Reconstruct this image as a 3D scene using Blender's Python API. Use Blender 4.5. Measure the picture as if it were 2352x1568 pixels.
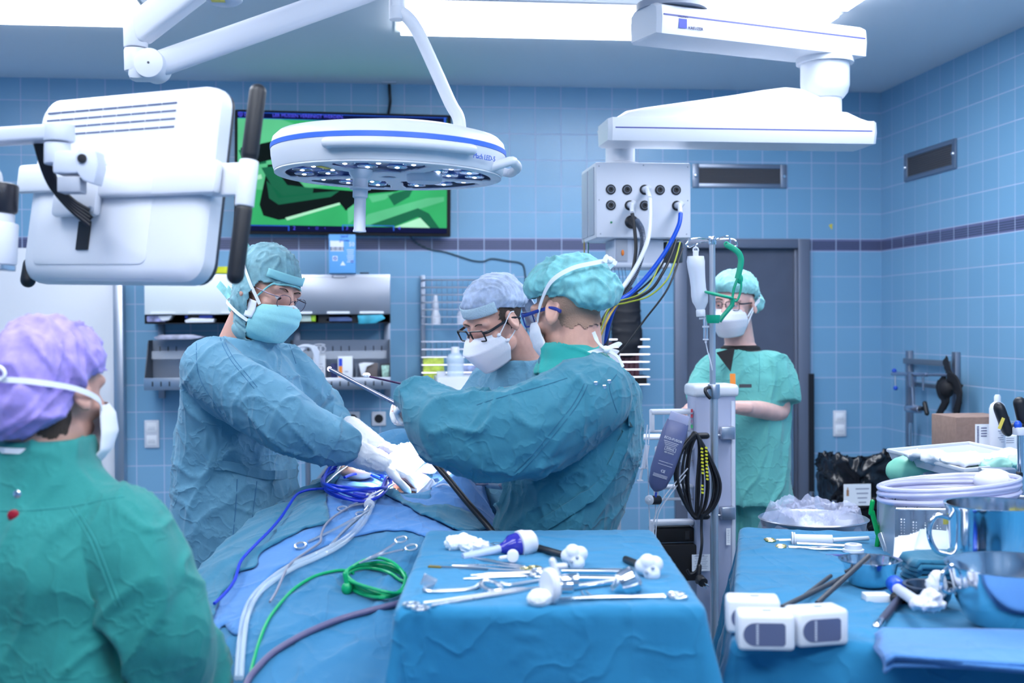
import bpy, bmesh, math, random
import numpy as np
from mathutils import Vector, Matrix, Euler, Quaternion
PI = math.pi
R = math.radians
scene = bpy.context.scene
COL = scene.collection
for o in list(bpy.data.objects): bpy.data.objects.remove(o)

# ---------------------------------------------------------------- camera
CAM = Vector((0, 0, 1.57))
YAW, PITCH, ROLL = R(6.57), R(0.75), 0.0056
FPX = 2744.0
_r0 = Vector((math.cos(YAW), -math.sin(YAW), 0))
_f = Vector((math.sin(YAW)*math.cos(PITCH), math.cos(YAW)*math.cos(PITCH), -math.sin(PITCH)))
_u0 = _r0.cross(_f)
_r = _r0*math.cos(ROLL) - _u0*math.sin(ROLL)
_u = _u0*math.cos(ROLL) + _r0*math.sin(ROLL)
cd = bpy.data.cameras.new('camera'); cam = bpy.data.objects.new('camera', cd); COL.objects.link(cam)
cam.matrix_world = Matrix(((_r.x, _u.x, -_f.x, CAM.x), (_r.y, _u.y, -_f.y, CAM.y), (_r.z, _u.z, -_f.z, CAM.z), (0, 0, 0, 1)))
cd.sensor_width = 36; cd.lens = FPX/2352*36
cd.clip_start = 0.05
cd.dof.use_dof = True; cd.dof.focus_distance = 3.5; cd.dof.aperture_fstop = 3.2
scene.camera = cam

# ---------------------------------------------------------------- world, exposure
w = bpy.data.worlds.new('world'); scene.world = w; w.use_nodes = True
w.node_tree.nodes['Background'].inputs[0].default_value = (0.35, 0.6, 1, 1)
w.node_tree.nodes['Background'].inputs[1].default_value = 0.15
scene.view_settings.view_transform = 'Standard'; scene.view_settings.look = 'None'
scene.view_settings.exposure = 0.74; scene.view_settings.gamma = 1
scene.view_settings.use_curve_mapping = False
TINT = (0.87, 0.92, 1.0)
PANEL_STRENGTH = 7.5
WALL_Y, WALL_X, CEIL = 7.0, 3.08, 2.98

# room-lighting panels set in the ceiling: (x0, x1, y0, y1)
PANELS = [(-2.4, -1.03, 5.12, 5.68), (0.135, 2.09, 5.2, 5.72), (1.42, 2.09, 2.9, 5.1), (-1.7, -1.05, 2.2, 4.6),
          (-1.2, 0.1, -0.4, 0.3), (0.7, 2.1, -0.4, 0.3), (-1.3, 0.0, 1.1, 1.8), (0.6, 2.0, 1.1, 1.8)]  # last pair is unseen, added to brighten surfaces facing the camera
# light of the surgical lamp (housing is built further down)
def lamp_spot(name, loc, target, power, angle, size, col=(0.92, 0.95, 1)):
    l = bpy.data.lights.new(name, 'SPOT'); l.energy = power; l.spot_size = angle; l.spot_blend = 0.6
    l.shadow_soft_size = size; l.color = col
    o = bpy.data.objects.new(name, l); COL.objects.link(o); o.location = loc
    o.rotation_euler = (Vector(target)-Vector(loc)).to_track_quat('-Z', 'Y').to_euler()
    return o

# ---------------------------------------------------------------- photo geometry helpers
def ray(x, y): return _f + _r*((x-1176)/FPX) + _u*((784-y)/FPX)
def P(x, y, d): return CAM + ray(x, y)*d
def PY(x, y, Y):
    k = ray(x, y); return CAM + k*((Y-CAM.y)/k.y)
def PZ(x, y, z):
    k = ray(x, y); return CAM + k*((z-CAM.z)/k.z)
def PX(x, y, X):
    k = ray(x, y); return CAM + k*((X-CAM.x)/k.x)
def proj(p):
    q = Vector(p)-CAM; z = q.dot(_f)
    return (1176+FPX*q.dot(_r)/z, 784-FPX*q.dot(_u)/z, z)

# ---------------------------------------------------------------- noise (numpy)
def _hash(ix, iy, iz):
    n = (ix*374761393 + iy*668265263 + iz*2147483647 + 1013904223) & 0xffffffff
    n = ((n ^ (n >> 13))*1274126177) & 0xffffffff
    n = ((n ^ (n >> 16))*2246822519) & 0xffffffff
    return ((n ^ (n >> 15)) & 0xffff)/32767.5 - 1
def vnoise(p):
    p = np.asarray(p, float); i = np.floor(p).astype(np.int64); f = p-i
    f = f*f*f*(f*(f*6-15)+10)
    out = 0
    for dx in (0, 1):
        for dy in (0, 1):
            for dz in (0, 1):
                wgt = (f[:, 0] if dx else 1-f[:, 0])*(f[:, 1] if dy else 1-f[:, 1])*(f[:, 2] if dz else 1-f[:, 2])
                out = out + wgt*_hash(i[:, 0]+dx, i[:, 1]+dy, i[:, 2]+dz)
    return out
def fbm(p, o=3):
    p = np.asarray(p, float); s = 0; a = 1
    for k in range(o): s = s + a*vnoise(p*(2**k)+k*17.3); a *= .5
    return s
def ridge(p, sharp=2.0):
    return (1-np.minimum(np.abs(vnoise(p)*1.9), 1))**sharp
def sstep(a, b, x):
    t = np.clip((x-a)/(b-a), 0, 1); return t*t*(3-2*t)

# ---------------------------------------------------------------- materials
MATS = {}
def mat(name, col, rough=0.5, metal=0.0, bump=0, bscale=60, var=0, vscale=8, emit=0, alpha=1, trans=0, sheen=0, sss=0, coat=0, stretch=None, ior=None):
    if name in MATS: return MATS[name]
    m = bpy.data.materials.new(name); m.use_nodes = True; nt = m.node_tree; b = nt.nodes['Principled BSDF']
    b.inputs['Base Color'].default_value = (*col, 1); b.inputs['Roughness'].default_value = rough
    b.inputs['Metallic'].default_value = metal
    if ior: b.inputs['IOR'].default_value = ior
    if alpha < 1: b.inputs['Alpha'].default_value = alpha
    if trans: b.inputs['Transmission Weight'].default_value = trans
    if sheen: b.inputs['Sheen Weight'].default_value = sheen
    if coat: b.inputs['Coat Weight'].default_value = coat; b.inputs['Coat Roughness'].default_value = .1
    if sss:
        b.inputs['Subsurface Weight'].default_value = sss; b.inputs['Subsurface Radius'].default_value = (.012, .005, .003)
    if emit:
        b.inputs['Emission Color'].default_value = (*col, 1); b.inputs['Emission Strength'].default_value = emit
    tc = nt.nodes.new('ShaderNodeTexCoord'); src = tc.outputs['Object']
    if stretch:
        mp = nt.nodes.new('ShaderNodeMapping'); mp.inputs['Scale'].default_value = stretch
        nt.links.new(src, mp.inputs[0]); src = mp.outputs[0]
    if bump:
        n = nt.nodes.new('ShaderNodeTexNoise'); n.inputs['Scale'].default_value = bscale; n.inputs['Detail'].default_value = 4
        bp = nt.nodes.new('ShaderNodeBump'); bp.inputs['Strength'].default_value = bump; bp.inputs['Distance'].default_value = 0.004
        nt.links.new(src, n.inputs['Vector']); nt.links.new(n.outputs['Fac'], bp.inputs['Height'])
        nt.links.new(bp.outputs[0], b.inputs['Normal'])
    n2 = nt.nodes.new('ShaderNodeTexNoise'); n2.inputs['Scale'].default_value = vscale; n2.inputs['Detail'].default_value = 3
    nt.links.new(src, n2.inputs['Vector'])
    if var:
        mx = nt.nodes.new('ShaderNodeMix'); mx.data_type = 'RGBA'
        mr = nt.nodes.new('ShaderNodeMapRange'); mr.inputs[1].default_value = .3; mr.inputs[2].default_value = .7
        nt.links.new(n2.outputs['Fac'], mr.inputs[0]); nt.links.new(mr.outputs[0], mx.inputs[0])
        mx.inputs[6].default_value = (*[c*(1-var) for c in col], 1)
        mx.inputs[7].default_value = (*[min(1, c*(1+var)) for c in col], 1)
        nt.links.new(mx.outputs[2], b.inputs['Base Color'])
    else:
        mr = nt.nodes.new('ShaderNodeMapRange'); mr.inputs[3].default_value = max(0, rough-.04); mr.inputs[4].default_value = min(1, rough+.04)
        nt.links.new(n2.outputs['Fac'], mr.inputs[0]); nt.links.new(mr.outputs[0], b.inputs['Roughness'])
    MATS[name] = m
    return m
def nt_of(m): return m.node_tree, m.node_tree.nodes['Principled BSDF']
def math_node(nt, op, a, b=None, c=None):
    n = nt.nodes.new('ShaderNodeMath'); n.operation = op
    for i, v in enumerate((a, b, c)):
        if v is None: continue
        if isinstance(v, (int, float)): n.inputs[i].default_value = v
        else: nt.links.new(v, n.inputs[i])
    return n.outputs[0]

# ---------------------------------------------------------------- mesh builder
def catmull(pts, res=8, closed=False):
    pts = [Vector(p) for p in pts]; n = len(pts)
    if n < 3 and not closed: return pts
    out = []
    rng = range(n if closed else n-1)
    for i in rng:
        if closed: p0, p1, p2, p3 = pts[(i-1) % n], pts[i], pts[(i+1) % n], pts[(i+2) % n]
        else: p0, p1, p2, p3 = pts[max(i-1, 0)], pts[i], pts[i+1], pts[min(i+2, n-1)]
        for k in range(res):
            t = k/res
            out.append(.5*((2*p1)+(p2-p0)*t+(2*p0-5*p1+4*p2-p3)*t*t+(3*p1-p0-3*p2+p3)*t*t*t))
    if not closed: out.append(pts[-1])
    return out
def frame(p0, p1, up=Vector((0, 0, 1))):
    z = (Vector(p1)-Vector(p0)).normalized()
    if abs(z.dot(up)) > .98: up = Vector((0, 1, 0))
    x = up.cross(z).normalized(); y = z.cross(x)
    return Matrix(((x.x, y.x, z.x, p0[0]), (x.y, y.y, z.y, p0[1]), (x.z, y.z, z.z, p0[2]), (0, 0, 0, 1)))
def mtx(loc=(0, 0, 0), rot=(0, 0, 0), scale=1):
    return Matrix.Translation(loc) @ Euler(rot).to_matrix().to_4x4() @ Matrix.Scale(scale, 4)
ROOTM = {}
class MB:
    def __init__(s, M=None): s.bm = bmesh.new(); s.M = M if M is not None else Matrix()
    def mark(s, i):
        k = getattr(s, '_mk', 0); s.bm.faces.ensure_lookup_table()
        for f in s.bm.faces[k:]: f.material_index = i
        s._mk = len(s.bm.faces); return s
    def box(s, c, size, rot=(0, 0, 0), bev=0, seg=2, M=None):
        t = bmesh.new(); bmesh.ops.create_cube(t, size=1)
        for v in t.verts: v.co = Vector((v.co.x*size[0], v.co.y*size[1], v.co.z*size[2]))
        if bev: bmesh.ops.bevel(t, geom=t.edges[:], offset=min(bev, min(size)*.49), segments=seg, profile=.5, affect='EDGES')
        s._merge(t, (M or Matrix()) @ mtx(c, rot)); return s
    def _merge(s, t, M):
        T = s.M @ M; mp = {}
        for v in t.verts: mp[v] = s.bm.verts.new(T @ v.co)
        for f in t.faces:
            try: s.bm.faces.new([mp[v] for v in f.verts])
            except ValueError: pass
        t.free()
    def boxw(s, lo, hi, bev=0):
        c = [(a+b)/2 for a, b in zip(lo, hi)]; return s.box(c, [abs(b-a) for a, b in zip(lo, hi)], bev=bev)
    def ringloft(s, rings, closed=True, cap=True, loop=False):
        vr = [[s.bm.verts.new(s.M @ Vector(p)) for p in r] for r in rings]
        n = len(vr[0]); m = len(vr)
        for i in range(m if loop else m-1):
            a, b = vr[i], vr[(i+1) % m]
            for j in range(n if closed else n-1):
                k = (j+1) % n
                try: s.bm.faces.new((a[j], a[k], b[k], b[j]))
                except ValueError: pass
        if cap and closed and not loop:
            s.bm.faces.new(list(reversed(vr[0]))); s.bm.faces.new(vr[-1])
        return s
    def cyl(s, p0, p1, r0, r1=None, n=20, bev=0):
        r1 = r0 if r1 is None else r1; F = frame(p0, p1); L = (Vector(p1)-Vector(p0)).length
        prof = [(r0, 0), (r1, L)]
        if bev: prof = [(r0-bev, 0), (r0-bev*.3, bev*.3), (r0, bev), (r1, L-bev), (r1-bev*.3, L-bev*.3), (r1-bev, L)]
        return s.lathe(prof, F, n)
    def lathe(s, prof, F=None, n=24, ex=1.0, cap=True):
        F = F or Matrix()
        rings = [[F @ Vector((max(r, 1e-4)*math.cos(2*PI*j/n), ex*max(r, 1e-4)*math.sin(2*PI*j/n), z)) for j in range(n)] for r, z in prof]
        return s.ringloft(rings, cap=cap)
    def tube(s, pts, r, n=8, res=6, closed=False, spline=True, rr=None, flat=1.0, up=(0, 0, 1)):
        P_ = catmull(pts, res, closed) if spline else [Vector(p) for p in pts]
        m = len(P_); rings = []
        nrm = None
        for i, p in enumerate(P_):
            if closed: t = P_[(i+1) % m]-P_[i-1]
            else: t = P_[min(i+1, m-1)]-P_[max(i-1, 0)]
            if t.length < 1e-9: t = Vector((0, 0, 1))
            t.normalize()
            if nrm is None:
                a = Vector(up); a = a if abs(t.dot(a)) < .95 else Vector((0, 1, .1))
                nrm = (a - t*a.dot(t)).normalized()
            else:
                nrm = nrm - t*nrm.dot(t)
                nrm = nrm.normalized() if nrm.length > 1e-6 else t.orthogonal().normalized()
            b = t.cross(nrm)
            if rr is not None:
                q = i/(m-1)*(len(rr)-1); k = min(int(q), len(rr)-2); rad = rr[k]*(1-(q-k))+rr[k+1]*(q-k)
            else: rad = r
            rings.append([p + (b*math.cos(2*PI*j/n) + nrm*flat*math.sin(2*PI*j/n))*rad for j in range(n)])
        return s.ringloft(rings, cap=not closed, loop=closed)
    def capsule(s, p0, p1, r0, r1=None, n=16, ex=(1, 1)):
        r1 = r0 if r1 is None else r1; F = frame(p0, p1); L = (Vector(p1)-Vector(p0)).length
        rings = []
        for k in range(1, 5): a = k*PI/10; rings.append((r0*math.sin(a), -r0*math.cos(a)))
        rings += [(r0, 0), (r1, L)]
        for k in range(1, 5): a = PI/2+k*PI/10; rings.append((r1*math.sin(a), L-r1*math.cos(a)))
        return s.ringloft([[F @ Vector((ex[0]*r*math.cos(2*PI*j/n), ex[1]*r*math.sin(2*PI*j/n), z)) for j in range(n)] for r, z in rings])
    def sph(s, c, r, rot=(0, 0, 0), n=20, M=None):
        if isinstance(r, (int, float)): r = (r, r, r)
        F = (M or Matrix()) @ mtx(c, rot); m = max(8, n//2)
        rings = [[F @ Vector((r[0]*math.sin(a)*math.cos(2*PI*j/n), r[1]*math.sin(a)*math.sin(2*PI*j/n), -r[2]*math.cos(a))) for j in range(n)]
                 for a in [PI*(k+.5)/(m+.5) if k < m else PI*.995 for k in range(m+1)]]
        return s.ringloft(rings)
    def prism(s, poly, depth, F=None, bev=0):
        t = bmesh.new(); vs = [t.verts.new((x, y, -depth/2)) for x, y in poly]
        f = t.faces.new(vs); r = bmesh.ops.extrude_face_region(t, geom=[f])
        for g in r['geom']:
            if isinstance(g, bmesh.types.BMVert): g.co.z += depth
        bmesh.ops.recalc_face_normals(t, faces=t.faces[:])
        if bev: bmesh.ops.bevel(t, geom=[e for e in t.edges if len(e.link_faces) == 2 and e.calc_face_angle() > .5], offset=bev, segments=2, profile=.5, affect='EDGES')
        s._merge(t, F or Matrix()); return s
    def torus(s, c, R_, r, rot=(0, 0, 0), a0=0, a1=2*PI, n=28, m=8, ex=1.0, M=None):
        F = (M or Matrix()) @ mtx(c, rot); full = abs(a1-a0-2*PI) < 1e-6
        k = n if full else n+1; rings = []
        for i in range(k):
            a = a0+(a1-a0)*i/n; d = Vector((math.cos(a), ex*math.sin(a), 0))
            rings.append([F @ (d*R_ + d.normalized()*r*math.cos(2*PI*j/m) + Vector((0, 0, r*math.sin(2*PI*j/m)))) for j in range(m)])
        return s.ringloft(rings, cap=not full, loop=full)
    def grid(s, fn, nu, nv, keep=None):
        vs = [[s.bm.verts.new(s.M @ Vector(fn(i/nu, j/nv))) for j in range(nv+1)] for i in range(nu+1)]
        for i in range(nu):
            for j in range(nv):
                if keep and not keep((i+.5)/nu, (j+.5)/nv): continue
                s.bm.faces.new((vs[i][j], vs[i+1][j], vs[i+1][j+1], vs[i][j+1]))
        if keep:
            lone = [v for v in s.bm.verts if not v.link_faces]
            for v in lone: s.bm.verts.remove(v)
        return s
    def ribbon(s, pts, width, thick=.0012, side=(0, 0, 1), res=6, spline=True):
        P_ = catmull(pts, res) if spline else [Vector(p) for p in pts]; m = len(P_); rings = []
        sd = Vector(side)
        for i, p in enumerate(P_):
            t = (P_[min(i+1, m-1)]-P_[max(i-1, 0)]).normalized()
            a = (sd - t*sd.dot(t)); a = a.normalized() if a.length > 1e-4 else t.orthogonal().normalized()
            b = t.cross(a)
            rings.append([p+a*width/2+b*thick/2, p-a*width/2+b*thick/2, p-a*width/2-b*thick/2, p+a*width/2-b*thick/2])
        return s.ringloft(rings)
    def to_mesh(s, name, inv):
        bmesh.ops.recalc_face_normals(s.bm, faces=s.bm.faces[:])
        me = bpy.data.meshes.new(name); s.bm.to_mesh(me); s.bm.free(); me.transform(inv)
        return me
    def build(s, name, m, parent=None, solid=0, sub=0, angle=38, normals=True):
        if parent is not None: inv = ROOTM[parent.name].inverted(); RM = ROOTM[parent.name]
        else: RM = base_matrix([v.co for v in s.bm.verts]); inv = RM.inverted()
        me = s.to_mesh(name, inv)
        return link_mesh(name, me, m, parent, RM, solid, sub, angle)
def base_matrix(cs):
    xs = [c.x for c in cs]; ys = [c.y for c in cs]; zs = [c.z for c in cs]
    return Matrix.Translation(((min(xs)+max(xs))/2, (min(ys)+max(ys))/2, min(zs)))
def link_mesh(name, me, m, parent, RM, solid=0, sub=0, angle=38):
    me.shade_smooth()
    if angle: me.set_sharp_from_angle(angle=R(angle))
    o = bpy.data.objects.new(name, me); COL.objects.link(o)
    if m:
        idx = [p.material_index for p in me.polygons] if isinstance(m, (list, tuple)) else None
        me.materials.clear()
        for q in (m if idx is not None else [m]): me.materials.append(q)
        if idx is not None: me.polygons.foreach_set('material_index', idx)
    if parent is not None: o.parent = parent; ROOTM[o.name] = RM
    else: o.matrix_world = RM; ROOTM[o.name] = RM
    if sub:
        d = o.modifiers.new('sub', 'SUBSURF'); d.levels = sub; d.render_levels = sub
    if solid:
        d = o.modifiers.new('solid', 'SOLIDIFY'); d.thickness = solid; d.offset = 0
    return o
def thing(name, label, cat, loc, rotz=0, group=None, M=None):
    o = bpy.data.objects.new(name, None); COL.objects.link(o); o.empty_display_size = .05
    RM = M if M is not None else Matrix.Translation(loc) @ Matrix.Rotation(rotz, 4, 'Z')
    o.matrix_world = RM; ROOTM[o.name] = RM
    return tag(o, label, cat, group)
def tag(o, label=None, cat=None, group=None, kind=None):
    if label: o['label'] = label
    if cat: o['category'] = cat
    if group: o['group'] = group
    if kind: o['kind'] = kind
    return o
def struct(o): o['kind'] = 'structure'; return o
def copy_tree(root, M, label=None):
    def cp(o, parent):
        c = o.copy(); COL.objects.link(c)
        if parent is not None: c.parent = parent
        for ch in [x for x in bpy.data.objects if x.parent == o]: cp(ch, c)
        return c
    c = cp(root, None); c.matrix_world = M; ROOTM[c.name] = M
    if label: c['label'] = label
    return c
def fuse(mb, name, m, parent, voxel=.006, smooth=4, disp=None, cut=None, sharp=0, solid=0):
    """one continuous skin over overlapping closed shapes, optionally creased and trimmed"""
    bmesh.ops.recalc_face_normals(mb.bm, faces=mb.bm.faces[:])
    me = bpy.data.meshes.new('tmp'); mb.bm.to_mesh(me); mb.bm.free()
    t = bpy.data.objects.new('tmp', me); COL.objects.link(t)
    rm = t.modifiers.new('r', 'REMESH'); rm.mode = 'VOXEL'; rm.voxel_size = voxel
    if smooth:
        sm = t.modifiers.new('s', 'SMOOTH'); sm.factor = .5; sm.iterations = smooth
    dg = bpy.context.evaluated_depsgraph_get()
    out = bpy.data.meshes.new_from_object(t.evaluated_get(dg))
    bpy.data.objects.remove(t); bpy.data.meshes.remove(me)
    out.name = name
    n = len(out.vertices); co = np.empty(n*3); out.vertices.foreach_get('co', co); co = co.reshape(-1, 3)
    if disp is not None:
        nr = np.empty(n*3); out.vertices.foreach_get('normal', nr); nr = nr.reshape(-1, 3)
        co = co + nr*disp(co, nr)[:, None]
        out.vertices.foreach_set('co', co.ravel()); out.update()
    if cut is not None:
        keep = cut(co)
        b = bmesh.new(); b.from_mesh(out); b.verts.ensure_lookup_table()
        bmesh.ops.delete(b, geom=[b.verts[i] for i in np.nonzero(~keep)[0]], context='VERTS')
        b.to_mesh(out); b.free()
    RM = ROOTM[parent.name] if parent is not None else Matrix.Translation((float(co[:, 0].mean()), float(co[:, 1].mean()), float(co[:, 2].min())))
    out.transform(RM.inverted())
    return link_mesh(name, out, m, parent, RM, angle=sharp, solid=solid)
def text(s, size, F, m, parent, name='lettering', depth=.0006, align='CENTER'):
    c = bpy.data.curves.new('t', 'FONT'); c.body = s; c.size = size; c.extrude = depth; c.align_x = align; c.align_y = 'CENTER'
    c.resolution_u = 2
    t = bpy.data.objects.new('t', c); COL.objects.link(t)
    me = bpy.data.meshes.new_from_object(t.evaluated_get(bpy.context.evaluated_depsgraph_get()))
    bpy.data.objects.remove(t); bpy.data.curves.remove(c)
    me.transform(F); RM = ROOTM[parent.name]; me.transform(RM.inverted()); me.name = name
    return link_mesh(name, me, m, parent, RM, angle=30)
def face_frame(o, xdir, zdir):
    """matrix whose X runs along xdir, Z out of the surface"""
    x = Vector(xdir).normalized(); z = Vector(zdir).normalized(); y = z.cross(x).normalized(); x = y.cross(z)
    return Matrix(((x.x, y.x, z.x, o[0]), (x.y, y.y, z.y, o[1]), (x.z, y.z, z.z, o[2]), (0, 0, 0, 1)))

# ---------------------------------------------------------------- palette
WHITE = mat('white_enamel', (.72, .74, .80), .35)
WHITEP = mat('white_plastic', (.70, .72, .80), .45)
GREYP = mat('grey_plastic', (.38, .41, .48), .5)
LGREY = mat('pale_grey_plastic', (.58, .62, .72), .45)
BLACK = mat('black_rubber', (.008, .009, .014), .45)
BLACKM = mat('black_matt', (.006, .006, .009), .8)
DARK = mat('dark_grey', (.04, .045, .06), .5)
CHROME = mat('chrome', (.78, .8, .85), .12, 1.0)
STEEL = mat('brushed_steel', (.50, .53, .60), .33, 1.0, bump=.05, bscale=120)
STEELD = mat('dull_steel', (.30, .34, .42), .42, .9)
INSTR = mat('instrument_steel', (.80, .80, .84), .28, 1.0)
GOLD = mat('gold_finger_rings', (.85, .68, .30), .25, 1.0)
GREENP = mat('green_plastic', (.0, .33, .19), .4)
BLUEP = mat('blue_plastic', (.01, .08, .55), .35)
CLEAR = mat('clear_plastic', (.9, .93, 1), .12, trans=.92, ior=1.3)
FROST = mat('frosted_plastic', (.82, .85, .95), .35, trans=.35, ior=1.2)
GLASS = mat('spectacle_glass', (.95, .95, 1), .03, trans=1.0, ior=1.15)
GAUZE = mat('white_gauze', (.88, .89, .93), .95, bump=.6, bscale=160)
PAPER = mat('white_paper', (.85, .87, .92), .8)
INK = mat('dark_blue_ink', (.03, .04, .16), .7)
GREYINK = mat('grey_ink', (.25, .27, .38), .7)
SKIN = mat('skin', (.62, .34, .27), .5, sss=.12, var=.1, vscale=25, bump=.12, bscale=350)
SKIN2 = mat('pale_skin', (.72, .45, .40), .5, sss=.12, var=.08, vscale=25, bump=.1, bscale=350)
HAIR = mat('dark_hair', (.05, .03, .022), .7, bump=.6, bscale=300)
GLOVE = mat('latex_glove', (.84, .84, .86), .42, bump=.2, bscale=60)
EYE = mat('eye_white', (.75, .74, .76), .2)
IRIS = mat('dark_iris', (.03, .02, .02), .15)
def cloth(name, col, fine=.35, var=.06, cre=.36, cs=5.5, st=(1, 1, .22)):
    m = mat(name, col, .85, bump=fine, bscale=45, var=var, vscale=5, sheen=.15); nt, b = nt_of(m)
    tc = nt.nodes.new('ShaderNodeTexCoord'); last = b.inputs['Normal'].links[0].from_socket
    for k, (sc, stv, dist) in enumerate(((cs, st, .014), (cs*2.8, (1, .16, 1), .005))):
        mp = nt.nodes.new('ShaderNodeMapping'); mp.inputs['Scale'].default_value = stv; mp.inputs['Rotation'].default_value = (.5*k, .6-k*.9, .4)
        nt.links.new(tc.outputs['Object'], mp.inputs[0])
        n = nt.nodes.new('ShaderNodeTexNoise'); n.inputs['Scale'].default_value = sc; n.inputs['Detail'].default_value = 2.5; n.inputs['Distortion'].default_value = .2
        nt.links.new(mp.outputs[0], n.inputs['Vector'])
        a = math_node(nt, 'ABSOLUTE', math_node(nt, 'SUBTRACT', n.outputs['Fac'], .5)); h = math_node(nt, 'SUBTRACT', 1.0, math_node(nt, 'MINIMUM', math_node(nt, 'MULTIPLY', a, 11.0), 1.0))
        h = math_node(nt, 'POWER', h, 2.2)
        bp = nt.nodes.new('ShaderNodeBump'); bp.inputs['Strength'].default_value = cre; bp.inputs['Distance'].default_value = dist
        nt.links.new(h, bp.inputs['Height']); nt.links.new(last, bp.inputs['Normal']); last = bp.outputs[0]
    nt.links.new(last, b.inputs['Normal'])
    return m
GOWN_A = cloth('blue_gown_cotton', (.10, .27, .395))
GOWN_B = cloth('teal_gown_cotton', (.028, .18, .26))
GOWN_G = cloth('green_gown_cotton', (.012, .215, .20), cre=.25)
SCRUB = cloth('mint_scrub_cotton', (.13, .47, .44))
DRAPE = cloth('blue_drape_cotton', (.02, .165, .33), .25, cre=.35)
DRAPE_L = cloth('light_blue_drape_cotton', (.06, .21, .50), .25, cre=.25)
DRAPE_P = cloth('petrol_drape_cotton', (.018, .16, .27), .25, cre=.25)
DRAPE_T = cloth('table_drape_cotton', (.006, .18, .36), .25, cre=.38, cs=3.2)

from mathutils.bvhtree import BVHTree
def skin_of(o):
    me = o.data; M = ROOTM[o.name]
    return BVHTree.FromPolygons([M @ v.co for v in me.vertices], [tuple(p.vertices) for p in me.polygons])
def snap(bvh, x, y, off=.001):
    k = ray(x, y).normalized(); h = bvh.ray_cast(CAM, k)
    if h[0] is None: return None
    n = h[1] if h[1].dot(k) < 0 else -h[1]
    return h[0]+n*off
def seam(bvh, pts, r, m, parent, name='seam', off=.0, band=0):
    P2 = catmull([Vector((x, y, 0)) for x, y in pts], 6); L = [q for q in (snap(bvh, p.x, p.y, off) for p in P2) if q is not None]
    if len(L) < 3: return None
    b = MB()
    if band: b.ribbon(L, band, .003, side=(0, 0, 1) if abs(pts[0][0]-pts[-1][0]) > abs(pts[0][1]-pts[-1][1])*.7 else tuple(RT), spline=False)
    else: b.tube(L, r, n=6, spline=False)
    return b.build(name, m, parent)
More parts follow.
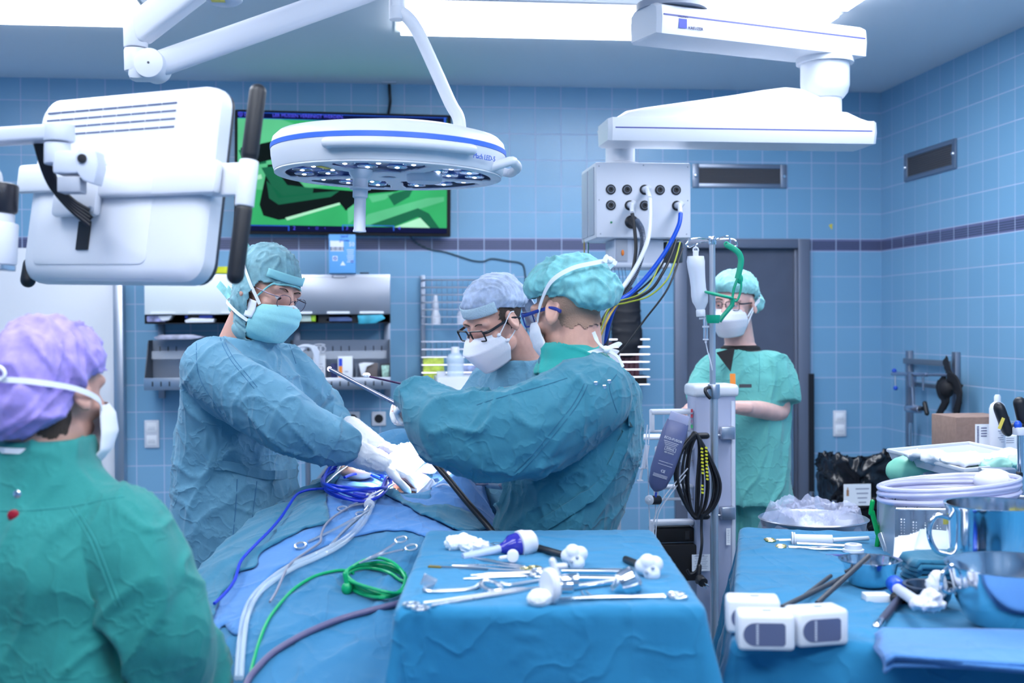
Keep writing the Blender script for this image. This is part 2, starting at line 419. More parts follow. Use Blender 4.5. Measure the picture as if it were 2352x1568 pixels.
# ================================================================ ROOM
def tile_mat(name, axis, u0):
    m = mat(name, (.26, .46, .62), .22); nt, b = nt_of(m)
    g = nt.nodes.new('ShaderNodeNewGeometry'); sp = nt.nodes.new('ShaderNodeSeparateXYZ'); nt.links.new(g.outputs['Position'], sp.inputs[0])
    T = .1535; zb, zt = 2.012, 2.086
    u = math_node(nt, 'DIVIDE', math_node(nt, 'SUBTRACT', sp.outputs[axis], u0), T)
    z = sp.outputs[2]
    below = math_node(nt, 'DIVIDE', math_node(nt, 'SUBTRACT', z, zb), T)
    above = math_node(nt, 'DIVIDE', math_node(nt, 'SUBTRACT', z, zt), T)
    isab = math_node(nt, 'GREATER_THAN', z, zt)
    isbe = math_node(nt, 'LESS_THAN', z, zb)
    band = math_node(nt, 'SUBTRACT', math_node(nt, 'SUBTRACT', 1.0, isab), isbe)
    v = math_node(nt, 'ADD', math_node(nt, 'MULTIPLY', above, isab), math_node(nt, 'MULTIPLY', below, math_node(nt, 'SUBTRACT', 1.0, isab)))
    def edge(q):   # distance to nearest whole number
        return math_node(nt, 'SUBTRACT', .5, math_node(nt, 'ABSOLUTE', math_node(nt, 'SUBTRACT', math_node(nt, 'FRACT', math_node(nt, 'ADD', q, 100.0)), .5)))
    eu, ev = edge(u), edge(v)
    ev2 = math_node(nt, 'ADD', ev, math_node(nt, 'MULTIPLY', band, .5))
    zz = math_node(nt, 'MINIMUM', math_node(nt, 'ABSOLUTE', math_node(nt, 'SUBTRACT', z, zb)), math_node(nt, 'ABSOLUTE', math_node(nt, 'SUBTRACT', z, zt)))
    ev3 = math_node(nt, 'MINIMUM', ev2, math_node(nt, 'DIVIDE', zz, T))
    e = math_node(nt, 'MINIMUM', eu, ev3)
    mr = nt.nodes.new('ShaderNodeMapRange'); mr.inputs[1].default_value = .011; mr.inputs[2].default_value = .019
    nt.links.new(e, mr.inputs[0])
    # per-tile tone
    cmb = nt.nodes.new('ShaderNodeCombineXYZ'); nt.links.new(math_node(nt, 'FLOOR', math_node(nt, 'ADD', u, 100.0)), cmb.inputs[0]); nt.links.new(math_node(nt, 'FLOOR', v), cmb.inputs[1])
    wn = nt.nodes.new('ShaderNodeTexWhiteNoise'); nt.links.new(cmb.outputs[0], wn.inputs[0])
    mt = nt.nodes.new('ShaderNodeMix'); mt.data_type = 'RGBA'; nt.links.new(wn.outputs[0], mt.inputs[0])
    mt.inputs[6].default_value = (.175, .375, .575, 1); mt.inputs[7].default_value = (.195, .40, .60, 1)
    # three dark strips across the band
    q = math_node(nt, 'FRACT', math_node(nt, 'MULTIPLY', math_node(nt, 'SUBTRACT', z, zb), 6/(zt-zb)))
    st = math_node(nt, 'LESS_THAN', q, .62)
    bz = math_node(nt, 'DIVIDE', math_node(nt, 'SUBTRACT', z, zb), zt-zb)
    mid = math_node(nt, 'LESS_THAN', math_node(nt, 'ABSOLUTE', math_node(nt, 'SUBTRACT', bz, .5)), .34)
    st = math_node(nt, 'MULTIPLY', st, mid)
    mb_ = nt.nodes.new('ShaderNodeMix'); mb_.data_type = 'RGBA'; nt.links.new(st, mb_.inputs[0])
    mb_.inputs[6].default_value = (.13, .14, .28, 1); mb_.inputs[7].default_value = (.045, .06, .12, 1)
    m2 = nt.nodes.new('ShaderNodeMix'); m2.data_type = 'RGBA'; nt.links.new(band, m2.inputs[0]); nt.links.new(mt.outputs[2], m2.inputs[6]); nt.links.new(mb_.outputs[2], m2.inputs[7])
    m3 = nt.nodes.new('ShaderNodeMix'); m3.data_type = 'RGBA'; nt.links.new(mr.outputs[0], m3.inputs[0]); m3.inputs[6].default_value = (.46, .54, .74, 1)
    nt.links.new(m2.outputs[2], m3.inputs[7]); nt.links.new(m3.outputs[2], b.inputs['Base Color'])
    bp = nt.nodes.new('ShaderNodeBump'); bp.inputs['Distance'].default_value = .0015; bp.inputs['Strength'].default_value = .6
    nt.links.new(mr.outputs[0], bp.inputs['Height']); nt.links.new(bp.outputs[0], b.inputs['Normal'])
    rr = nt.nodes.new('ShaderNodeMapRange'); rr.inputs[3].default_value = .75; rr.inputs[4].default_value = .30
    nt.links.new(mr.outputs[0], rr.inputs[0])
    for l in list(b.inputs['Roughness'].links): nt.links.remove(l)
    nt.links.new(rr.outputs[0], b.inputs['Roughness'])
    return m
T_BACK = tile_mat('blue_tiles_back', 0, WALL_X-.133); T_SIDE = tile_mat('blue_tiles_side', 1, WALL_Y)
PLASTER = mat('painted_ceiling', (.80, .84, .90), .75, bump=.08, bscale=200)
FLOORM = mat('grey_vinyl_floor', (.13, .17, .22), .4, var=.12, vscale=90)
XL, YF = -3.3, -1.9
struct(MB().boxw((XL-.1, YF-.1, -.1), (WALL_X+.1, WALL_Y+.1, 0)).build('floor', FLOORM))
struct(MB().boxw((XL-.1, YF-.1, CEIL), (WALL_X+.1, WALL_Y+.1, CEIL+.1)).build('ceiling', PLASTER))
# back wall with door opening
DX0, DX1 = PY(1548, 900, WALL_Y).x, PY(1858, 900, WALL_Y).x     # outer frame
DZ = 2.085
b = MB(); b.boxw((XL-.1, WALL_Y, 0), (DX0, WALL_Y+.1, CEIL)); b.boxw((DX1, WALL_Y, 0), (WALL_X+.1, WALL_Y+.1, CEIL)); b.boxw((DX0, WALL_Y, DZ), (DX1, WALL_Y+.1, CEIL))
struct(b.build('wall_back', T_BACK))
struct(MB().boxw((WALL_X, YF-.1, 0), (WALL_X+.1, WALL_Y, CEIL)).build('wall_right', T_SIDE))
struct(MB().boxw((XL-.1, YF-.1, 0), (XL, WALL_Y, CEIL)).build('wall_left', T_SIDE))
struct(MB().boxw((XL, YF-.1, 0), (WALL_X, YF, CEIL)).build('wall_front', T_BACK))

# dark door
DOORC = mat('slate_door_paint', (.085, .10, .15), .4, var=.06); FRAMEC = mat('door_frame_steel', (.15, .175, .245), .4, .3)
struct_d = thing('door_1', 'dark slate door with a long pull handle', 'door', ((DX0+DX1)/2, WALL_Y, 0))
del struct_d['category']; struct(struct_d)
fw = .075
b = MB(); b.boxw((DX0-.0, WALL_Y-.03, 0), (DX0+fw, WALL_Y+.08, DZ), .004); b.boxw((DX1-fw, WALL_Y-.03, 0), (DX1, WALL_Y+.08, DZ), .004); b.boxw((DX0+fw, WALL_Y-.03, DZ-fw*.75), (DX1-fw, WALL_Y+.08, DZ), .004)
b.build('door_frame', FRAMEC, struct_d)
b = MB(); b.boxw((DX0+fw, WALL_Y+.02, 0.005), (DX1-fw, WALL_Y+.07, DZ-fw*.75), 0)
ix = PY(1826, 900, WALL_Y).x
b.build('door_leaf', DOORC, struct_d)
MB().boxw((ix, WALL_Y+.0, 0.005), (ix+.03, WALL_Y+.05, DZ-fw*.75), .003).build('door_trim', FRAMEC, struct_d)
p = PY(1806, 831, WALL_Y+.02)
b = MB(); b.cyl(p, p+Vector((0, -.012, 0)), .026, n=28, bev=.003); b.build('lock_plate', STEEL, struct_d)
b = MB(); b.cyl(p+Vector((0, -.010, .004)), p+Vector((0, -.0135, .004)), .007); b.box(p+Vector((0, -.012, -.008)), (.006, .004, .016)); b.build('keyhole', BLACK, struct_d)
a0 = PY(1804, 862, WALL_Y+.02); a1 = PY(1818, 890, WALL_Y-.04); a2 = PY(1818, 1110, WALL_Y-.04); a3 = Vector((a0.x, a0.y, a2.z-.03))
MB().tube([a0, a0+Vector((.01, -.035, 0)), a1, (a1+a2)/2, a2, a3+Vector((.01, -.035, 0)), a3], .011, n=12).build('pull_handle', CHROME, struct_d)
p0 = PY(1857, 858, WALL_Y-.03); p1 = PY(1870, 1130, WALL_Y-.03)
MB().boxw((p0.x, WALL_Y-.036, .2), (p1.x, WALL_Y-.03, p0.z)).build('edge_guard', BLACK, struct_d)

# white sliding door at far left with a steel post
d2 = thing('door_2', 'white sliding door edged by a steel post', 'door', (-1.9, WALL_Y, 0)); del d2['category']; struct(d2)
xa, xb = PY(264, 900, WALL_Y-.05).x, PY(286, 900, WALL_Y-.05).x
MB().boxw((-3.1, WALL_Y-.06, .01), (xa, WALL_Y-.01, 2.02), .004).build('door_leaf', WHITE, d2)
MB().boxw((xa, WALL_Y-.08, 0), (xb, WALL_Y-.001, 2.03), .003).build('post', STEEL, d2)

# ceiling light panels
PEM = bpy.data.materials.new('lit_diffuser'); PEM.use_nodes = True
_b = PEM.node_tree.nodes['Principled BSDF']; _b.inputs['Base Color'].default_value = (.9, .9, .9, 1)
_b.inputs['Emission Color'].default_value = (*TINT, 1); _b.inputs['Emission Strength'].default_value = PANEL_STRENGTH
LBL = ['long white ceiling light panel at the upper left edge of the photo', 'long lit ceiling panel right of the curved lamp tube, parallel to the tiled back wall',
       'lit ceiling panel above the big pendant arm, running towards the camera', 'ceiling light panel over the left side of the room', 'ceiling light panel at the near left, behind the camera', 'ceiling light panel at the near right, behind the camera', 'unseen ceiling panel left of the camera, added for front light', 'unseen ceiling panel right of the camera, added for front light']
for (x0, x1, y0, y1), lb in zip(PANELS, LBL):
    t = thing('ceiling_light', lb, 'light panel', ((x0+x1)/2, (y0+y1)/2, CEIL), group='recessed ceiling light panels')
    b = MB(); e = .03
    for lo, hi in (((x0-e, y0-e), (x1+e, y0)), ((x0-e, y1), (x1+e, y1+e)), ((x0-e, y0), (x0, y1)), ((x1, y0), (x1+e, y1))):
        b.boxw((*lo, CEIL-.006), (*hi, CEIL-.0005))
    b.build('frame', WHITE, t)
    MB().boxw((x0, y0, CEIL-.026), (x1, y1, CEIL-.001)).build('diffuser', PEM, t)

# ventilation grilles
def grille(c, n, wd, ht, label, M):
    t = thing('ventilation_grille', label, 'vent', (0, 0, 0), group='ventilation grilles', M=M)
    b = MB(M)
    for sx in (-1, 1): b.box((sx*(wd/2-.02), 0, 0), (.04, ht, .012), bev=.003)
    for sy in (-1, 1): b.box((0, sy*(ht/2-.013), 0), (wd-.08, .026, .012), bev=.003)
    b.build('frame', STEELD, t)
    MB(M).box((0, 0, -.004), (wd-.06, ht-.04, .004)).build('backing', mat('brown_mesh', (.055, .06, .085), .8), t)
    b = MB(M)
    for k in range(9): b.box((0, -ht/2+.032+k*(ht-.064)/8, 0), (wd-.08, .003, .006), rot=(.5, 0, 0))
    b.build('slat', mat('brown_slats', (.13, .125, .13), .7), t)
    for sx in (-1, 1): b = MB(M).lathe([(.012, 0), (.012, .006), (.008, .011), (.001, .012)], mtx((sx*(wd/2-.02), 0, .004)), 16).build('knob', CHROME, t)
c = PY(1699, 404, WALL_Y-.007)
grille(c, None, (1808-1590)/373, (431-377)/380, 'wide steel ventilation grille on the back wall right of the white supply box', face_frame(c, (1, 0, 0), (0, -1, 0)))
c0 = PX(2078, 388, WALL_X-.007); c1 = PX(2196, 350, WALL_X-.007); c = (c0+c1)/2
grille(c, None, abs(c0.y-c1.y), .16, 'steel ventilation grille high on the right-hand wall', face_frame(c, (0, -1, 0), (-1, 0, 0)))
# yellow sticker on the wall
p = PY(1908, 520, WALL_Y-.0008)
tag(MB(face_frame(p, (1, 0, 0), (0, -1, 0))).prism([(-.013, .006), (.0, .016), (.014, .014), (.008, 0), (.012, -.012), (.004, -.018), (-.004, -.004)], .0008).build('sticker', mat('yellow_paper', (.75, .62, .08), .7)),
    'torn scrap of yellow tape stuck on the back wall above the door', 'tape')

# switches and sockets
def switch(px, py, wall, label):
    p = PY(px, py, wall)
    M = face_frame(p, (1, 0, 0), (0, -1, 0)); t = thing('light_switch', label, 'switch', p, M=M, group='white double wall switches')
    MB(M).box((0, 0, .004), (.082, .158, .010), bev=.004).build('plate', WHITEP, t)
    for s in (-1, 1):
        MB(M).box((0, s*.037, .010), (.056, .056, .006), bev=.002).build('rocker', PAPER, t)
        MB(M).box((0, s*.037-.004, .0135), (.04, .022, .003), bev=.001).build('label_field', WHITE, t)
switch(349, 996, WALL_Y-.003, 'white double light switch on the tiles left of the tall surgeon')
switch(1928, 972, WALL_Y-.003, 'white double light switch between the dark door and the room corner')
for i, (px, lb) in enumerate(((810, 'wall socket with a black plug in it, below the open steel bin'), (870, 'empty wall socket right of the one with the black plug'), (926, 'wall socket half hidden behind the teal sleeve cuff'))):
    p = PY(px, 961, WALL_Y-.003); M = face_frame(p, (1, 0, 0), (0, -1, 0)); t = thing('wall_socket', lb, 'socket', p, M=M, group='wall sockets')
    MB(M).box((0, 0, .004), (.082, .082, .010), bev=.004).build('plate', WHITEP, t)
    MB(M).lathe([(.022, .0095), (.024, .0095), (.0255, .0105), (.0255, .003)], n=24).build('recess', BLACK, t)
    if i == 0:
        q = thing('power_plug', 'black plug and cord in the left wall socket', 'plug', p)
        MB(M).lathe([(.02, .009), (.021, .02), (.015, .035), (.004, .04)], n=20).build('plug_body', BLACK, q)
        MB(M).tube([(0, -.005, .03), (-.008, -.03, .04), (-.02, -.07, .03), (-.03, -.14, .02)], .005).build('cord', BLACK, q)
# ================================================================ CEILING-HUNG EQUIPMENT
def beam(b, p0, p1, w, h, bev=.012, up=Vector((0, 0, 1))):
    F = frame(p0, p1, up); L = (Vector(p1)-Vector(p0)).length
    b.box((0, 0, L/2), (w, h, L), bev=bev, seg=3, M=F); return b
# ---- monitor seen from behind
TLc, TRc, BLc = Vector((-.7163, 2.7065, 2.0685)), Vector((-.2632, 2.3924, 2.0531)), Vector((-.7575, 2.6667, 1.6721))
mx_ = (TRc-TLc).normalized(); my_ = (TLc-BLc).normalized(); mz_ = mx_.cross(my_)
MC = (TRc+BLc)/2 - mx_*.022
MM = Matrix(((mx_.x, my_.x, mz_.x, MC.x), (mx_.y, my_.y, mz_.y, MC.y), (mx_.z, my_.z, mz_.z, MC.z), (0, 0, 0, 1)))
mon = thing('monitor', 'white ceiling-hung monitor seen from behind, with a black grip bar on its right', 'monitor', MC)
def rrect(w, h, r, n=6):
    out = []
    for cx, cy, a in ((w/2-r, h/2-r, 0), (-w/2+r, h/2-r, 90), (-w/2+r, -h/2+r, 180), (w/2-r, -h/2+r, 270)):
        for k in range(n+1): t = R(a+90*k/n); out.append((cx+r*math.cos(t), cy+r*math.sin(t)))
    return out
b = MB(MM)
def shell_rings(b, w, h, r, zs):
    b.ringloft([[Vector((x, y, z)) for x, y in rrect(w-2*i, h-2*i, max(.005, r-i*.3))] for z, i in zs])
shell_rings(b, .512, .402, .045, [(-.045, .004), (-.04, 0), (-.03, 0), (-.012, .003), (-.002, .012), (.003, .028), (.004, .05)])
b.build('back_cover', WHITE, mon, angle=30)
b = MB(MM); shell_rings(b, .506, .396, .04, [(-.054, .003), (-.052, 0), (-.044, 0)]); b.build('bezel', DARK, mon)
b = MB(MM)
for k in range(4):
    for q in range(9):
        if k > 1 and q < k-1: continue
        b.box((-.202+.0415*q, .165-.0165*k, .0045), (.0385, .0028, .002))
b.build('vent_slots', mat('slot_shadow_grey', (.10, .13, .24), .8), mon)
b = MB(MM)
for q in range(60): b.box((-.19+.0054*q, -.168, .0005), (.0016, .014, .004), rot=(0, 0, .5))
for q in range(56): b.box((-.17+.0054*q, -.190, -.010), (.0016, .008, .008), rot=(0, 0, .5))
b.build('speaker_grille', mat('grille_blue_grey', (.30, .36, .55), .7), mon)
b = MB(MM)
b.prism(rrect(.33, .16, .02), .0015, mtx((-.05, -.085, .0045)), bev=.0005); b.build('service_cover', WHITE, mon)
# carrying band with bracket plate
b = MB(MM)
b.box((-.215, .02, .010), (.125, .062, .020), bev=.008); b.box((.12, .005, .012), (.34, .066, .022), bev=.008); b.box((-.0, .0, .014), (.26, .05, .02), bev=.006)
b.box((-.085, -.005, .018), (.13, .125, .022), bev=.01); b.box((.295, .005, -.012), (.11, .066, .018), bev=.006)
b.box((.252, .005, 0), (.03, .066, .04), bev=.01)
b.build('support_band', WHITE, mon)
b = MB(MM)
for x, y in ((-.05, .045), (-.03, -.055)): b.lathe([(.006, 0), (.006, .003), (.001, .003)], mtx((x, y, .029)), 12)
b.build('screws', STEEL, mon)
def barz(p, q, r, m, nm, b=None, bev=.012):
    b = MB(MM); b.capsule(p, q, r, n=20) if bev else b.cyl(p, q, r, n=24); return b.build(nm, m, mon)
hx = .350
barz((hx+.003, .173, .0), (hx, .05, .0), .0165, BLACK, 'grip')
barz((hx, -.06, .0), (hx-.003, -.187, .0), .0165, BLACK, 'grip')
MB(MM).cyl((hx, .038, 0), (hx, -.053, 0), .0185, n=24, bev=.003).build('grip_clamp', WHITE, mon)
barz((-.252, -.16, -.025), (-.248, -.195, -.02), .016, BLACK, 'grip')
# hinge block in front of the band
HB = P(195, 385, 2.33)
M2 = face_frame(HB, _r, -_f)
b = MB(M2); b.prism([(-.012, .02), (.0, .035), (.03, .03), (.034, .0), (.026, -.035), (.004, -.028), (-.008, -.01)], .05, mtx(), bev=.003); b.box((-.03, .008, 0), (.05, .045, .05), bev=.006)
b.build('tilt_hinge', LGREY, mon)
MB(M2).lathe([(.009, .0), (.009, .028), (.0085, .0295), (.001, .03)], mtx((.004, .014, 0)), 20).build('hinge_bolt', BLACK, mon)
b = MB(); b.cyl(P(132, 328, 2.33), P(132, 378, 2.33), .025, n=24, bev=.003); b.build('swivel', LGREY, mon)
MB(M2).box((-.025, -.035, .0), (.045, .03, .04), bev=.003).build('hinge_bracket', GREYP, mon)
b = MB(); a = P(135, 306, 2.33); c = P(-420, 345, 2.5); c.z = a.z
beam(b, a, c, .055, .030, bev=.006); b.cyl(a+Vector((0, 0, -.017)), a+Vector((0, 0, .017)), .03, n=28, bev=.003)
b.build('arm', LGREY, mon)
MB().cyl(c+Vector((0, 0, -.03)), (c.x, c.y, CEIL), .035, bev=.003).build('ceiling_column', LGREY, mon)
b = MB()
for k in range(5):
    o = (k-2)*5.5
    b.tube([P(92+o, 330, 2.36), P(108+o, 385, 2.38), P(128+o*.9, 430, 2.40), P(165+o*.6, 470-o*.7, 2.41), P(205, 500-o*1.6, 2.43)], .0042, n=8)
b.tube([P(92, 330, 2.37), P(108, 385, 2.39), P(130, 430, 2.41), P(165, 470, 2.42), P(207, 505, 2.44)], .0115, n=8, flat=.4)
b.build('cable_loom', BLACK, mon)
MB(MM).box((-.066, -.105, .006), (.034, .06, .006)).build('cable_port', BLACK, mon)

# ---- black and white medical camera head cut by the left edge
cp = P(-12, 520, 2.35); t = thing('medical_camera', 'black-capped white cylindrical camera head at the left photo edge, beside the monitor', 'camera', cp)
ax = P(-12, 420, 2.35); bx = P(-22, 620, 2.35)
def cylp(y0, y1, r): return (ax.lerp(bx, (y0-410)/210), ax.lerp(bx, (y1-410)/210), r)
MB().cyl(*cylp(410, 482, .045), n=40, bev=.006).build('cap', mat('cap_black', (.012, .012, .02), .35), t)
b = MB(); b.cyl(*cylp(482, 508, .040), n=40, bev=.003); b.cyl(*cylp(505, 606, .048), n=40, bev=.004); b.build('barrel', WHITE, t)
MB().cyl(*cylp(606, 620, .046), n=40, bev=.002).build('lens_ring', CLEAR, t)
b = MB(); c2 = cylp(410, 412, 1)[0]; b.tube([c2+Vector((0, 0, -.01)), c2+Vector((-.01, -.01, .025)), c2+Vector((-.08, -.1, .03)), c2+Vector((-.3, -.3, .03))], .016); b.cyl(c2+Vector((-.3, -.3, .02)), (c2.x-.3, c2.y-.3, CEIL), .025); b.build('arm', WHITE, t)
text('DAV', .012, face_frame(P(22, 444, 2.35)-_f*.047, _r, -_f), DARK, t)

# ---- operating lamp
LC = P(893, 395, 3.27)
TLT = Matrix.Rotation(R(1.5), 4, 'Y')
LM = Matrix.Translation(LC) @ TLT
lamp = thing('surgical_lamp', 'round white operating lamp with a blue stripe in front of the green screen', 'lamp', LC)
MB(LM).lathe([(.302, -.012), (.309, -.008), (.312, .0), (.318, .03), (.319, .045), (.3185, .048), (.31, .05)], n=72, cap=False).build('rim', WHITE, lamp)
MB(LM).lathe([(.318, .047), (.3205, .048), (.3205, .060), (.3185, .0615)], n=72).build('stripe', mat('lamp_stripe_blue', (.06, .17, .75), .3), lamp)
b = MB(LM); b.lathe([(.28, .061), (.3185, .061), (.314, .078), (.300, .092), (.24, .104), (.18, .112), (.1, .118), (.001, .12)], n=72)
b.lathe([(.235, .10), (.232, .108), (.2, .118), (.0, .12)], mtx((.03, .03, 0)), 48); b.build('dome', WHITE, lamp)
# underside with five windows
wins = [-97+72*k for k in range(5)]
def inwin(x, y):
    r = math.hypot(x, y); a = math.degrees(math.atan2(y, x))
    for w0 in wins:
        d = (a-w0+180) % 360-180
        hw = 31 - 12*max(0, (.2-r)/.2) - (4 if r > .26 else 0)
        if .10 < r < .283 and abs(d) < hw: return True
    return False
b = MB(LM); NR, NA = 30, 180
b.grid(lambda u, v: ((.02+u*.288)*math.cos(2*PI*v), (.02+u*.288)*math.sin(2*PI*v), -.012), NR, NA,
       keep=lambda u, v: not inwin((.02+u*.288)*math.cos(2*PI*v), (.02+u*.288)*math.sin(2*PI*v)))
b.build('underside', WHITE, lamp, solid=.004)
MB(LM).lathe([(.295, .004), (.295, .03), (.0, .03)], n=48).build('reflector_bed', mat('lamp_bed_blue', (.30, .38, .72), .15, .3), lamp)
GLOW = bpy.data.materials.new('lamp_led'); GLOW.use_nodes = True
_b = GLOW.node_tree.nodes['Principled BSDF']; _b.inputs['Emission Color'].default_value = (.75, .8, 1, 1); _b.inputs['Emission Strength'].default_value = 14
REFL = mat('lamp_reflector', (.75, .8, .95), .08, 1.0)
first = None
for w0 in wins:
    for rr_, da in ((.235, -22), (.235, 0), (.235, 22), (.165, -13), (.165, 14)):
        a = R(w0+da); M = LM @ mtx((rr_*math.cos(a), rr_*math.sin(a), -.006))
        o = MB(M).lathe([(.026, -.003), (.0275, -.001), (.026, .001), (.018, .008), (.008, .013), (.001, .014)], n=24).build('reflector', REFL, lamp)
        MB(M).sph((0, 0, .003), (.0095, .0095, .008), n=12).build('led', GLOW, o)
# sterile grip, control hub, outer handles
b = MB(LM @ mtx((-.075, -.10, 0)))
b.lathe([(.032, -.01), (.030, -.022), (.020, -.034), (.020, -.056), (.028, -.058), (.028, -.062), (.018, -.062)], n=32)
b.build('grip_socket', WHITE, lamp)
MB(LM @ mtx((-.075, -.10, 0))).lathe([(.020, -.062), (.020, -.082), (.0155, -.086), (.0155, -.166), (.0175, -.170), (.0175, -.174), (.001, -.176)], n=32).build('sterile_grip', FROST if False else WHITEP, lamp)
MB(LM @ mtx((.095, -.07, 0))).lathe([(.048, -.01), (.048, -.028), (.044, -.034), (.001, -.035)], n=36).build('control_knob', LGREY, lamp)
def arcpts(r, z, a0, a1, n=10): return [LM @ Vector((r*math.cos(R(a0+(a1-a0)*k/n)), r*math.sin(R(a0+(a1-a0)*k/n)), z)) for k in range(n+1)]
pts = arcpts(.336, .030, -118, -52); b = MB(); b.tube([LM @ Vector((.312*math.cos(R(-119)), .312*math.sin(R(-119)), .03))]+pts+[LM @ Vector((.312*math.cos(R(-51)), .312*math.sin(R(-51)), .03))], .0135, n=14, res=3); b.build('rail_handle', WHITE, lamp)
pts = arcpts(.352, .02, -26, 14, 6); b = MB(); b.tube([LM @ Vector((.30*math.cos(R(-29)), .30*math.sin(R(-29)), .0))]+pts+[LM @ Vector((.31*math.cos(R(18)), .31*math.sin(R(18)), .03))], .0125, n=12, res=4); b.build('rail_handle', WHITE, lamp)
LB = mat('label_blue_ink', (.05, .14, .6), .5)
a = R(-42); po = LM @ Vector((.3265*math.cos(a), .3265*math.sin(a), .018))
text('Mach LED-5', .019, face_frame(po, (-math.sin(a), math.cos(a), .0), (math.cos(a), math.sin(a), -.1)), LB, lamp)
b = MB(LM); a = R(-136); b.box((.235*math.cos(a), .235*math.sin(a), -.0155), (.05, .018, .001), rot=(0, 0, a+.3)); b.build('warning_label', mat('label_yellow', (.75, .6, .1), .6), lamp)
# curved tube and knuckle
b = MB(); b.tube([P(915, 25, 3.22), P(938, 42, 3.22), P(962, 78, 3.23), P(1000, 160, 3.25), P(1034, 236, 3.27), P(1052, 268, 3.28), P(1057, 300, 3.28), P(1057, 330, 3.28)], .0175, n=18, res=6)
b.build('curved_tube', WHITE, lamp)
k0 = P(912, -60, 3.22); k1 = P(912, 46, 3.22); k0.x = k1.x; k0.y = k1.y
b = MB(); b.cyl(k1, k0, .0215, n=32, bev=.003); b.cyl(k1+(k0-k1)*.28, k1+(k0-k1)*.3, .0222, n=32); b.build('swivel_joint', WHITE, lamp)
J = P(352, 152, 2.95); J2 = P(900, -42, 3.22)
b = MB(); beam(b, J+Vector((.0, 0, 0)), J2, .055, .062, bev=.018); b.build('spring_arm', WHITEP, lamp)
side = Vector((0, 1, 0)).cross(J2-J).cross(J2-J).normalized()
b = MB(); b.cyl(J-_f*.040, J+_f*.04, .0365, n=40, bev=.003); b.build('pivot_disc', WHITE, lamp)
MB().cyl(J-_f*.0412, J-_f*.04, .003, n=10).build('pivot_screw', DARK, lamp)
k0 = P(312, 165, 2.95); k1 = P(312, 112, 2.95); k0.x, k0.y = k1.x, k1.y
b = MB(); b.cyl(k0, k1, .028, n=32, bev=.004); b.box((k0+J)/2, (.075, .05, .06), bev=.014); b.build('knuckle', WHITE, lamp)
k2 = P(312, 38, 2.95); k2.x, k2.y = k1.x, k1.y
MB().cyl(k1+Vector((0, 0, .002)), k2, .029, n=32, bev=.003).build('upper_knuckle', WHITE, lamp)
A0 = (k1+k2)/2; A1 = P(745, -190, 2.85)
b = MB(); A1.z = A0.z+.32; beam(b, A0, A1, .055, .075, bev=.012); b.build('extension_arm', WHITE, lamp)
b = MB(); b.cyl(A1+Vector((0, 0, -.05)), (A1.x, A1.y, CEIL), .05, n=32); b.lathe([(.12, -.05), (.12, -.01), (.10, 0)], mtx((A1.x, A1.y, CEIL)), 40); b.build('ceiling_mount', WHITE, lamp)
DJ = P(515, -1, 2.7)
b = MB(mtx(DJ)); b.lathe([(.001, -.012), (.030, -.010), (.040, -.003), (.042, .01), (.042, .06)], n=32); b.build('lower_bearing', LGREY, lamp)
MB(mtx(DJ)).box((-.01, -.028, -.011), (.03, .02, .001)).build('warning_label', MATS['label_yellow'], lamp)
beam(MB(), DJ+Vector((0, 0, .05)), A1+Vector((0, 0, -.03)), .05, .05).build('second_arm', WHITE, lamp)

# ---- supply pendant
pend = thing('supply_pendant', 'big white two-arm ceiling pendant carrying a supply box with round gas sockets', 'medical pendant', P(1885, 40, 4.6))
def extr(b, prof, p0, p1, e0=0, e1=0):
    """profile (side, up) swept from p0 to p1, e0/e1 push the lower edge of each end in"""
    F = frame(p0, p1)
    L = (Vector(p1)-Vector(p0)).length
    lo = min(p[1] for p in prof); hi = max(p[1] for p in prof)
    def ring(z, e): return [F @ Vector((x, y, z)) for x, y in prof]
    b.ringloft([[F @ Vector((x*.86, y*.92, 0)) for x, y in prof], ring(.015, 0), ring(L-.015, 0), [F @ Vector((x*.86, y*.92, L)) for x, y in prof]])
    return b, F, L
prof = [(-.10, -.055), (.10, -.055), (.105, .0), (.10, .045), (.07, .062), (-.07, .062), (-.10, .045), (-.105, .0)]
U0 = P(1478, 62, 4.32); U1 = P(1955, 135, 4.72); U1.z = U0.z = 2.66
b = MB(); _, UF, UL = extr(b, prof, U0, U1); b.build('upper_arm', WHITE, pend)
b = MB(UF)
STR = mat('arm_stripe', (.08, .09, .32), .5)
for sx in (-1, 1): b.box((sx*.1045, .012, UL/2), (.002, .006, UL-.04))
b.build('stripe', STR, pend)
# emblem on the camera side of the arm
sgn = 1 if (UF @ Vector((.1, 0, 0))-CAM).length < (UF @ Vector((-.1, 0, 0))-CAM).length else -1
dirx = (U1-U0).normalized(); nrm = (UF.to_3x3() @ Vector((sgn, 0, 0)))
eo = UF @ Vector((sgn*.1052, -.014, .10))
MB(face_frame(eo, dirx, nrm)).box((0, 0, 0), (.034, .034, .0012)).build('emblem', mat('emblem_blue', (.0, .03, .42), .4), pend)
text('TRUMPF', .012, face_frame(eo+Vector((0, 0, .024)), dirx, nrm), INK, pend)
text('KREUZER', .015, face_frame(eo+dirx*.055+Vector((0, 0, -.013)), dirx, nrm), INK, pend)
mt_ = UF @ Vector((0, 0, .12))
b = MB(mtx((mt_.x, mt_.y, 0))); b.lathe([(.13, 2.715), (.13, 2.74), (.105, 2.75), (.105, 2.80), (.115, 2.81), (.115, 2.84), (.10, 2.86), (.10, CEIL)], n=40)
b.box((-.12, .1, 2.93), (.55, .4, .09), bev=.01); b.build('ceiling_mount', mat('mount_grey', (.35, .38, .46), .5), pend)
VP_ = U1 - dirx*.13
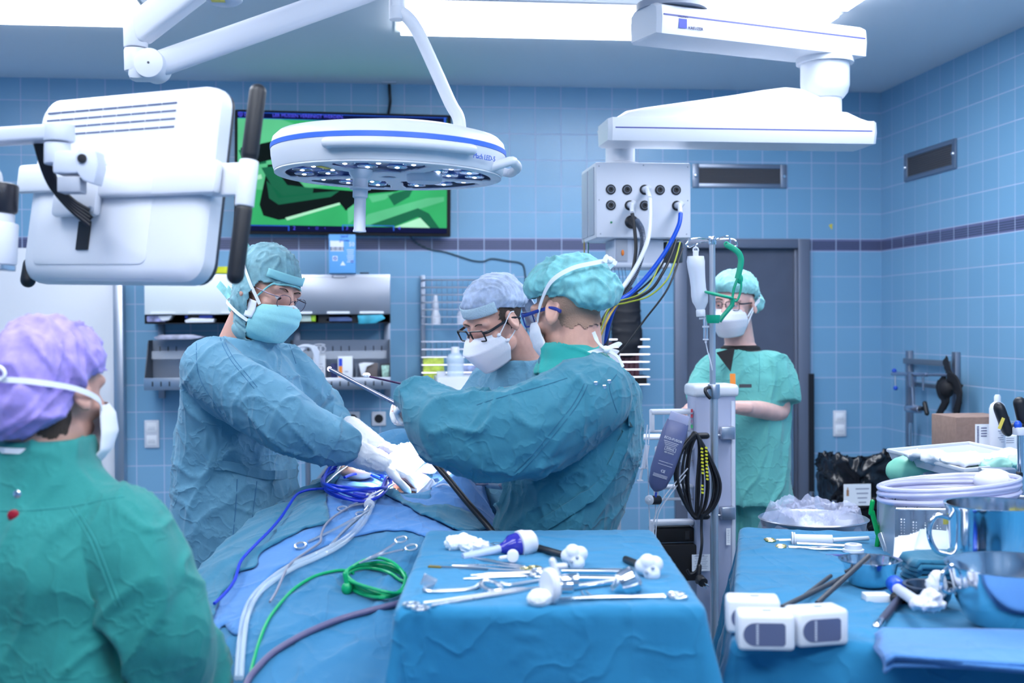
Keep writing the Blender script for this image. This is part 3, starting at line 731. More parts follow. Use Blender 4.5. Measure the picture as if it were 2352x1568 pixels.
b = MB(mtx((VP_.x, VP_.y, 0))); b.lathe([(.11, 2.585), (.11, 2.608)], n=40); b.lathe([(.070, 2.45), (.086, 2.47), (.094, 2.50), (.094, 2.585)], n=40); b.lathe([(.064, 2.26), (.064, 2.46)], n=40)
b.build('vertical_joint', WHITE, pend)
Lr = Vector((VP_.x, VP_.y, 0)); L0 = P(1385, 330, 4.55); L1 = P(1990, 345, 4.68); L0.z = L1.z = 2.302
prof2 = [(-.100, -.043), (.100, -.043), (.112, .0), (.105, .043), (-.105, .043), (-.112, .0)]
b = MB(); _, LF, LL = extr(b, prof2, L0, L1); b.build('lower_arm', WHITE, pend)
b = MB(LF)
for sx in (-1, 1): b.box((sx*.1115, .004, LL/2), (.002, .005, LL-.05))
b.build('stripe', STR, pend)
ldir = (L1-L0).normalized(); lside = Vector((0, 0, 1)).cross(ldir)
def hump(b, zoff, half, pts, bulge):
    rings = []
    for t, h in pts:
        c = L0+ldir*(t*LL); rings.append([c + lside*(half*math.cos(a)) + Vector((0, 0, .036+max(0, math.sin(a))**.7*h)) if math.sin(a) > -.01 else c+lside*(half*math.cos(a))+Vector((0, 0, .03)) for a in [2*PI*k/20 for k in range(20)]])
    b.ringloft(rings)
b = MB()
hump(b, 0, .095, [(.03, .01), (.08, .045), (.15, .06), (.3, .085), (.45, .11), (.6, .138), (.68, .15), (.74, .145), (.80, .12), (.86, .07), (.9, .02)], 0)
b.build('arm_cover', WHITE, pend)
b = MB()
hump(b, 0, .104, [(.04, .008), (.2, .02), (.5, .035), (.78, .055), (.84, .06), (.90, .055), (.94, .03), (.975, .01)], 0)
b.build('arm_shoulder', WHITE, pend)
# supply box
BC = P(1478, 460, 4.62); BR_ = Matrix.Translation(BC) @ Matrix.Rotation(-YAW+R(7), 4, 'Z') @ Matrix.Rotation(R(90), 4, 'X')   # local x right, y up, z towards the camera
bw, bh, bd = .376, .292, .30
b = MB(BR_); b.box((0, 0, -bd/2), (bw, bh, bd), bev=.006); b.build('supply_box', WHITE, pend)
b = MB(BR_); b.box((0, 0, .0015), (bw-.006, bh-.006, .003), bev=.001); fp = b.build('front_plate', WHITEP, pend)
b = MB(BR_)
for z in (.0,): 
    b.box((-bw/2-.002, 0, -bd*.25), (.004, bh-.03, .10), bev=.001); b.box((-bw/2-.002, 0, -bd*.72), (.004, bh-.03, .12), bev=.001)
b.build('side_panel', mat('side_panel_grey', (.42, .47, .56), .45), pend)
for x, y in [(-.175, .13), (.0, .135), (.175, .13), (-.175, 0), (.175, 0), (-.17, -.13), (.17, -.13)]:
    MB(BR_).lathe([(.003, .003), (.0025, .0045), (.0001, .0045)], mtx((x, y, 0)), 8).build('screw', GREYP, pend)
s_ = 1/594
def bl(px, py): return ((px-1478)*s_, (460-py)*s_)
socks = [(1401, 436), (1439, 436), (1480, 436), (1516, 436), (1554, 436), (1401, 472), (1445, 472), (1480, 472), (1556, 472)]
for px, py in socks:
    x, y = bl(px, py); o = MB(BR_).lathe([(.0195, .002), (.0195, .006), (.016, .008), (.011, .007), (.011, .012), (.005, .012), (.005, .004)], mtx((x, y, 0)), 24).build('gas_socket', BLACK, pend)
    MB(BR_).torus((x, y, .0085), .0125, .0012, n=20, m=6).build('ring', STEELD, o)
x, y = bl(1449, 510); MB(BR_).lathe([(.026, .002), (.026, .01), (.018, .02), (.018, .03), (.001, .03)], mtx((x, y, 0)), 24).build('large_socket', BLACK, pend)
x, y = bl(1402, 511); MB(BR_).lathe([(.0045, .002), (.004, .006), (.001, .007)], mtx((x, y, 0)), 12).build('status_light', mat('status_green', (.02, .25, .1), .3), pend)
n0 = BR_ @ Vector((-.065, bh/2, -.12))
b = MB(mtx(n0)); b.lathe([(.075, -.004), (.073, .012), (.058, .016), (.058, .075), (.08, .10), (.09, .14)], n=36); b.build('box_neck', WHITE, pend)
b = MB(BR_); b.box((-.01, -bh/2-.052, -.12), (.20, .10, .16), bev=.004); b.box((-.02, -bh/2-.105, -.11), (.26, .018, .22), bev=.006); b.box((-.075, -bh/2-.05, -.035), (.07, .10, .012), bev=.003); b.build('lower_column', LGREY, pend)
b = MB(BR_); b.box((-.08, -bh/2-.045, -.026), (.045, .085, .006), bev=.002); b.build('control_panel', GREYP, pend)
b = MB(BR_); b.sph((-.078, -bh/2-.055, -.022), (.006, .012, .004), n=12); b.build('switch', mat('orange_switch', (.8, .2, .02), .4), pend)
b = MB(BR_); b.cyl((.135, -bh/2-.01, -.1), (.135, -bh/2-.09, -.1), .045, n=24, bev=.004); b.build('cable_hub', DARK, pend)
# hoses
def plug(px, py, d=4.56):
    x, y = bl(px, py); return BR_ @ Vector((x, y, .012))
def hose(name, label, pts, r, m, cat='hose', plugm=None, at=None, grp=None):
    t = thing(name, label, cat, pts[-1], group=grp)
    MB().tube(pts, r, n=10, res=8).build('hose_tube' if cat == 'hose' else 'wire', m, t)
    if at is not None:
        b = MB(); n_ = BR_.to_3x3() @ Vector((0, 0, 1)); b.cyl(at, at+n_*.03, .012, n=16, bev=.002); e = at+n_*.03; b.cyl(e+Vector((.012, 0, .01)), e+Vector((-.004, 0, -.012)), .012, n=16, bev=.002); b.cyl(e, Vector(pts[0]), .009, n=12)
        b.build('plug', WHITEP, t)
    return t
a = plug(1480, 436)
hose('gas_hose', 'white gas hose plugged into the middle socket of the white supply box', [P(1492, 455, 4.45), P(1493, 500, 4.43), P(1488, 550, 4.4), P(1468, 600, 4.38), P(1438, 650, 4.36), P(1405, 690, 4.34), P(1385, 760, 4.42), P(1382, 845, 4.58)], .0085, mat('hose_white', (.75, .77, .83), .4), at=a)
a = plug(1556, 472)
hose('gas_hose', 'bright blue gas hose curving down from the right socket of the supply box', [P(1563, 490, 4.46), P(1558, 520, 4.44), P(1530, 575, 4.42), P(1490, 630, 4.40), P(1450, 672, 4.38), P(1415, 700, 4.36), P(1392, 770, 4.44), P(1388, 845, 4.58)], .0085, mat('hose_blue', (.0, .07, .55), .35), at=a)
a = plug(1445, 472)
hose('gas_hose', 'thin black gas hose plugged in at the lower left of the supply box', [P(1452, 490, 4.48), P(1458, 530, 4.47), P(1460, 580, 4.46), P(1448, 640, 4.45), P(1420, 690, 4.42), P(1395, 760, 4.46), P(1392, 845, 4.6)], .007, BLACK, at=a)
t = hose('corrugated_hose', 'dark ribbed hose hanging from the large black socket of the supply box', [P(1460, 505, 4.52), P(1474, 530, 4.5), P(1476, 570, 4.5), P(1462, 620, 4.47), P(1440, 660, 4.45), P(1410, 700, 4.42), P(1392, 780, 4.46), P(1386, 845, 4.6)], .011, mat('hose_ribbed', (.05, .055, .08), .5))
b = MB()
cp_ = catmull([P(1460, 505, 4.52), P(1474, 530, 4.5), P(1476, 570, 4.5), P(1462, 620, 4.47), P(1440, 660, 4.45), P(1410, 700, 4.42)], 12)
for i in range(2, len(cp_)-1, 1): F = frame(cp_[i], cp_[i+1]); b.torus((0, 0, 0), .0115, .0016, n=12, m=5, M=F)
b.build('ribs', STEELD, t)
for i, (pts, m, r, lb) in enumerate([
    ([P(1553, 552, 4.45), P(1540, 590, 4.4), P(1520, 630, 4.36), P(1495, 665, 4.35), P(1450, 690, 4.35), P(1405, 703, 4.35), P(1370, 760, 4.35)], BLACK, .0055, 'thick black cable arching from below the supply box to the left'),
    ([P(1562, 556, 4.43), P(1550, 600, 4.38), P(1530, 645, 4.34), P(1490, 680, 4.34), P(1440, 695, 4.33), P(1400, 708, 4.33), P(1375, 770, 4.33)], mat('wire_yellow_green', (.35, .40, .03), .5), .003, 'yellow-green earth wire arching below the supply box'),
    ([P(1568, 570, 4.42), P(1535, 660, 4.3), P(1480, 735, 4.3), P(1440, 790, 4.3), P(1418, 815, 4.3)], BLACK, .0035, 'thin black cable running diagonally down in front of the wire basket'),
    ([P(1545, 560, 4.5), P(1510, 625, 4.45), P(1470, 665, 4.45), P(1440, 680, 4.45)], BLACK, .004, 'short black cable behind the blue gas hose'),
    ([P(1425, 690, 4.36), P(1408, 712, 4.34), P(1395, 735, 4.3), P(1380, 770, 4.3), P(1365, 800, 4.3)], mat('wire_ochre', (.45, .30, .05), .5), .004, 'ochre wire beside the neck of the surgeon in the green bouffant cap'),
    ([P(1535, 555, 4.52), P(1500, 640, 4.36), P(1470, 675, 4.3), P(1425, 690, 4.3)], MATS['wire_yellow_green'], .0025, 'second, thinner yellow-green wire beneath the supply box')]):
    hose('cable', lb, pts, r, m, cat='cable', grp='cables below the supply box')
for i, x in enumerate((1342, 1351)):
    hose('cable', ('thin yellow wire' if i == 0 else 'thin green wire')+' hanging straight below the left of the supply box', [P(x, 545, 4.85), P(x, 575, 4.85), P(x+1, 612, 4.85)], .0025, mat('wire_ochre', (.45, .30, .05), .5) if i == 0 else mat('wire_green', (.02, .2, .12), .5), cat='cable')
# ================================================================ BACK WALL FITTINGS
def WX(px, Y=WALL_Y): return PY(px, 750, Y).x
def WZ(py, Y=WALL_Y, px=700): return PY(px, py, Y).z
# ---- television
ty = WALL_Y-.12
c00, c10, c11, c01 = PY(538, 250, ty), PY(1036, 263, ty), PY(1034, 545, ty), PY(540, 535, ty)
TC = (c00+c10+c11+c01)/4; tw = (c10-c00).length; th = (c00-c01).length
TM = face_frame(TC, c10-c00, (0, -1, 0))
tv = thing('television', 'large flat black wall screen showing a green camera picture', 'screen', TC, M=TM)
MB(TM).box((0, 0, -.03), (tw, th, .05), bev=.006).build('housing', BLACKM, tv)
MB(TM).box((0, 0, -.08), (.4, .3, .07)).build('wall_mount', DARK, tv)
def emi(name, col, s):
    m = bpy.data.materials.new(name); m.use_nodes = True; nt, b = nt_of(m)
    b.inputs['Base Color'].default_value = (0, 0, 0, 1); b.inputs['Roughness'].default_value = .6; b.inputs['Specular IOR Level'].default_value = .1
    n = nt.nodes.new('ShaderNodeTexNoise'); n.inputs['Scale'].default_value = 3.5; tc = nt.nodes.new('ShaderNodeTexCoord'); nt.links.new(tc.outputs['Object'], n.inputs['Vector'])
    mx = nt.nodes.new('ShaderNodeMix'); mx.data_type = 'RGBA'; nt.links.new(n.outputs['Fac'], mx.inputs[0])
    mx.inputs[6].default_value = (*[c*.72 for c in col], 1); mx.inputs[7].default_value = (*[c*1.28 for c in col], 1)
    nt.links.new(mx.outputs[2], b.inputs['Emission Color']); b.inputs['Emission Strength'].default_value = s
    return m
SC = [emi('screen_green', (.04, .50, .17), .55), emi('screen_light_green', (.12, .62, .30), .55), emi('screen_black', (.001, .006, .006), .55), emi('screen_dark_green', (.01, .16, .08), .55),
      emi('screen_mint', (.45, .9, .62), .6), emi('screen_blue', (.001, .003, .035), .8), emi('screen_blue_line', (.02, .10, .6), .8)]
b = MB(TM); sw, sh = tw-.03, th-.035
def spoly(pts, k, mi):
    """pts in photo pixels on the tv plane"""
    L = []
    for x, y in pts:
        q = TM.inverted() @ PY(x, y, ty); L.append((q.x, q.y))
    vs = [b.bm.verts.new(TM @ Vector((x, y, .0006+k*.00025))) for x, y in L]; b.bm.faces.new(vs); b.mark(mi)
spoly([(546, 258), (1027, 272), (1026, 533), (548, 524)], 0, 0)
spoly([(546, 272), (640, 272), (735, 305), (800, 330), (800, 420), (640, 440), (546, 430)], 1, 1)
spoly([(800, 275), (1027, 280), (1027, 300), (830, 300)], 1, 1)
spoly([(700, 280), (752, 278), (753, 300), (722, 300)], 2, 0)
spoly([(548, 345), (605, 330), (612, 375), (575, 380), (560, 372)], 2, 3); spoly([(552, 340), (622, 325), (700, 330), (700, 350), (600, 372), (575, 378)], 3, 2)
spoly([(615, 378), (650, 376), (700, 430), (830, 440), (840, 410), (980, 400), (910, 440), (830, 478), (640, 505), (605, 495), (596, 470)], 4, 2)
spoly([(612, 415), (650, 450), (700, 445), (780, 438), (760, 452), (640, 470), (618, 455)], 5, 3)
spoly([(600, 385), (628, 382), (660, 425), (720, 432), (718, 445), (640, 455)], 5, 3)
spoly([(560, 410), (600, 400), (602, 410), (560, 420)], 5, 4)
spoly([(640, 510), (780, 466), (790, 478), (815, 520), (650, 520)], 5, 0)
spoly([(655, 500), (780, 465), (782, 470), (660, 506)], 6, 4)
spoly([(820, 520), (845, 445), (905, 440), (1000, 425), (1026, 430), (1026, 527), (840, 522)], 5, 0)
spoly([(822, 520), (845, 492), (980, 455), (1020, 452), (1020, 462), (900, 500), (850, 522)], 6, 1)
spoly([(850, 516), (960, 478), (985, 490), (1010, 525), (990, 525), (960, 498), (900, 522)], 7, 3)
spoly([(905, 522), (965, 500), (990, 526)], 8, 4)
spoly([(845, 450), (905, 442), (885, 458), (855, 465)], 7, 1); spoly([(890, 448), (950, 432), (940, 452), (905, 472)], 7, 3)
spoly([(798, 480), (822, 462), (818, 500), (800, 515)], 7, 1)
spoly([(546, 256), (1027, 269), (1026, 286), (546, 271)], 9, 5)
spoly([(546, 257), (1027, 270.5), (1027, 271.7), (546, 258.2)], 10, 6); spoly([(546, 270), (1026, 285), (1026, 286), (546, 271)], 10, 6); spoly([(1020, 270), (1024, 270), (1024, 286), (1020, 286)], 10, 6)
spoly([(546, 515), (1026, 524), (1026, 536), (546, 529)], 9, 5)
for x0, x1 in ((548, 662), (786, 903)):
    spoly([(x0, 516), (x1, 518), (x1, 519.6), (x0, 517.6)], 10, 6); spoly([(x1, 518), (x1+2.5, 518), (x1+2.5, 530), (x1, 530)], 10, 6); spoly([(x0, 516), (x0+2.5, 516), (x0+2.5, 529), (x0, 529)], 10, 6)
b.build('picture', SC, tv)
TXT = emi('screen_lettering', (.10, .10, .95), .7)
def ttext(s, px, py, size, al='LEFT'):
    o = TM.copy(); q = PY(px, py, ty); o.translation = q+Vector((0, -.004, 0)); return text(s, size, o, TXT, tv, 'screen_lettering', align=al)
ttext('DIE FIBER', 561, 263, .026); ttext('LER MÜSSEN VEREINIGT WERDEN.', 626, 265, .026)
q = PY(552.5, 262.5, ty); b = MB(TM); qq = TM.inverted() @ q; b.torus((qq.x, qq.y, .004), .011, .0015, n=20, m=5); b.box((qq.x, qq.y, .004), (.004, .012, .001), rot=(0, 0, .6)); b.build('round_icon', TXT, tv)
for s, x in (('1', 553), ('2', 676), ('3', 797), ('4', 917)): ttext(s, x, 524, .03, 'CENTER')
for x in (709, 747): ttext('◂' if x < 720 else '▸', x, 524, .02, 'CENTER')
qq = TM.inverted() @ PY(728, 524, ty); b = MB(TM); b.torus((qq.x, qq.y, .004), .008, .001, n=4, m=4, rot=(0, 0, PI/4)); b.build('square_icon', TXT, tv)
c0 = PY(895, 196, WALL_Y-.03)
t = thing('cable', 'short black cable from the ceiling outlet down to the wall screen', 'cable', c0)
MB().tube([PY(894, 194, WALL_Y-.02), PY(895, 215, WALL_Y-.03), PY(896, 235, WALL_Y-.03), PY(892, 262, WALL_Y-.06)], .009).build('wire', BLACK, t)
tag(MB().box(PY(893, 190, WALL_Y-.03)+Vector((0, 0, .004)), (.085, .06, .016), bev=.003).build('ceiling_outlet', WHITEP), 'small white outlet box on the ceiling above the wall screen', 'outlet box')
t = thing('cable', 'thin dark cable running across the tiles from the wall screen to the wire rack', 'cable', PY(1200, 620, WALL_Y-.01))
MB().tube([PY(940, 540, WALL_Y-.06)]+[PY(x, y, WALL_Y-.008) for x, y in ((960, 560), (990, 573), (1020, 578), (1050, 587), (1085, 598), (1110, 600), (1130, 594), (1165, 599), (1195, 604), (1205, 620), (1209, 680), (1210, 760))], .0045).build('wire', mat('cable_slate', (.03, .07, .10), .5), t)

# ---- stainless cabinets
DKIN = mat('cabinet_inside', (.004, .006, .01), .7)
def cabinet(x0, x1, y0, y1, y2, label, lum, labels):
    Yf = 6.70
    X0, X1 = PY(x0, y1, Yf).x, PY(x1, y1, Yf).x; Z0, Z1, Z2 = WZ(y0, Yf, (x0+x1)/2), WZ(y1, Yf, (x0+x1)/2), WZ(y2, Yf, (x0+x1)/2)
    t = thing('wall_cabinet', label, 'cabinet', ((X0+X1)/2, WALL_Y-.15, Z2), group='stainless dispenser cabinets')
    MB().boxw((X0, Yf+.004, Z1), (X1, WALL_Y-.002, Z0), .003).build('body', STEEL, t)
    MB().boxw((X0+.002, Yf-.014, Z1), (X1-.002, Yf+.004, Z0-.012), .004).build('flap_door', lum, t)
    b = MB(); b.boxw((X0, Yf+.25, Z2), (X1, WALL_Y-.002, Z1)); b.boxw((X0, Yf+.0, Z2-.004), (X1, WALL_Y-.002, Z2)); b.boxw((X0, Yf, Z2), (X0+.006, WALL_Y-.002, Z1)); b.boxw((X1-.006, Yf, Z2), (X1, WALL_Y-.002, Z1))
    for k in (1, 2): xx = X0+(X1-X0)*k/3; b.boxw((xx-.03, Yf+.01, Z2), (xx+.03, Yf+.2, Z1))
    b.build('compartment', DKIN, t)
    for lx0, lx1 in labels:
        a = PY(lx0, y1-5, Yf-.016); c = PY(lx1, y1-5, Yf-.016)
        MB().boxw((a.x, Yf-.017, Z1+.005), (c.x, Yf-.0145, Z1+.017), 0).build('name_strip', PAPER, t)
    return t, X0, X1, Z0, Z1, Z2, Yf
STB = mat('steel_front_glare', (.80, .84, .84), .45, .15); STG = mat('steel_front', (.42, .44, .50), .36, .9, bump=.05, bscale=100)  # STB: steel front with the left cabinet's glare put into its pale colour
cabinet(332, 664, 630, 722, 741, 'stainless wall cabinet left of and behind the hooded surgeon, bright glare coloured into its front', STB, [(346, 402), (432, 482), (508, 560), (600, 655)])
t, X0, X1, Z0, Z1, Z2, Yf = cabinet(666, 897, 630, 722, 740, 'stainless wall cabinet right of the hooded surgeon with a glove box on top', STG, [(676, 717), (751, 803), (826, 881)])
text('BLANCO', .02, face_frame((PY(779, 635, Yf-.016)), (1, 0, 0), (0, -1, 0))@Matrix.Translation((0, 0, .003)), INK, t, 'plate_lettering')
MB().box(PY(779, 635.5, Yf-.016), (.065, .018, .003)).build('plate', PAPER, t)
# packs sticking out of the slots
def pack(pts, Y, m, label, cat='package', grp='packs in the cabinet slots', dep=.12, name='sterile_pack'):
    q = [PY(x, y, Y) for x, y in pts]; cx = sum(v.x for v in q)/len(q); cz = sum(v.z for v in q)/len(q)
    F = face_frame((cx, Y, cz), (1, 0, 0), (0, -1, 0)); iF = F.inverted()
    poly = [((iF@v).x, (iF@v).y) for v in q]
    return tag(MB().prism(poly, dep, F @ Matrix.Translation((0, 0, -dep/2)), bev=.003).build(name, m), label, cat, grp)
PBLUE = mat('pack_blue', (.03, .07, .45), .4); PVIO = mat('pack_violet', (.35, .36, .62), .5, var=.5, vscale=30)
pack([(336, 725), (372, 724), (385, 733), (378, 739), (337, 739)], 6.71, PVIO, 'violet and white sterile pack in the leftmost cabinet slot', grp=None)
pack([(362, 726), (395, 724), (388, 735), (372, 737)], 6.705, PAPER, 'white sterile pack corner poking out of the leftmost cabinet slot', grp=None)
pack([(424, 724), (488, 723), (488, 730), (425, 731)], 6.715, PBLUE, 'blue pack in the second cabinet slot', grp=None)
pack([(424, 735), (440, 730), (492, 732), (490, 740), (426, 741)], 6.70, PAPER, 'white folded pack below the blue one in the second cabinet slot', grp=None)
pack([(667, 724), (716, 724), (722, 738), (668, 739)], 6.71, mat('pack_green_white', (.55, .66, .60), .5, var=.3, vscale=20), 'pale green pack in the slot right of the face mask', grp=None)
pack([(714, 724), (725, 724), (725, 738), (715, 738)], 6.705, mat('pack_lime', (.35, .60, .03), .5), 'bright lime pack edge beside the face mask', grp=None)
pack([(748, 733), (756, 728), (800, 727), (810, 732), (809, 738), (749, 738)], 6.71, mat('pack_navy', (.06, .10, .25), .5, var=.4), 'dark blue pack in the middle slot of the right cabinet', grp=None)
pack([(821, 724), (878, 722), (885, 731), (862, 742), (824, 744)], 6.69, mat('pack_cyan', (.04, .36, .50), .5, var=.4, vscale=15), 'cyan folded pack hanging out of the right slot of the right cabinet', grp=None)
pack([(352, 775), (368, 769), (440, 768), (470, 774), (440, 779), (360, 780)], 6.75, mat('clear_pack', (.45, .46, .6), .3, var=.3, vscale=25), 'clear crumpled pack lying on top of the left open bin', grp=None)
# glove box
Yg = 6.68
g0, g1 = PY(755, 538, Yg), PY(817, 627, Yg)
t = thing('glove_box', 'light blue cardboard glove box standing on the right steel cabinet', 'box', ((g0.x+g1.x)/2, Yg, g1.z))
MB().boxw((g0.x, Yg, g1.z), (g1.x+.0, Yg+.13, g0.z), .002).build('carton', mat('carton_blue', (.13, .40, .80), .5), t)
FG = face_frame(((g0.x+g1.x)/2, Yg-.0006, (g0.z+g1.z)/2), (1, 0, 0), (0, -1, 0)); gw, gh = g1.x-g0.x, g0.z-g1.z
b = MB(FG); b.box((-.01-gw*.13, .2*gh, 0), (gw*.5, gh*.27, .0008)); b.box((-gw*.27, -gh*.12, 0), (.026, .026, .0008)); b.prism([(-.012, -gh*.30), (.018, -gh*.30), (.003, -gh*.19)], .0008); b.build('white_label', PAPER, t)
b = MB(FG)
for k in range(9): b.box((-.062+k*.0085, .13*gh, .0006), (.004 if k % 3 else .006, .02, .0006))
b.build('bar_code', INK, t)
text('nitril\ngloves', .022, FG @ mtx((.012, gh*.40, .0008)), mat('print_blue', (.02, .12, .6), .5), t)
text('50', .032, FG @ mtx((.052, gh*.24, .0008)), PAPER, t)
b = MB(FG)
for k in range(7): b.box((.045, .10*gh-k*.011, .0004), (.04-.004*(k % 3), .003, .0006))
b.build('print_lines', PAPER, t)
b = MB(FG); b.torus((-gw*.27, -gh*.12, .0008), .007, .003, n=14, m=4); b.torus((.055, -gh*.2, .0008), .006, .002, n=14, m=4); b.build('print_marks', MATS['print_blue'], t)
tag(MB().box(PY(837, 627, Yg+.05), (.05, .05, .006), bev=.002).build('phone', DARK), 'thin dark flat object on the steel cabinet beside the glove box', 'phone')
# yellow discs on left cabinet
b = MB(mtx(PY(520, 629, 6.8)));
for k in range(7): b.torus((.002*((k*7) % 3), 0, .006+.005*k), .075-.004*k, .004, n=30, m=6, ex=.7)
tag(b.build('cable_coil', mat('yellow_cable', (.75, .75, .03), .45)), 'coil of bright yellow cable on top of the left steel cabinet', 'cable')

# ---- uprights and open perforated bins
for i, (x, y0, y1) in enumerate(((371, 740, 914), (682, 740, 905), (889, 740, 910))):
    a = PY(x, y0, WALL_Y-.012); c = PY(x, y1, WALL_Y-.012)
    tag(MB().boxw((a.x-.018, WALL_Y-.03, c.z), (a.x+.018, WALL_Y-.002, a.z), .002).build('wall_rail', STEELD), ('leftmost', 'middle', 'rightmost')[i]+' upright steel wall rail holding the open bins under the cabinets', 'rail', 'upright wall rails')
def bin_(x0, x1, y0, y1, y2, label, hollow):
    Yf, Yb = 6.72, WALL_Y-.04
    X0, X1 = PY(x0, y1, Yf).x, PY(x1, y1, Yf).x; Zt, Zl, Zb = WZ(y0, Yb, x0), WZ(y1, Yf, x0), WZ(y2, Yf, x0)
    t = thing('open_bin', label, 'shelf', ((X0+X1)/2, Yb, Zb), group='open steel bins')
    b = MB(); b.boxw((X0, Yb-.004, Zb), (X1, Yb, Zt)); b.boxw((X0, Yf, Zb), (X1, Yb, Zb+.004)); b.build('back_and_floor', STEELD, t)
    b = MB(); b.boxw((X0, Yf-.004, Zb), (X1, Yf, Zl), .001); b.build('front_lip', STEEL, t)
    for X in (X0+.003, X1-.003):
        b = MB(); b.ringloft([[Vector((X+s, Yf, Zb)), Vector((X+s, Yb, Zb)), Vector((X+s, Yb, Zt)), Vector((X+s, Yf+.12, Zt)), Vector((X+s, Yf, Zl))] for s in (-.002, .002)])
        b.build('side_plate', mat('side_plate_dark', (.05, .06, .08), .45, .5), t)
    n = int((X1-X0)/.045)
    for k in range(1, n):
        if k % 4 == 0: continue
        x = X0+(X1-X0)*k/n
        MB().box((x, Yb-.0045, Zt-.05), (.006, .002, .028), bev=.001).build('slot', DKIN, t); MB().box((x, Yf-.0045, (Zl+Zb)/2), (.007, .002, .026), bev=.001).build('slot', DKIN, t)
    b = MB(); z = (Zt+Zl)/2+.02
    b.boxw((X0+.02, Yf+.12, z-.022), (X1-.02, Yf+.124, z+.022)); 
    for k in (.33, .66): xx = X0+(X1-X0)*k; b.boxw((xx, Yf+.01, Zb+.01), (xx+.003, Yb, Zl+.06))
    b.build('clear_divider', mat('clear_sheet', (.8, .85, .95), .1, alpha=.3), t)
    return t
bin_(331, 640, 781, 868, 896, 'open perforated steel bin at far left, below the bright cabinet', 0)
bin_(664, 897, 781, 868, 896, 'open perforated steel bin right of the hooded surgeon, filled with small boxes', 0)
def wbox(x0, y0, x1, y1, Y, dep, m, name, label, cat):
    a, c = PY(x0, y0, Y), PY(x1, y1, Y)
    return tag(MB().boxw((a.x, Y, c.z), (c.x, Y+dep, a.z), .002).build(name, m), label, cat)
t = thing('tissue_box', 'plain white carton in the steel bin, beside the looped tubing', 'box', PY(733, 870, 6.76))
a, c = PY(719, 815, 6.76), PY(747, 871, 6.76); MB().boxw((a.x, 6.76, c.z), (c.x, 6.86, a.z), .002).build('carton', PAPER, t)
b = MB(); 
for k in range(5): b.boxw((a.x+.01, 6.759, a.z-.05-.016*k), (c.x-.015, 6.7598, a.z-.053-.016*k))
b.build('print_lines', GREYINK, t)
t = thing('medicine_box', 'white medicine box with a blue and orange stripe in the steel bin', 'box', PY(793, 870, 6.76))
a, c = PY(776, 818, 6.76), PY(810, 871, 6.76); MB().boxw((a.x, 6.76, c.z), (c.x, 6.82, a.z), .002).build('carton', PAPER, t)
xw = c.x-a.x; MB().boxw((a.x+xw*.06, 6.7585, a.z-.055), (a.x+xw*.30, 6.7598, a.z-.012)).build('blue_stripe', mat('stripe_blue', (.01, .06, .6), .5), t)
MB().boxw((a.x+xw*.06, 6.7585, c.z+.01), (a.x+xw*.30, 6.7598, a.z-.056)).build('orange_stripe', mat('stripe_orange', (.9, .28, .03), .5), t)
MB().boxw((a.x+xw*.45, 6.7585, a.z-.088), (a.x+xw*.7, 6.7598, a.z-.084)).build('print_line', GREYINK, t)
pack([(824, 834), (838, 831), (868, 834), (866, 869), (832, 870)], 6.78, mat('brown_card', (.16, .13, .13), .6), 'dark brown leaflet holder in the steel bin', grp=None, dep=.04, name='leaflet_holder')
pack([(824, 835), (836, 832), (860, 833), (842, 842), (836, 864), (830, 862)], 6.765, PAPER, 'white curled leaflet in front of the brown holder in the steel bin', grp=None, dep=.003, name='leaflet')
pack([(872, 836), (896, 834), (897, 870), (874, 870)], 6.78, mat('dark_case', (.02, .02, .03), .5), 'black-edged case at the right end of the steel bin', grp=None, dep=.05, name='case')
pack([(876, 839), (894, 838), (894, 868), (878, 868)], 6.76, mat('mint_print', (.40, .62, .52), .6, var=.4, vscale=60), 'mint and white card in front of the black-edged case in the steel bin', grp=None, dep=.004, name='card')
wbox(760, 835, 774, 870, 6.80, .05, mat('dark_blue_box', (.03, .04, .16), .5), 'small_box', 'small dark blue box beside the white medicine box', 'box')
b = MB()
for k in range(8):
    o = (k-3.5)*3; b.tube([PY(690+o, 795+abs(o)*.4, 6.70), PY(722+o*.6, 800, 6.69), PY(728+o*.3, 850, 6.69), PY(715+o, 880-k, 6.70), PY(690+o*1.2, 868, 6.70), PY(676+o*.7, 830, 6.70)], .0062, n=7, closed=True)
b.tube([PY(716, 870, 6.68), PY(719, 900, 6.68), PY(721, 960, 6.68)], .006)
tag(b.build('coiled_tubing', mat('tubing_milky', (.62, .67, .78), .3)), 'looped milky tubing hanging over the front of the steel bin', 'tubing')
b = MB(); 
for x in (731, 741): q = PY(x, 801, 6.74); b.torus(q, .016, .003, rot=(PI/2, 0, 0), n=20, m=6)
b.tube([PY(722, 792, 6.74), PY(735, 790, 6.735), PY(747, 792, 6.74)], .003)
tag(b.build('safety_goggles', FROST), 'clear safety goggles hung at the back of the steel bin', 'goggles')

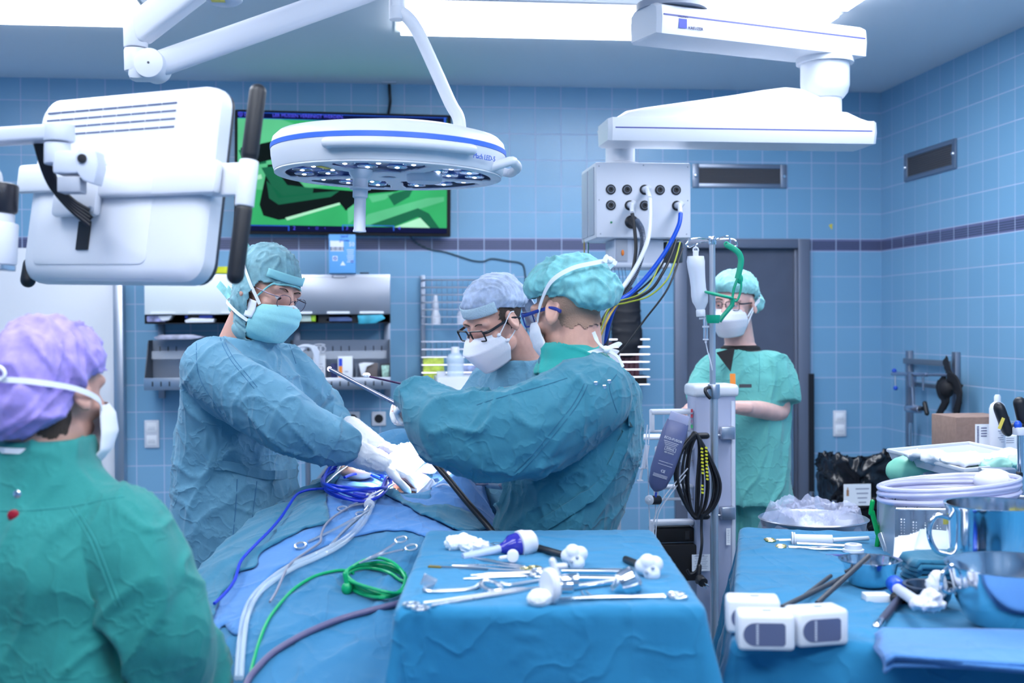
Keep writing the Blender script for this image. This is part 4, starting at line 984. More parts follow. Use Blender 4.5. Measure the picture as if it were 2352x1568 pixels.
# ---- wire racks
WIRE = mat('chrome_wire', (.7, .68, .76), .2, 1.0)
def upright(x, y0, y1, label):
    a, c = PY(x, y0, WALL_Y-.015), PY(x, y1, WALL_Y-.015)
    tag(MB().boxw((a.x-.013, WALL_Y-.03, c.z), (a.x+.013, WALL_Y-.002, a.z), .002).build('wall_rail', STEELD), label, 'rail', 'upright wall rails')
upright(971, 632, 905, 'upright steel wall rail at the left end of the wire racks'); upright(1176, 630, 905, 'upright steel wall rail behind the bowed surgeon')
upright(1462, 765, 900, 'upright steel wall rail right of the wire basket with red-brown packs')
def rack(x0, x1, y0, y1, dep, label, nh=6, nv=18, back=True):
    Yf = WALL_Y-.035-dep; Yb = WALL_Y-.035
    X0, X1 = PY(x0, y1, Yf).x, PY(x1, y1, Yf).x; Z0, Z1 = WZ(y1, Yf, x0), WZ(y0, Yf, x0)
    t = thing('wire_basket', label, 'basket', ((X0+X1)/2, Yb-dep/2, Z0), group='chrome wire wall baskets')
    b = MB(); zf = Z0+(Z1-Z0)*.999
    for k in range(nh+1):
        z = Z0+(Z1-Z0)*k/nh
        b.tube([(X0, Yb, z), (X0, Yf, z), (X1, Yf, z), (X1, Yb, z)], .0032, n=6, spline=False)
        if back: b.tube([(X0, Yb, z), (X1, Yb, z)], .0022, n=5, spline=False)
    b.build('rails', WIRE, t)
    b = MB()
    for k in range(nv+1):
        x = X0+(X1-X0)*k/nv; b.tube([(x, Yb, Z1), (x, Yb, Z0), (x, Yf, Z0)], .0013, n=4, spline=False)
        b.tube([(x, Yf, Z0), (x, Yf, Z0+(Z1-Z0)*(1 if nv > 22 else .0)+.002)], .0011, n=4, spline=False)
    b.build('cross_wires', WIRE, t)
    return t, X0, X1, Z0, Z1, Yf, Yb
rack(969, 1190, 642, 745, .14, 'upper chrome wire basket behind the bowed surgeon')
rack(969, 1190, 785, 892, .14, 'lower chrome wire basket behind the bowed surgeon')
rack(1385, 1492, 780, 884, .2, 'chrome wire basket holding red-brown packs below the hanging black bags')
# things in the racks
def lathep(px, yb, Y, prof, m, name, label, cat, sc=1.0, parts=None):
    p = PY(px, yb, Y); t = thing(name, label, cat, p)
    for pn, pr, pm in parts: MB(mtx(p)).lathe(pr, n=24).build(pn, pm, t)
    return t
lathep(1001, 744, 6.88, None, None, 'spray_bottle', 'slim white spray bottle in the upper wire basket', 'bottle', parts=[
    ('bottle', [(.026, 0), (.028, .01), (.026, .05), (.017, .075), (.017, .13), (.012, .14), (.012, .16), (.001, .162)], WHITEP),
    ('label_band', [(.0175, .08), (.0178, .081), (.0178, .12), (.0175, .121)], LGREY), ('nozzle', [(.009, .14), (.009, .165), (.005, .17), (.001, .171)], WHITE)])
lathep(1062, 745, 6.88, None, None, 'bottle', 'small bottle with a bright blue cap half hidden behind the bowed cap', 'bottle', parts=[
    ('body', [(.03, 0), (.03, .06), (.02, .075), (.014, .08)], FROST), ('cap', [(.015, .08), (.016, .105), (.001, .106)], BLUEP)])
mp = PY(1050, 903, 6.45)
t = thing('white_machine', 'white rounded plastic appliance below the clear bottle', 'appliance', mp)
a, c = PY(1003, 866, 6.45), PY(1120, 960, 6.45)
MB().boxw((a.x, 6.45, c.z), (c.x, 6.8, a.z), .012).build('body', WHITE, t)
MB().boxw((a.x+.05, 6.79, c.z+.02), (a.x+.09, WALL_Y-.002, c.z+.05)).build('wall_bracket', STEELD, t)
MB().box(PY(1056, 896, 6.448), (.11, .04, .006), bev=.003).build('window', LGREY, t)
bp_ = PY(1046, 866, 6.58)
t = thing('water_bottle', 'clear ribbed plastic bottle with a white cap standing on the white appliance', 'bottle', bp_)
MB(mtx(bp_)).lathe([(.045, 0), (.048, .006), (.046, .05), (.044, .06), (.046, .07), (.05, .085), (.049, .105), (.036, .125), (.022, .135)], n=32).build('bottle_body', mat('bottle_clear', (.7, .82, .95), .12, alpha=.55), t)
MB(mtx(bp_)).lathe([(.023, .133), (.023, .163), (.020, .167), (.001, .168)], n=24).build('cap', WHITE, t)
a = PY(994, 866, 6.6)
wbox(1004, 853, 1024, 866, 6.62, .05, WHITEP, 'small_carton', 'tiny white carton left of the clear bottle', 'box')
pack([(972, 823), (1019, 821), (1022, 886), (973, 888)], 6.87, mat('yellow_green_pack', (.60, .72, .10), .6, var=.35, vscale=30), 'yellow-green pack in the lower wire basket', grp=None, dep=.06)
pack([(1064, 838), (1112, 833), (1112, 868), (1064, 868)], 6.86, mat('blue_white_pack', (.35, .42, .75), .6, var=.5, vscale=30), 'blue and white printed pack in the lower wire basket', grp=None, dep=.06)
for i, x in enumerate(range(1398, 1470, 12)):
    pack([(x, 786), (x+10.5, 785), (x+10.5, 862), (x, 863)], 6.80, mat('red_brown_pack', (.10, .035, .05), .6, var=.3, vscale=40), 'red-brown pack standing in the wire basket', grp='red-brown packs in the wire basket', dep=.08, name='folded_pack')
pack([(1400, 864), (1486, 862), (1486, 882), (1400, 882)], 6.80, BLACKM, 'black flat pouch at the bottom of the wire basket with red-brown packs', grp=None, dep=.1, name='pouch')
# hanging black bag
b = MB(); c = PY(1440, 720, 6.75)
b.capsule(PY(1437, 690, 6.8), PY(1440, 785, 6.8), .085, .09, n=24, ex=(1, .6))
t = fuse(b, 'hanging_bag', mat('black_nylon', (.008, .009, .016), .6, bump=.5, bscale=30), None, .008, 2, disp=lambda p, n: .006*ridge(p*np.array([9, 9, 30]), 2))
tag(t, 'black ribbed breathing bag hanging on the wall above the wire basket', 'bag')
b = MB()
for k in range(6): x = 1395+k*8; b.tube([P(x, 612, 4.62), P(x+4, 640+k % 3*6, 4.62), P(x-3, 662, 4.6), P(x+2, 684, 4.58)], .0014, n=5)
tag(b.build('thin_leads', mat('lead_blue_grey', (.10, .18, .30), .5)), 'tangle of thin dark leads hanging below the supply column', 'cable')
# grey board and trolley frame under the bins
t = thing('trolley', 'slim grey trolley with a square panel standing in front of the wall sockets', 'trolley', PY(740, 1100, 6.3))
a, c = PY(729, 932, 6.4), PY(779, 1010, 6.4)
MB().boxw((a.x, 6.4, c.z), (c.x, 6.43, a.z), .003).build('panel', mat('panel_grey', (.22, .25, .34), .5), t)
MB().boxw((a.x-.006, 6.398, a.z-.004), (c.x+.006, 6.434, a.z+.006), .002).build('panel_edge', STEELD, t)
b = MB(); b.cyl(PY(706, 880, 6.4), PZ(706, 1240, .0) if False else Vector((PY(706, 900, 6.4).x, 6.4, 0.0)), .014); b.cyl(PY(800, 1010, 6.35), PY(728, 1105, 6.35), .01)
b.cyl(Vector((PY(775, 900, 6.4).x, 6.42, 0)), PY(775, 990, 6.42), .014); b.build('frame', STEELD, t)
# ================================================================ PEOPLE
def headM(c, fwd, up=(0, 0, 1), s=1.0):
    y = Vector(fwd).normalized(); up = Vector(up); z = (up-y*up.dot(y)).normalized(); x = y.cross(z)
    return Matrix(((x.x, y.x, z.x, c[0]), (x.y, y.y, z.y, c[1]), (x.z, y.z, z.z, c[2]), (0, 0, 0, 1))) @ Matrix.Scale(s, 4)
def loc(HM, co):
    I = np.array(HM.inverted()); return co @ I[:3, :3].T + I[:3, 3]
def head_shapes(b, HM, jaw=1.0, neck=None):
    def S(c, r, rot=(0, 0, 0)): b.sph(c, r, rot, n=28, M=HM)
    def K(p, q, r, r2=None): b.capsule(HM @ Vector(p), HM @ Vector(q), r*HM.median_scale, (r2 or r)*HM.median_scale, n=14)
    S((0, -.014, .038), (.075, .094, .085)); S((0, .022, .0), (.066, .070, .085)); S((0, .026, -.06), (.054*jaw, .056, .052))
    S((0, .062, -.098), (.026, .022, .018))
    for s in (-1, 1):
        S((s*.044, .058, -.022), (.022, .022, .022)); S((s*.046, .012, -.068), (.016, .03, .028))
        S((s*.012, .100, -.030), (.0085, .010, .008))
        # ear: rim, lobe, bowl
        E = HM @ mtx((s*.077, -.006, .0), (R(8), s*R(-20), s*R(-14)))
        b.sph((0, 0, 0), (.008, .019, .032), n=16, M=E); b.torus((s*.007, 0, .003), .0165, .0046, rot=(0, R(90), 0), ex=1, n=18, m=6, M=E @ Matrix.Diagonal((1, 1, 1.65, 1)))
        b.sph((s*.002, .004, -.026), (.006, .009, .009), n=10, M=E)
    K((-.045, .072, .026), (.045, .072, .026), .013)
    K((0, .088, .018), (0, .112, -.024), .0085, .012); K((-.02, .083, -.058), (.02, .083, -.058), .007); K((-.016, .081, -.068), (.016, .081, -.068), .008)
    if neck is not None: b.capsule(HM @ Vector((0, -.022, -.035)), neck, .057*HM.median_scale, .063, n=24)
def eyes(HM, parent, look=(0, 1, -.25), lid=.35):
    for s in (-1, 1):
        c = Vector((s*.031, .0725, .006)); o = MB(HM).sph(c, .0125, n=16).build('eye', EYE, parent)
        d = Vector(look).normalized(); F = HM @ Matrix.Translation(c+d*.0108) @ d.to_track_quat('Z', 'Y').to_matrix().to_4x4()
        MB(F).lathe([(.006, -.002), (.0058, .0008), (.003, .0022), (.001, .0024)], n=16).build('iris', IRIS, o)
        b = MB(HM); b.grid(lambda u, v: c+Vector((.0136*math.cos(PI*u)*math.cos(v*1.25), .0136*math.sin(PI*u)*math.cos(v*1.25), .0136*math.sin(v*1.25))) + Vector((0, 0, .0)), 12, 6)
        b.build('eyelid', SKIN, parent)
        bb = MB(HM); bb.tube([(s*.014, .088, .026), (s*.03, .089, .032), (s*.048, .078, .027)], .0032, n=6, flat=.5); bb.build('eyebrow', HAIR, parent)
def hand_shapes(b, wrist, dirv, palm, side=1, curl=.5, s=1.0, spread=.06, thumb=.6, curls=None):
    """palm faces `palm`; side=+1 puts the thumb on +x of the hand frame"""
    y = Vector(dirv).normalized(); z = -(Vector(palm)-y*Vector(palm).dot(y)).normalized(); x = y.cross(z)
    H = Matrix(((x.x, y.x, z.x, wrist[0]), (x.y, y.y, z.y, wrist[1]), (x.z, y.z, z.z, wrist[2]), (0, 0, 0, 1))) @ Matrix.Scale(s, 4)
    def cap(p, q, r0, r1): b.capsule(H @ p, H @ q, r0*s, r1*s, n=10)
    b.sph((0, .045, 0), (.040, .052, .0155), n=18, M=H); b.sph((0, .075, .001), (.039, .02, .013), n=14, M=H); b.sph((side*.022, .03, -.006), (.018, .03, .015), n=12, M=H)
    cap(Vector((0, -.05, 0)), Vector((0, .02, 0)), .027, .026)
    fing = [(side*.029, .088, .068, .0092), (side*.0095, .093, .076, .0096), (-side*.010, .090, .070, .0092), (-side*.029, .082, .055, .0082)]
    for k, (fx, fy, L, r) in enumerate(fing):
        p = Vector((fx, fy-.008, 0)); a = 0; c = (curls[k] if curls else curl)
        sp = fx*spread/.03
        for seg, (fr, cc) in enumerate(((.45, .9), (.31, 1.15), (.24, .7))):
            a += c*cc; d = Vector((sp*math.cos(a), math.cos(a), -math.sin(a))).normalized(); q = p+d*L*fr*1.08
            cap(p, q, r*(1-.08*seg), r*(.94-.08*seg)); p = q
    p = Vector((side*.026, .018, -.006)); q = p+Vector((side*.022, .028, -.010-.01*thumb)); r_ = q+Vector((side*.008*(1-thumb), .030, -.012*thumb-.002)); t = r_+Vector((-side*.012*thumb, .020, -.008*thumb))
    cap(p, q, .014, .0112); cap(q, r_, .0108, .010); cap(r_, t, .010, .0082)
def torso(b, rings, fw):
    f = Vector((fw[0], fw[1], 0)).normalized(); rt = Vector((f.y, -f.x, 0))
    L = []
    for c, rx, ry in rings:
        L.append([Vector(c)+rt*(rx*math.copysign(abs(math.cos(a))**.85, math.cos(a)))+f*(ry*math.copysign(abs(math.sin(a))**.9, math.sin(a))) for a in [2*PI*k/48 for k in range(48)]])
    b.ringloft(L)
def limb(b, pts, rr, n=20, res=8):
    P_ = catmull(pts, res); m = len(P_)-1
    prev = None
    rads = []
    for i in range(m+1):
        q = i/m*(len(rr)-1); k = min(int(q), len(rr)-2); rads.append(rr[k]*(1-(q-k))+rr[k+1]*(q-k))
    b.tube(P_, 1, n=n, spline=False, rr=rads)
def crease(seed, A=.006, f=14, axis=(0, 0, 1), stretch=4.0, warp=.35, sharp=3.4, asym=0):
    ax = Vector(axis).normalized(); Q = np.array(ax.to_track_quat('Z', 'Y').to_matrix().transposed())
    def fn(p, n):
        q = p @ Q.T; w_ = np.stack([fbm(q*5+seed, 2), fbm(q*5+seed+31, 2), fbm(q*5+seed+57, 2)], 1)*warp/5
        q = (q+w_)*np.array([f, f, f/stretch])+seed*7.1
        return A*1.35*(ridge(q, sharp)-.25)
    return fn
def gown_disp(seed, belt, amp=1.0):
    c1 = crease(seed, .014*amp, 6, (.12, .08, 1), 7, .2, 3); c2 = crease(seed+3, .0055*amp, 12, (.55, .25, 1), 6, .25, 3.6); c3 = crease(seed+9, .0022*amp, 24, (-.5, .3, .9), 5, .3, 3.6); c4 = crease(seed+5, .006*amp, 8, (1, .2, -.6), 6, .25, 3)
    def fn(p, n):
        low = sstep(belt+.05, belt-.25, p[:, 2]); up = 1-low
        return c1(p, n)*(.35+1.2*low) + c4(p, n)*up + c2(p, n) + c3(p, n)*(1-.3*low) + .004*fbm(p*7+seed, 2)
    return fn
def body(parent, HM, neck, sh, el, wr, pelvis, knees, ankles, hands, fw, skin=SKIN, voxel=.0055, jaw=1.0, thick=1.0):
    b = MB(); head_shapes(b, HM, jaw, neck)
    c = (sh[0]+sh[1])/2
    torso(b, [(neck+Vector((0, 0, .02)), .06, .06), (neck-Vector((0, 0, .02)), .09, .07), (c+Vector((0, 0, .0)), .165*thick, .085*thick), (c.lerp(pelvis, .3), .155*thick, .105*thick), (c.lerp(pelvis, .65), .13*thick, .10*thick), (pelvis, .155*thick, .11*thick), (pelvis-Vector((0, 0, .10)), .15*thick, .10*thick)], fw)
    for i in (0, 1):
        limb(b, [sh[i], (sh[i]+el[i])/2, el[i], (el[i]+wr[i])/2, wr[i]], [.052, .046, .037, .036, .026])
        hip = pelvis+Vector((fw[1], -fw[0], 0)).normalized()*(.085 if i else -.085)-Vector((0, 0, .05))
        limb(b, [hip, (hip+knees[i])/2, knees[i], (knees[i]+ankles[i])/2, ankles[i]], [.085, .073, .052, .048, .034])
        if hands[i]: hand_shapes(b, wr[i], **hands[i])
    return fuse(b, 'body', skin, parent, voxel, 3)
def trousers(parent, pelvis, knees, ankles, fw, m, seed=1, k=1.0):
    b = MB()
    torso(b, [(pelvis+Vector((0, 0, .08)), .165*k, .12*k), (pelvis, .18*k, .13*k), (pelvis-Vector((0, 0, .10)), .175*k, .125*k)], fw)
    for i in (0, 1):
        hip = pelvis+Vector((fw[1], -fw[0], 0)).normalized()*(.09 if i else -.09)-Vector((0, 0, .05))
        limb(b, [hip, (hip+knees[i])/2, knees[i], (knees[i]+ankles[i])/2, ankles[i]+Vector((0, 0, -.01))], [.10, .092, .078, .075, .072])
    fuse(b, 'trousers', m, parent, .011, 3, disp=crease(seed, .009, 9, (.1, .1, 1), 3))
def shoes(parent, ankles, fw, m=WHITEP):
    f = Vector((fw[0], fw[1], 0)).normalized(); rt = Vector((f.y, -f.x, 0))
    for a in ankles:
        L = []
        for t, w_, h in ((-.075, .028, .05), (-.06, .036, .085), (-.02, .038, .09), (.05, .042, .06), (.12, .048, .045), (.17, .042, .035), (.195, .02, .022)):
            c = Vector((a.x, a.y, 0))+f*t; L.append([c+rt*(w_*math.cos(q))+Vector((0, 0, max(.002, h*.5+h*.5*math.sin(q)))) for q in [2*PI*k/16 for k in range(16)]])
        MB().ringloft(L).build('shoe', m, parent)
def mask(HM, parent, C, S, e, m, name='face_mask', pleat=0, n=28):
    def ip(L, v):
        q = v*(len(L)-1); k = min(int(q), len(L)-2); t = q-k; return [a*(1-t)+b_*t for a, b_ in zip(L[k], L[k+1])]
    def fn(u, v):
        uu = 2*u-1; t = abs(uu); cy, cz = ip(C, v); sx, sy, sz = ip(S, v)
        k = math.cos(t*PI/2)**e
        x = math.copysign(sx*math.sin(t*PI/2)**.9, uu); y = sy+(cy-sy)*k; z = cz+(sz-cz)*t**1.4
        if pleat: y += pleat*math.sin(v*3*2*PI+.6*math.sin(uu*3))*(1-t*.6)
        return (x, y, z)
    b = MB(HM); b.grid(fn, n, 24); return b.build(name, m, parent, solid=.0016, angle=0)
def strap(HM, parent, pts, w_=.004, m=PAPER, name='strap', flat=True):
    b = MB(HM)
    if flat: b.ribbon(pts, w_, .001, side=(0, 0, 1), res=8)
    else: b.tube(pts, w_/2, n=6, res=8)
    return b.build(name, m, parent)
def glasses(HM, parent, fm, w_=.026, h=.018, r=.008, y=.104, z=.004, thick=.0022, tilt=0, temple=.002, round_=False, rimless=False):
    t = bpy.data.objects.new('spectacles', None); COL.objects.link(t); t.parent = parent; ROOTM[t.name] = ROOTM[parent.name]
    b = MB(HM @ Matrix.Rotation(tilt, 4, 'X')); 
    for s in (-1, 1):
        F = mtx((s*.034, y-.002, z), (R(90)-.12, 0, s*-.12))
        poly = rrect(w_*2, h*2, r if not round_ else min(w_, h)*.98, 6)
        b.tube([F @ Vector((px_, py_, 0)) for px_, py_ in poly], thick, n=6, closed=True, spline=False)
        b.tube([F @ Vector((s*w_, h*.55, 0)), Vector((s*.072, y-.025, z+h*.5)), Vector((s*.079, -.0, z+h*.55)), Vector((s*.082, -.035, z-.006))], temple, n=6, flat=1.6)
    b.tube([(-.0095, y+.001, z+.004), (0, y+.004, z+.008), (.0095, y+.001, z+.004)], thick*.8, n=6)
    b.build('frame', fm, t)
    for s in (-1, 1):
        F = HM @ Matrix.Rotation(tilt, 4, 'X') @ mtx((s*.034, y-.002, z), (R(90)-.12, 0, s*-.12))
        MB(F).prism(rrect(w_*1.96, h*1.96, (r if not round_ else min(w_, h)*.98)*.95, 6), .0012).build('lens', GLASS, t)
    return t
def capmat(name, c1, alpha=.93):
    m = mat(name, c1, .8, bump=.7, bscale=28, var=.22, vscale=40, alpha=alpha, sheen=.2); return m
def bouffant(HM, parent, name, m, shapes, keep, seed, amp=.006, f=26, voxel=.0045, axis=None):
    b = MB()
    for c, r in shapes: b.sph(c, r, n=36, M=HM)
    ax = HM.to_3x3() @ Vector(axis or (0, -.5, 1))
    c1 = crease(seed, amp, f, ax, 4, .5, 1.8); c2 = crease(seed+4, amp*.7, f*1.7, ax, 2.5, .6, 1.8)
    def dp(p, n):
        q = loc(HM, p); rim = keep(q)
        return c1(p, n)+c2(p, n) - .010*sstep(.03, 0, rim)
    return fuse(b, name, m, parent, voxel, 3, disp=dp, cut=lambda co: keep(loc(HM, co)) > 0, solid=.0012)
def scalp(HM, parent, m, keep, neck=None, seed=1):
    b = MB(); k = 1.022
    b.sph((0, -.014, .038), (.075*k, .094*k, .085*k), n=40, M=HM)
    b.capsule(HM @ Vector((0, -.024, .02)), HM @ Vector((0, -.024, -.07)), .0595, .0595, n=28)
    return fuse(b, 'hair', m, parent, .004, 2, cut=lambda co: keep(loc(HM, co), .008*fbm(co*60+seed, 2)))
RT = _r0; AW = Vector((_f.x, _f.y, 0)).normalized(); UP = Vector((0, 0, 1))   # photo right, away, up
def D3(a, b_, c): return RT*a+AW*b_+UP*c
CAPG = capmat('mint_nonwoven', (.22, .58, .60)); CAPL = capmat('pale_nonwoven', (.45, .54, .72)); HOODM = capmat('grey_green_nonwoven', (.20, .40, .46)); CAPV = capmat('violet_nonwoven', (.36, .28, .72)); CAPD = capmat('light_mint_nonwoven', (.30, .68, .68))
MINTM = mat('mint_mask_paper', (.30, .66, .70), .8, bump=.3, bscale=80); WMASK = mat('white_mask_fleece', (.78, .79, .86), .85, bump=.25, bscale=90)

# ---------------------------------------------------------------- A: hooded surgeon standing at the left
fwA = D3(.95, -.25, 0)
HA = headM(P(612, 672, 3.52), D3(.80, -.52, -.30), D3(.30, 0, 1), 1.03)
pA = thing('person', 'tall hooded person in blue gown and round glasses, reaching over the patient', 'person', Vector((P(545, 1150, 3.55).x, P(545, 1150, 3.55).y, 0)))
neckA = P(545, 800, 3.55)
shA = [P(655, 850, 3.72), P(500, 850, 3.38)]; elA = [P(732, 938, 3.82), P(640, 975, 3.22)]; wrA = [P(868, 1030, 3.62), P(872, 1062, 3.34)]
pelA = P(545, 1125, 3.56); gx = Vector((pelA.x, pelA.y, 0))
knA = [gx+D3(.02, .11, .5), gx+D3(.02, -.11, .5)]; anA = [gx+D3(-.02, .12, .09), gx+D3(-.02, -.12, .09)]
hdA = [dict(dirv=D3(.95, -.25, -.12), palm=D3(-.1, -.5, -1), side=-1, curl=.45), dict(dirv=P(950, 1100, 3.42)-wrA[1], palm=D3(0, .2, -1), side=1, curl=.3)]
body(pA, HA, neckA, shA, elA, wrA, pelA, knA, anA, hdA, fwA, voxel=.006)
eyes(HA, pA, (0, 1, -.5))
b = MB()
torso(b, [(neckA+D3(.035, .0, .035), .088, .080), (neckA+D3(.02, 0, -.005), .12, .10), (P(553, 850, 3.55), .205, .135), (P(555, 900, 3.55), .225, .150), (P(548, 980, 3.55), .20, .162), (P(540, 1060, 3.55), .195, .160), (P(545, 1130, 3.55), .215, .172), (P(546, 1250, 3.55), .235, .182), (Vector((gx.x, gx.y, .36)), .25, .19)], fwA)
limb(b, [shA[1]+D3(-.02, .04, .01), shA[1]+D3(.0, -.02, -.01), P(590, 925, 3.27), elA[1]+D3(.02, 0, .005), P(735, 1005, 3.24), P(805, 1027, 3.29)], [.085, .095, .098, .088, .072, .056])
limb(b, [shA[0]+D3(-.05, -.03, .02), shA[0], P(700, 895, 3.72), elA[0]+D3(.01, 0, 0), P(762, 968, 3.74), P(785, 985, 3.71)], [.08, .085, .075, .062, .052, .046])
gd = gown_disp(1.3, 1.12); sl = crease(4.2, .009, 13, D3(.8, 0, -.5), 5.5, .3)
fuse(b, 'gown', GOWN_A, pA, .0075, 5, disp=lambda p, n: gd(p, n)+sl(p, n)*sstep(.0, .1, ((p-np.array(gx)) @ np.array(RT)))*.8)
# glove cuffs and gloves
for w0, kw in zip(wrA, hdA):
    b = MB(); hand_shapes(b, w0, s=1.05, **kw); e_ = elA[0] if w0 is wrA[0] else elA[1]; b.capsule(w0.lerp(e_, .45), w0, .044, .034, n=18)
    fuse(b, 'glove', GLOVE, pA, .0032, 2, disp=crease(2, .0016, 60, kw['dirv'], .6))
# hood: cranium, jaw and throat with a face window
b = MB()
for c, r in (((.07, -.008, .0), (.020, .032, .042)), ((-.07, -.008, .0), (.020, .032, .042)), ((0, -.018, .042), (.086, .106, .098)), ((0, -.005, -.015), (.094, .088, .095)), ((0, .012, -.075), (.075, .076, .062)), ((0, -.0, -.12), (.068, .065, .04))): b.sph(c, r, n=32, M=HA)
hc = crease(7, .0045, 30, HA.to_3x3() @ Vector((.3, -.5, 1)), 3, .6)
def hoodkeep(q): return ~((q[:, 1] > .048-.25*np.abs(q[:, 0])) & (q[:, 2] < .040-.25*np.maximum(0, np.abs(q[:, 0])-.03)) & (q[:, 2] > -.135)) & (q[:, 2] > -.150)
fuse(b, 'hood', HOODM, pA, .0045, 3, disp=hc, cut=lambda co: hoodkeep(loc(HA, co)), solid=.0012)
b = MB(HA); b.tube([(x, .09-6.5*x*x, .046-3.5*x*x) for x in [-.062+.0124*k for k in range(11)]]+[(.074, .04, -.01)], .003, n=6); b.build('hood_edge', CAPG, pA)
MB(HA).grid(lambda u, v: (.092*math.sin((u-.5)*1.9), -.014+.106*math.cos((u-.5)*1.9), .050+.034*v-.01*v*v), 20, 3).build('brow_patch', MINTM, pA, solid=.0015)
mask(HA, pA, [(.112, -.010), (.132, -.030), (.130, -.055), (.118, -.085), (.094, -.122), (.05, -.135)], [(.066, .058, -.028), (.074, .045, -.045), (.076, .038, -.065), (.074, .035, -.085), (.066, .03, -.105), (.05, .02, -.13)], 1.0, MINTM, pleat=.0025)
MB(HA).grid(lambda u, v: ((.048*math.sin((u-.5)*2.4)), .062+.052*math.cos((u-.5)*2.4), -.004-.010*v-abs(u-.5)*.03), 16, 2).build('mask_edge', PAPER, pA, solid=.0025)
for s in (-1, 1):
    strap(HA, pA, [(s*.070, .055, -.030), (s*.090, .01, .02), (s*.088, -.05, .075), (s*.06, -.10, .105), (0, -.128, .10)], .009)
    strap(HA, pA, [(s*.074, .035, -.085), (s*.086, .0, -.075), (s*.075, -.06, -.06), (s*.03, -.10, -.055), (0, -.105, -.055)], .009)
    MB(HA).grid(lambda u, v: (s*(.077+.003*math.sin(u*PI)), .018+.035*u*(1-.3*abs(v-.5)), -.075+.05*v), 8, 8).build('mask_flap', WMASK, pA, solid=.0012)
b = MB(HA); b.ribbon([(0, -.12, .10), (.01, -.15, .12), (.015, -.155, .10)], .014); b.ribbon([(0, -.10, -.055), (.01, -.135, -.03), (.0, -.15, -.03)], .014); b.ribbon([(0, -.095, -.075), (-.01, -.15, -.05), (-.01, -.20, -.03)], .022); b.sph((0, -.10, -.075), .018, n=12); b.build('ties', CAPD, pA)
glasses(HA, pA, mat('thin_wire_frame', (.12, .10, .14), .3, .8), .024, .019, .012, .106, -.002, .0011, round_=True, temple=.0010)

# ---------------------------------------------------------------- B: bowed surgeon in the middle
fwB = D3(-.8, -.5, 0)
HB_ = headM(P(1136, 738, 3.82), D3(-.70, -.62, -.45), D3(-.10, -.1, 1), 1.02)
pB = thing('person', 'bowed person with black rectangular glasses, pale grey cap and white cup mask in the centre', 'person', Vector((P(1200, 1000, 3.95).x, P(1200, 1000, 3.95).y, 0)))
neckB = P(1205, 835, 3.93)
shB = [P(1262, 890, 3.72), P(1120, 890, 4.05)]; elB = [P(1265, 1060, 3.62), P(1085, 1010, 3.85)]; wrB = [P(1128, 1098, 3.50), P(1120, 935, 3.60)]
pelB = P(1215, 1120, 3.98); gB = Vector((pelB.x, pelB.y, 0))
knB = [gB+D3(.1, -.08, .5), gB+D3(-.1, .06, .5)]; anB = [gB+D3(.11, -.05, .09), gB+D3(-.11, .09, .09)]
hdB = [dict(dirv=D3(-1, -.15, .16), palm=D3(-.15, .5, -1), side=1, curl=.62, curls=[.5, .58, .66, .72], s=1.0, thumb=.8), dict(dirv=D3(-.6, -.4, .35), palm=D3(.0, -.2, -1), side=-1, curl=.5)]
body(pB, HB_, neckB, shB, elB, wrB, pelB, knB, anB, hdB, fwB, voxel=.004)
eyes(HB_, pB, (0, 1, -.9))
b = MB()
torso(b, [(neckB+D3(-.03, -.02, .015), .092, .085), (neckB+D3(-.01, 0, -.02), .13, .105), (P(1195, 880, 3.93), .20, .12), (P(1198, 930, 3.95), .22, .145), (P(1205, 1010, 3.97), .20, .155), (P(1215, 1090, 3.98), .19, .15), (pelB, .21, .165), (Vector((gB.x, gB.y, .36)), .25, .2)], fwB)
limb(b, [shB[0]+D3(-.03, .03, .01), shB[0], P(1275, 970, 3.66), elB[0], P(1215, 1085, 3.55), P(1150, 1098, 3.51)], [.08, .085, .08, .07, .058, .044])
limb(b, [shB[1]+D3(.03, -.02, .01), shB[1], P(1085, 960, 3.95), elB[1], P(1100, 970, 3.7)], [.08, .08, .075, .065, .045])
fuse(b, 'gown', GOWN_B if False else GOWN_A, pB, .008, 4, disp=gown_disp(5.1, 1.12, .9))
b = MB(); b.capsule(P(1165, 1098, 3.52), P(1128, 1097, 3.50), .036, .031, n=18); b.build('glove_cuff', GLOVE, pB)
for w0, kw in zip(wrB, hdB):
    b = MB(); k2 = dict(kw); k2['s'] = 1.04; hand_shapes(b, w0, **k2); fuse(b, 'glove', mat('thin_glove', (.66, .50, .55), .45, bump=.3, bscale=90), pB, .003, 1)
keepB = lambda q: np.minimum(q[:, 2]-(.062-.42*np.maximum(q[:, 1], -.3)*.0) + np.where(q[:, 1] < .03, (.03-q[:, 1])*.55, 0), 9) if True else 0
def keepB(q): return q[:, 2]-(.058+.10*(q[:, 1]-.06)) + np.maximum(0, .02-q[:, 1])*.35
bouffant(HB_, pB, 'surgical_cap', CAPL, [((0, -.022, .055), (.090, .113, .088)), ((0, -.07, .04), (.075, .075, .07))], keepB, 3.3, .0035, 24)
MB(HB_).grid(lambda u, v: (.086*math.sin((u-.5)*2.2), -.012+.104*math.cos((u-.5)*2.2), .050+.034*v), 24, 3).build('cap_band', MINTM if False else mat('cap_band_fleece', (.50, .66, .76), .8, bump=.8, bscale=250), pB, solid=.0016)
b = MB(HB_); b.grid(lambda u, v: (.06*(u-.5)*(1+v)-.02, -.125-.02*v-.012*math.sin(u*9), .03-.16*v), 12, 10); b.build('cap_tail', CAPL, pB, solid=.0012)
mask(HB_, pB, [(.106, -.008), (.128, -.020), (.150, -.048), (.130, -.085), (.100, -.132)], [(.058, .066, -.012), (.068, .048, -.026), (.074, .036, -.045), (.070, .030, -.072), (.050, .028, -.115)], 1.5, WMASK)
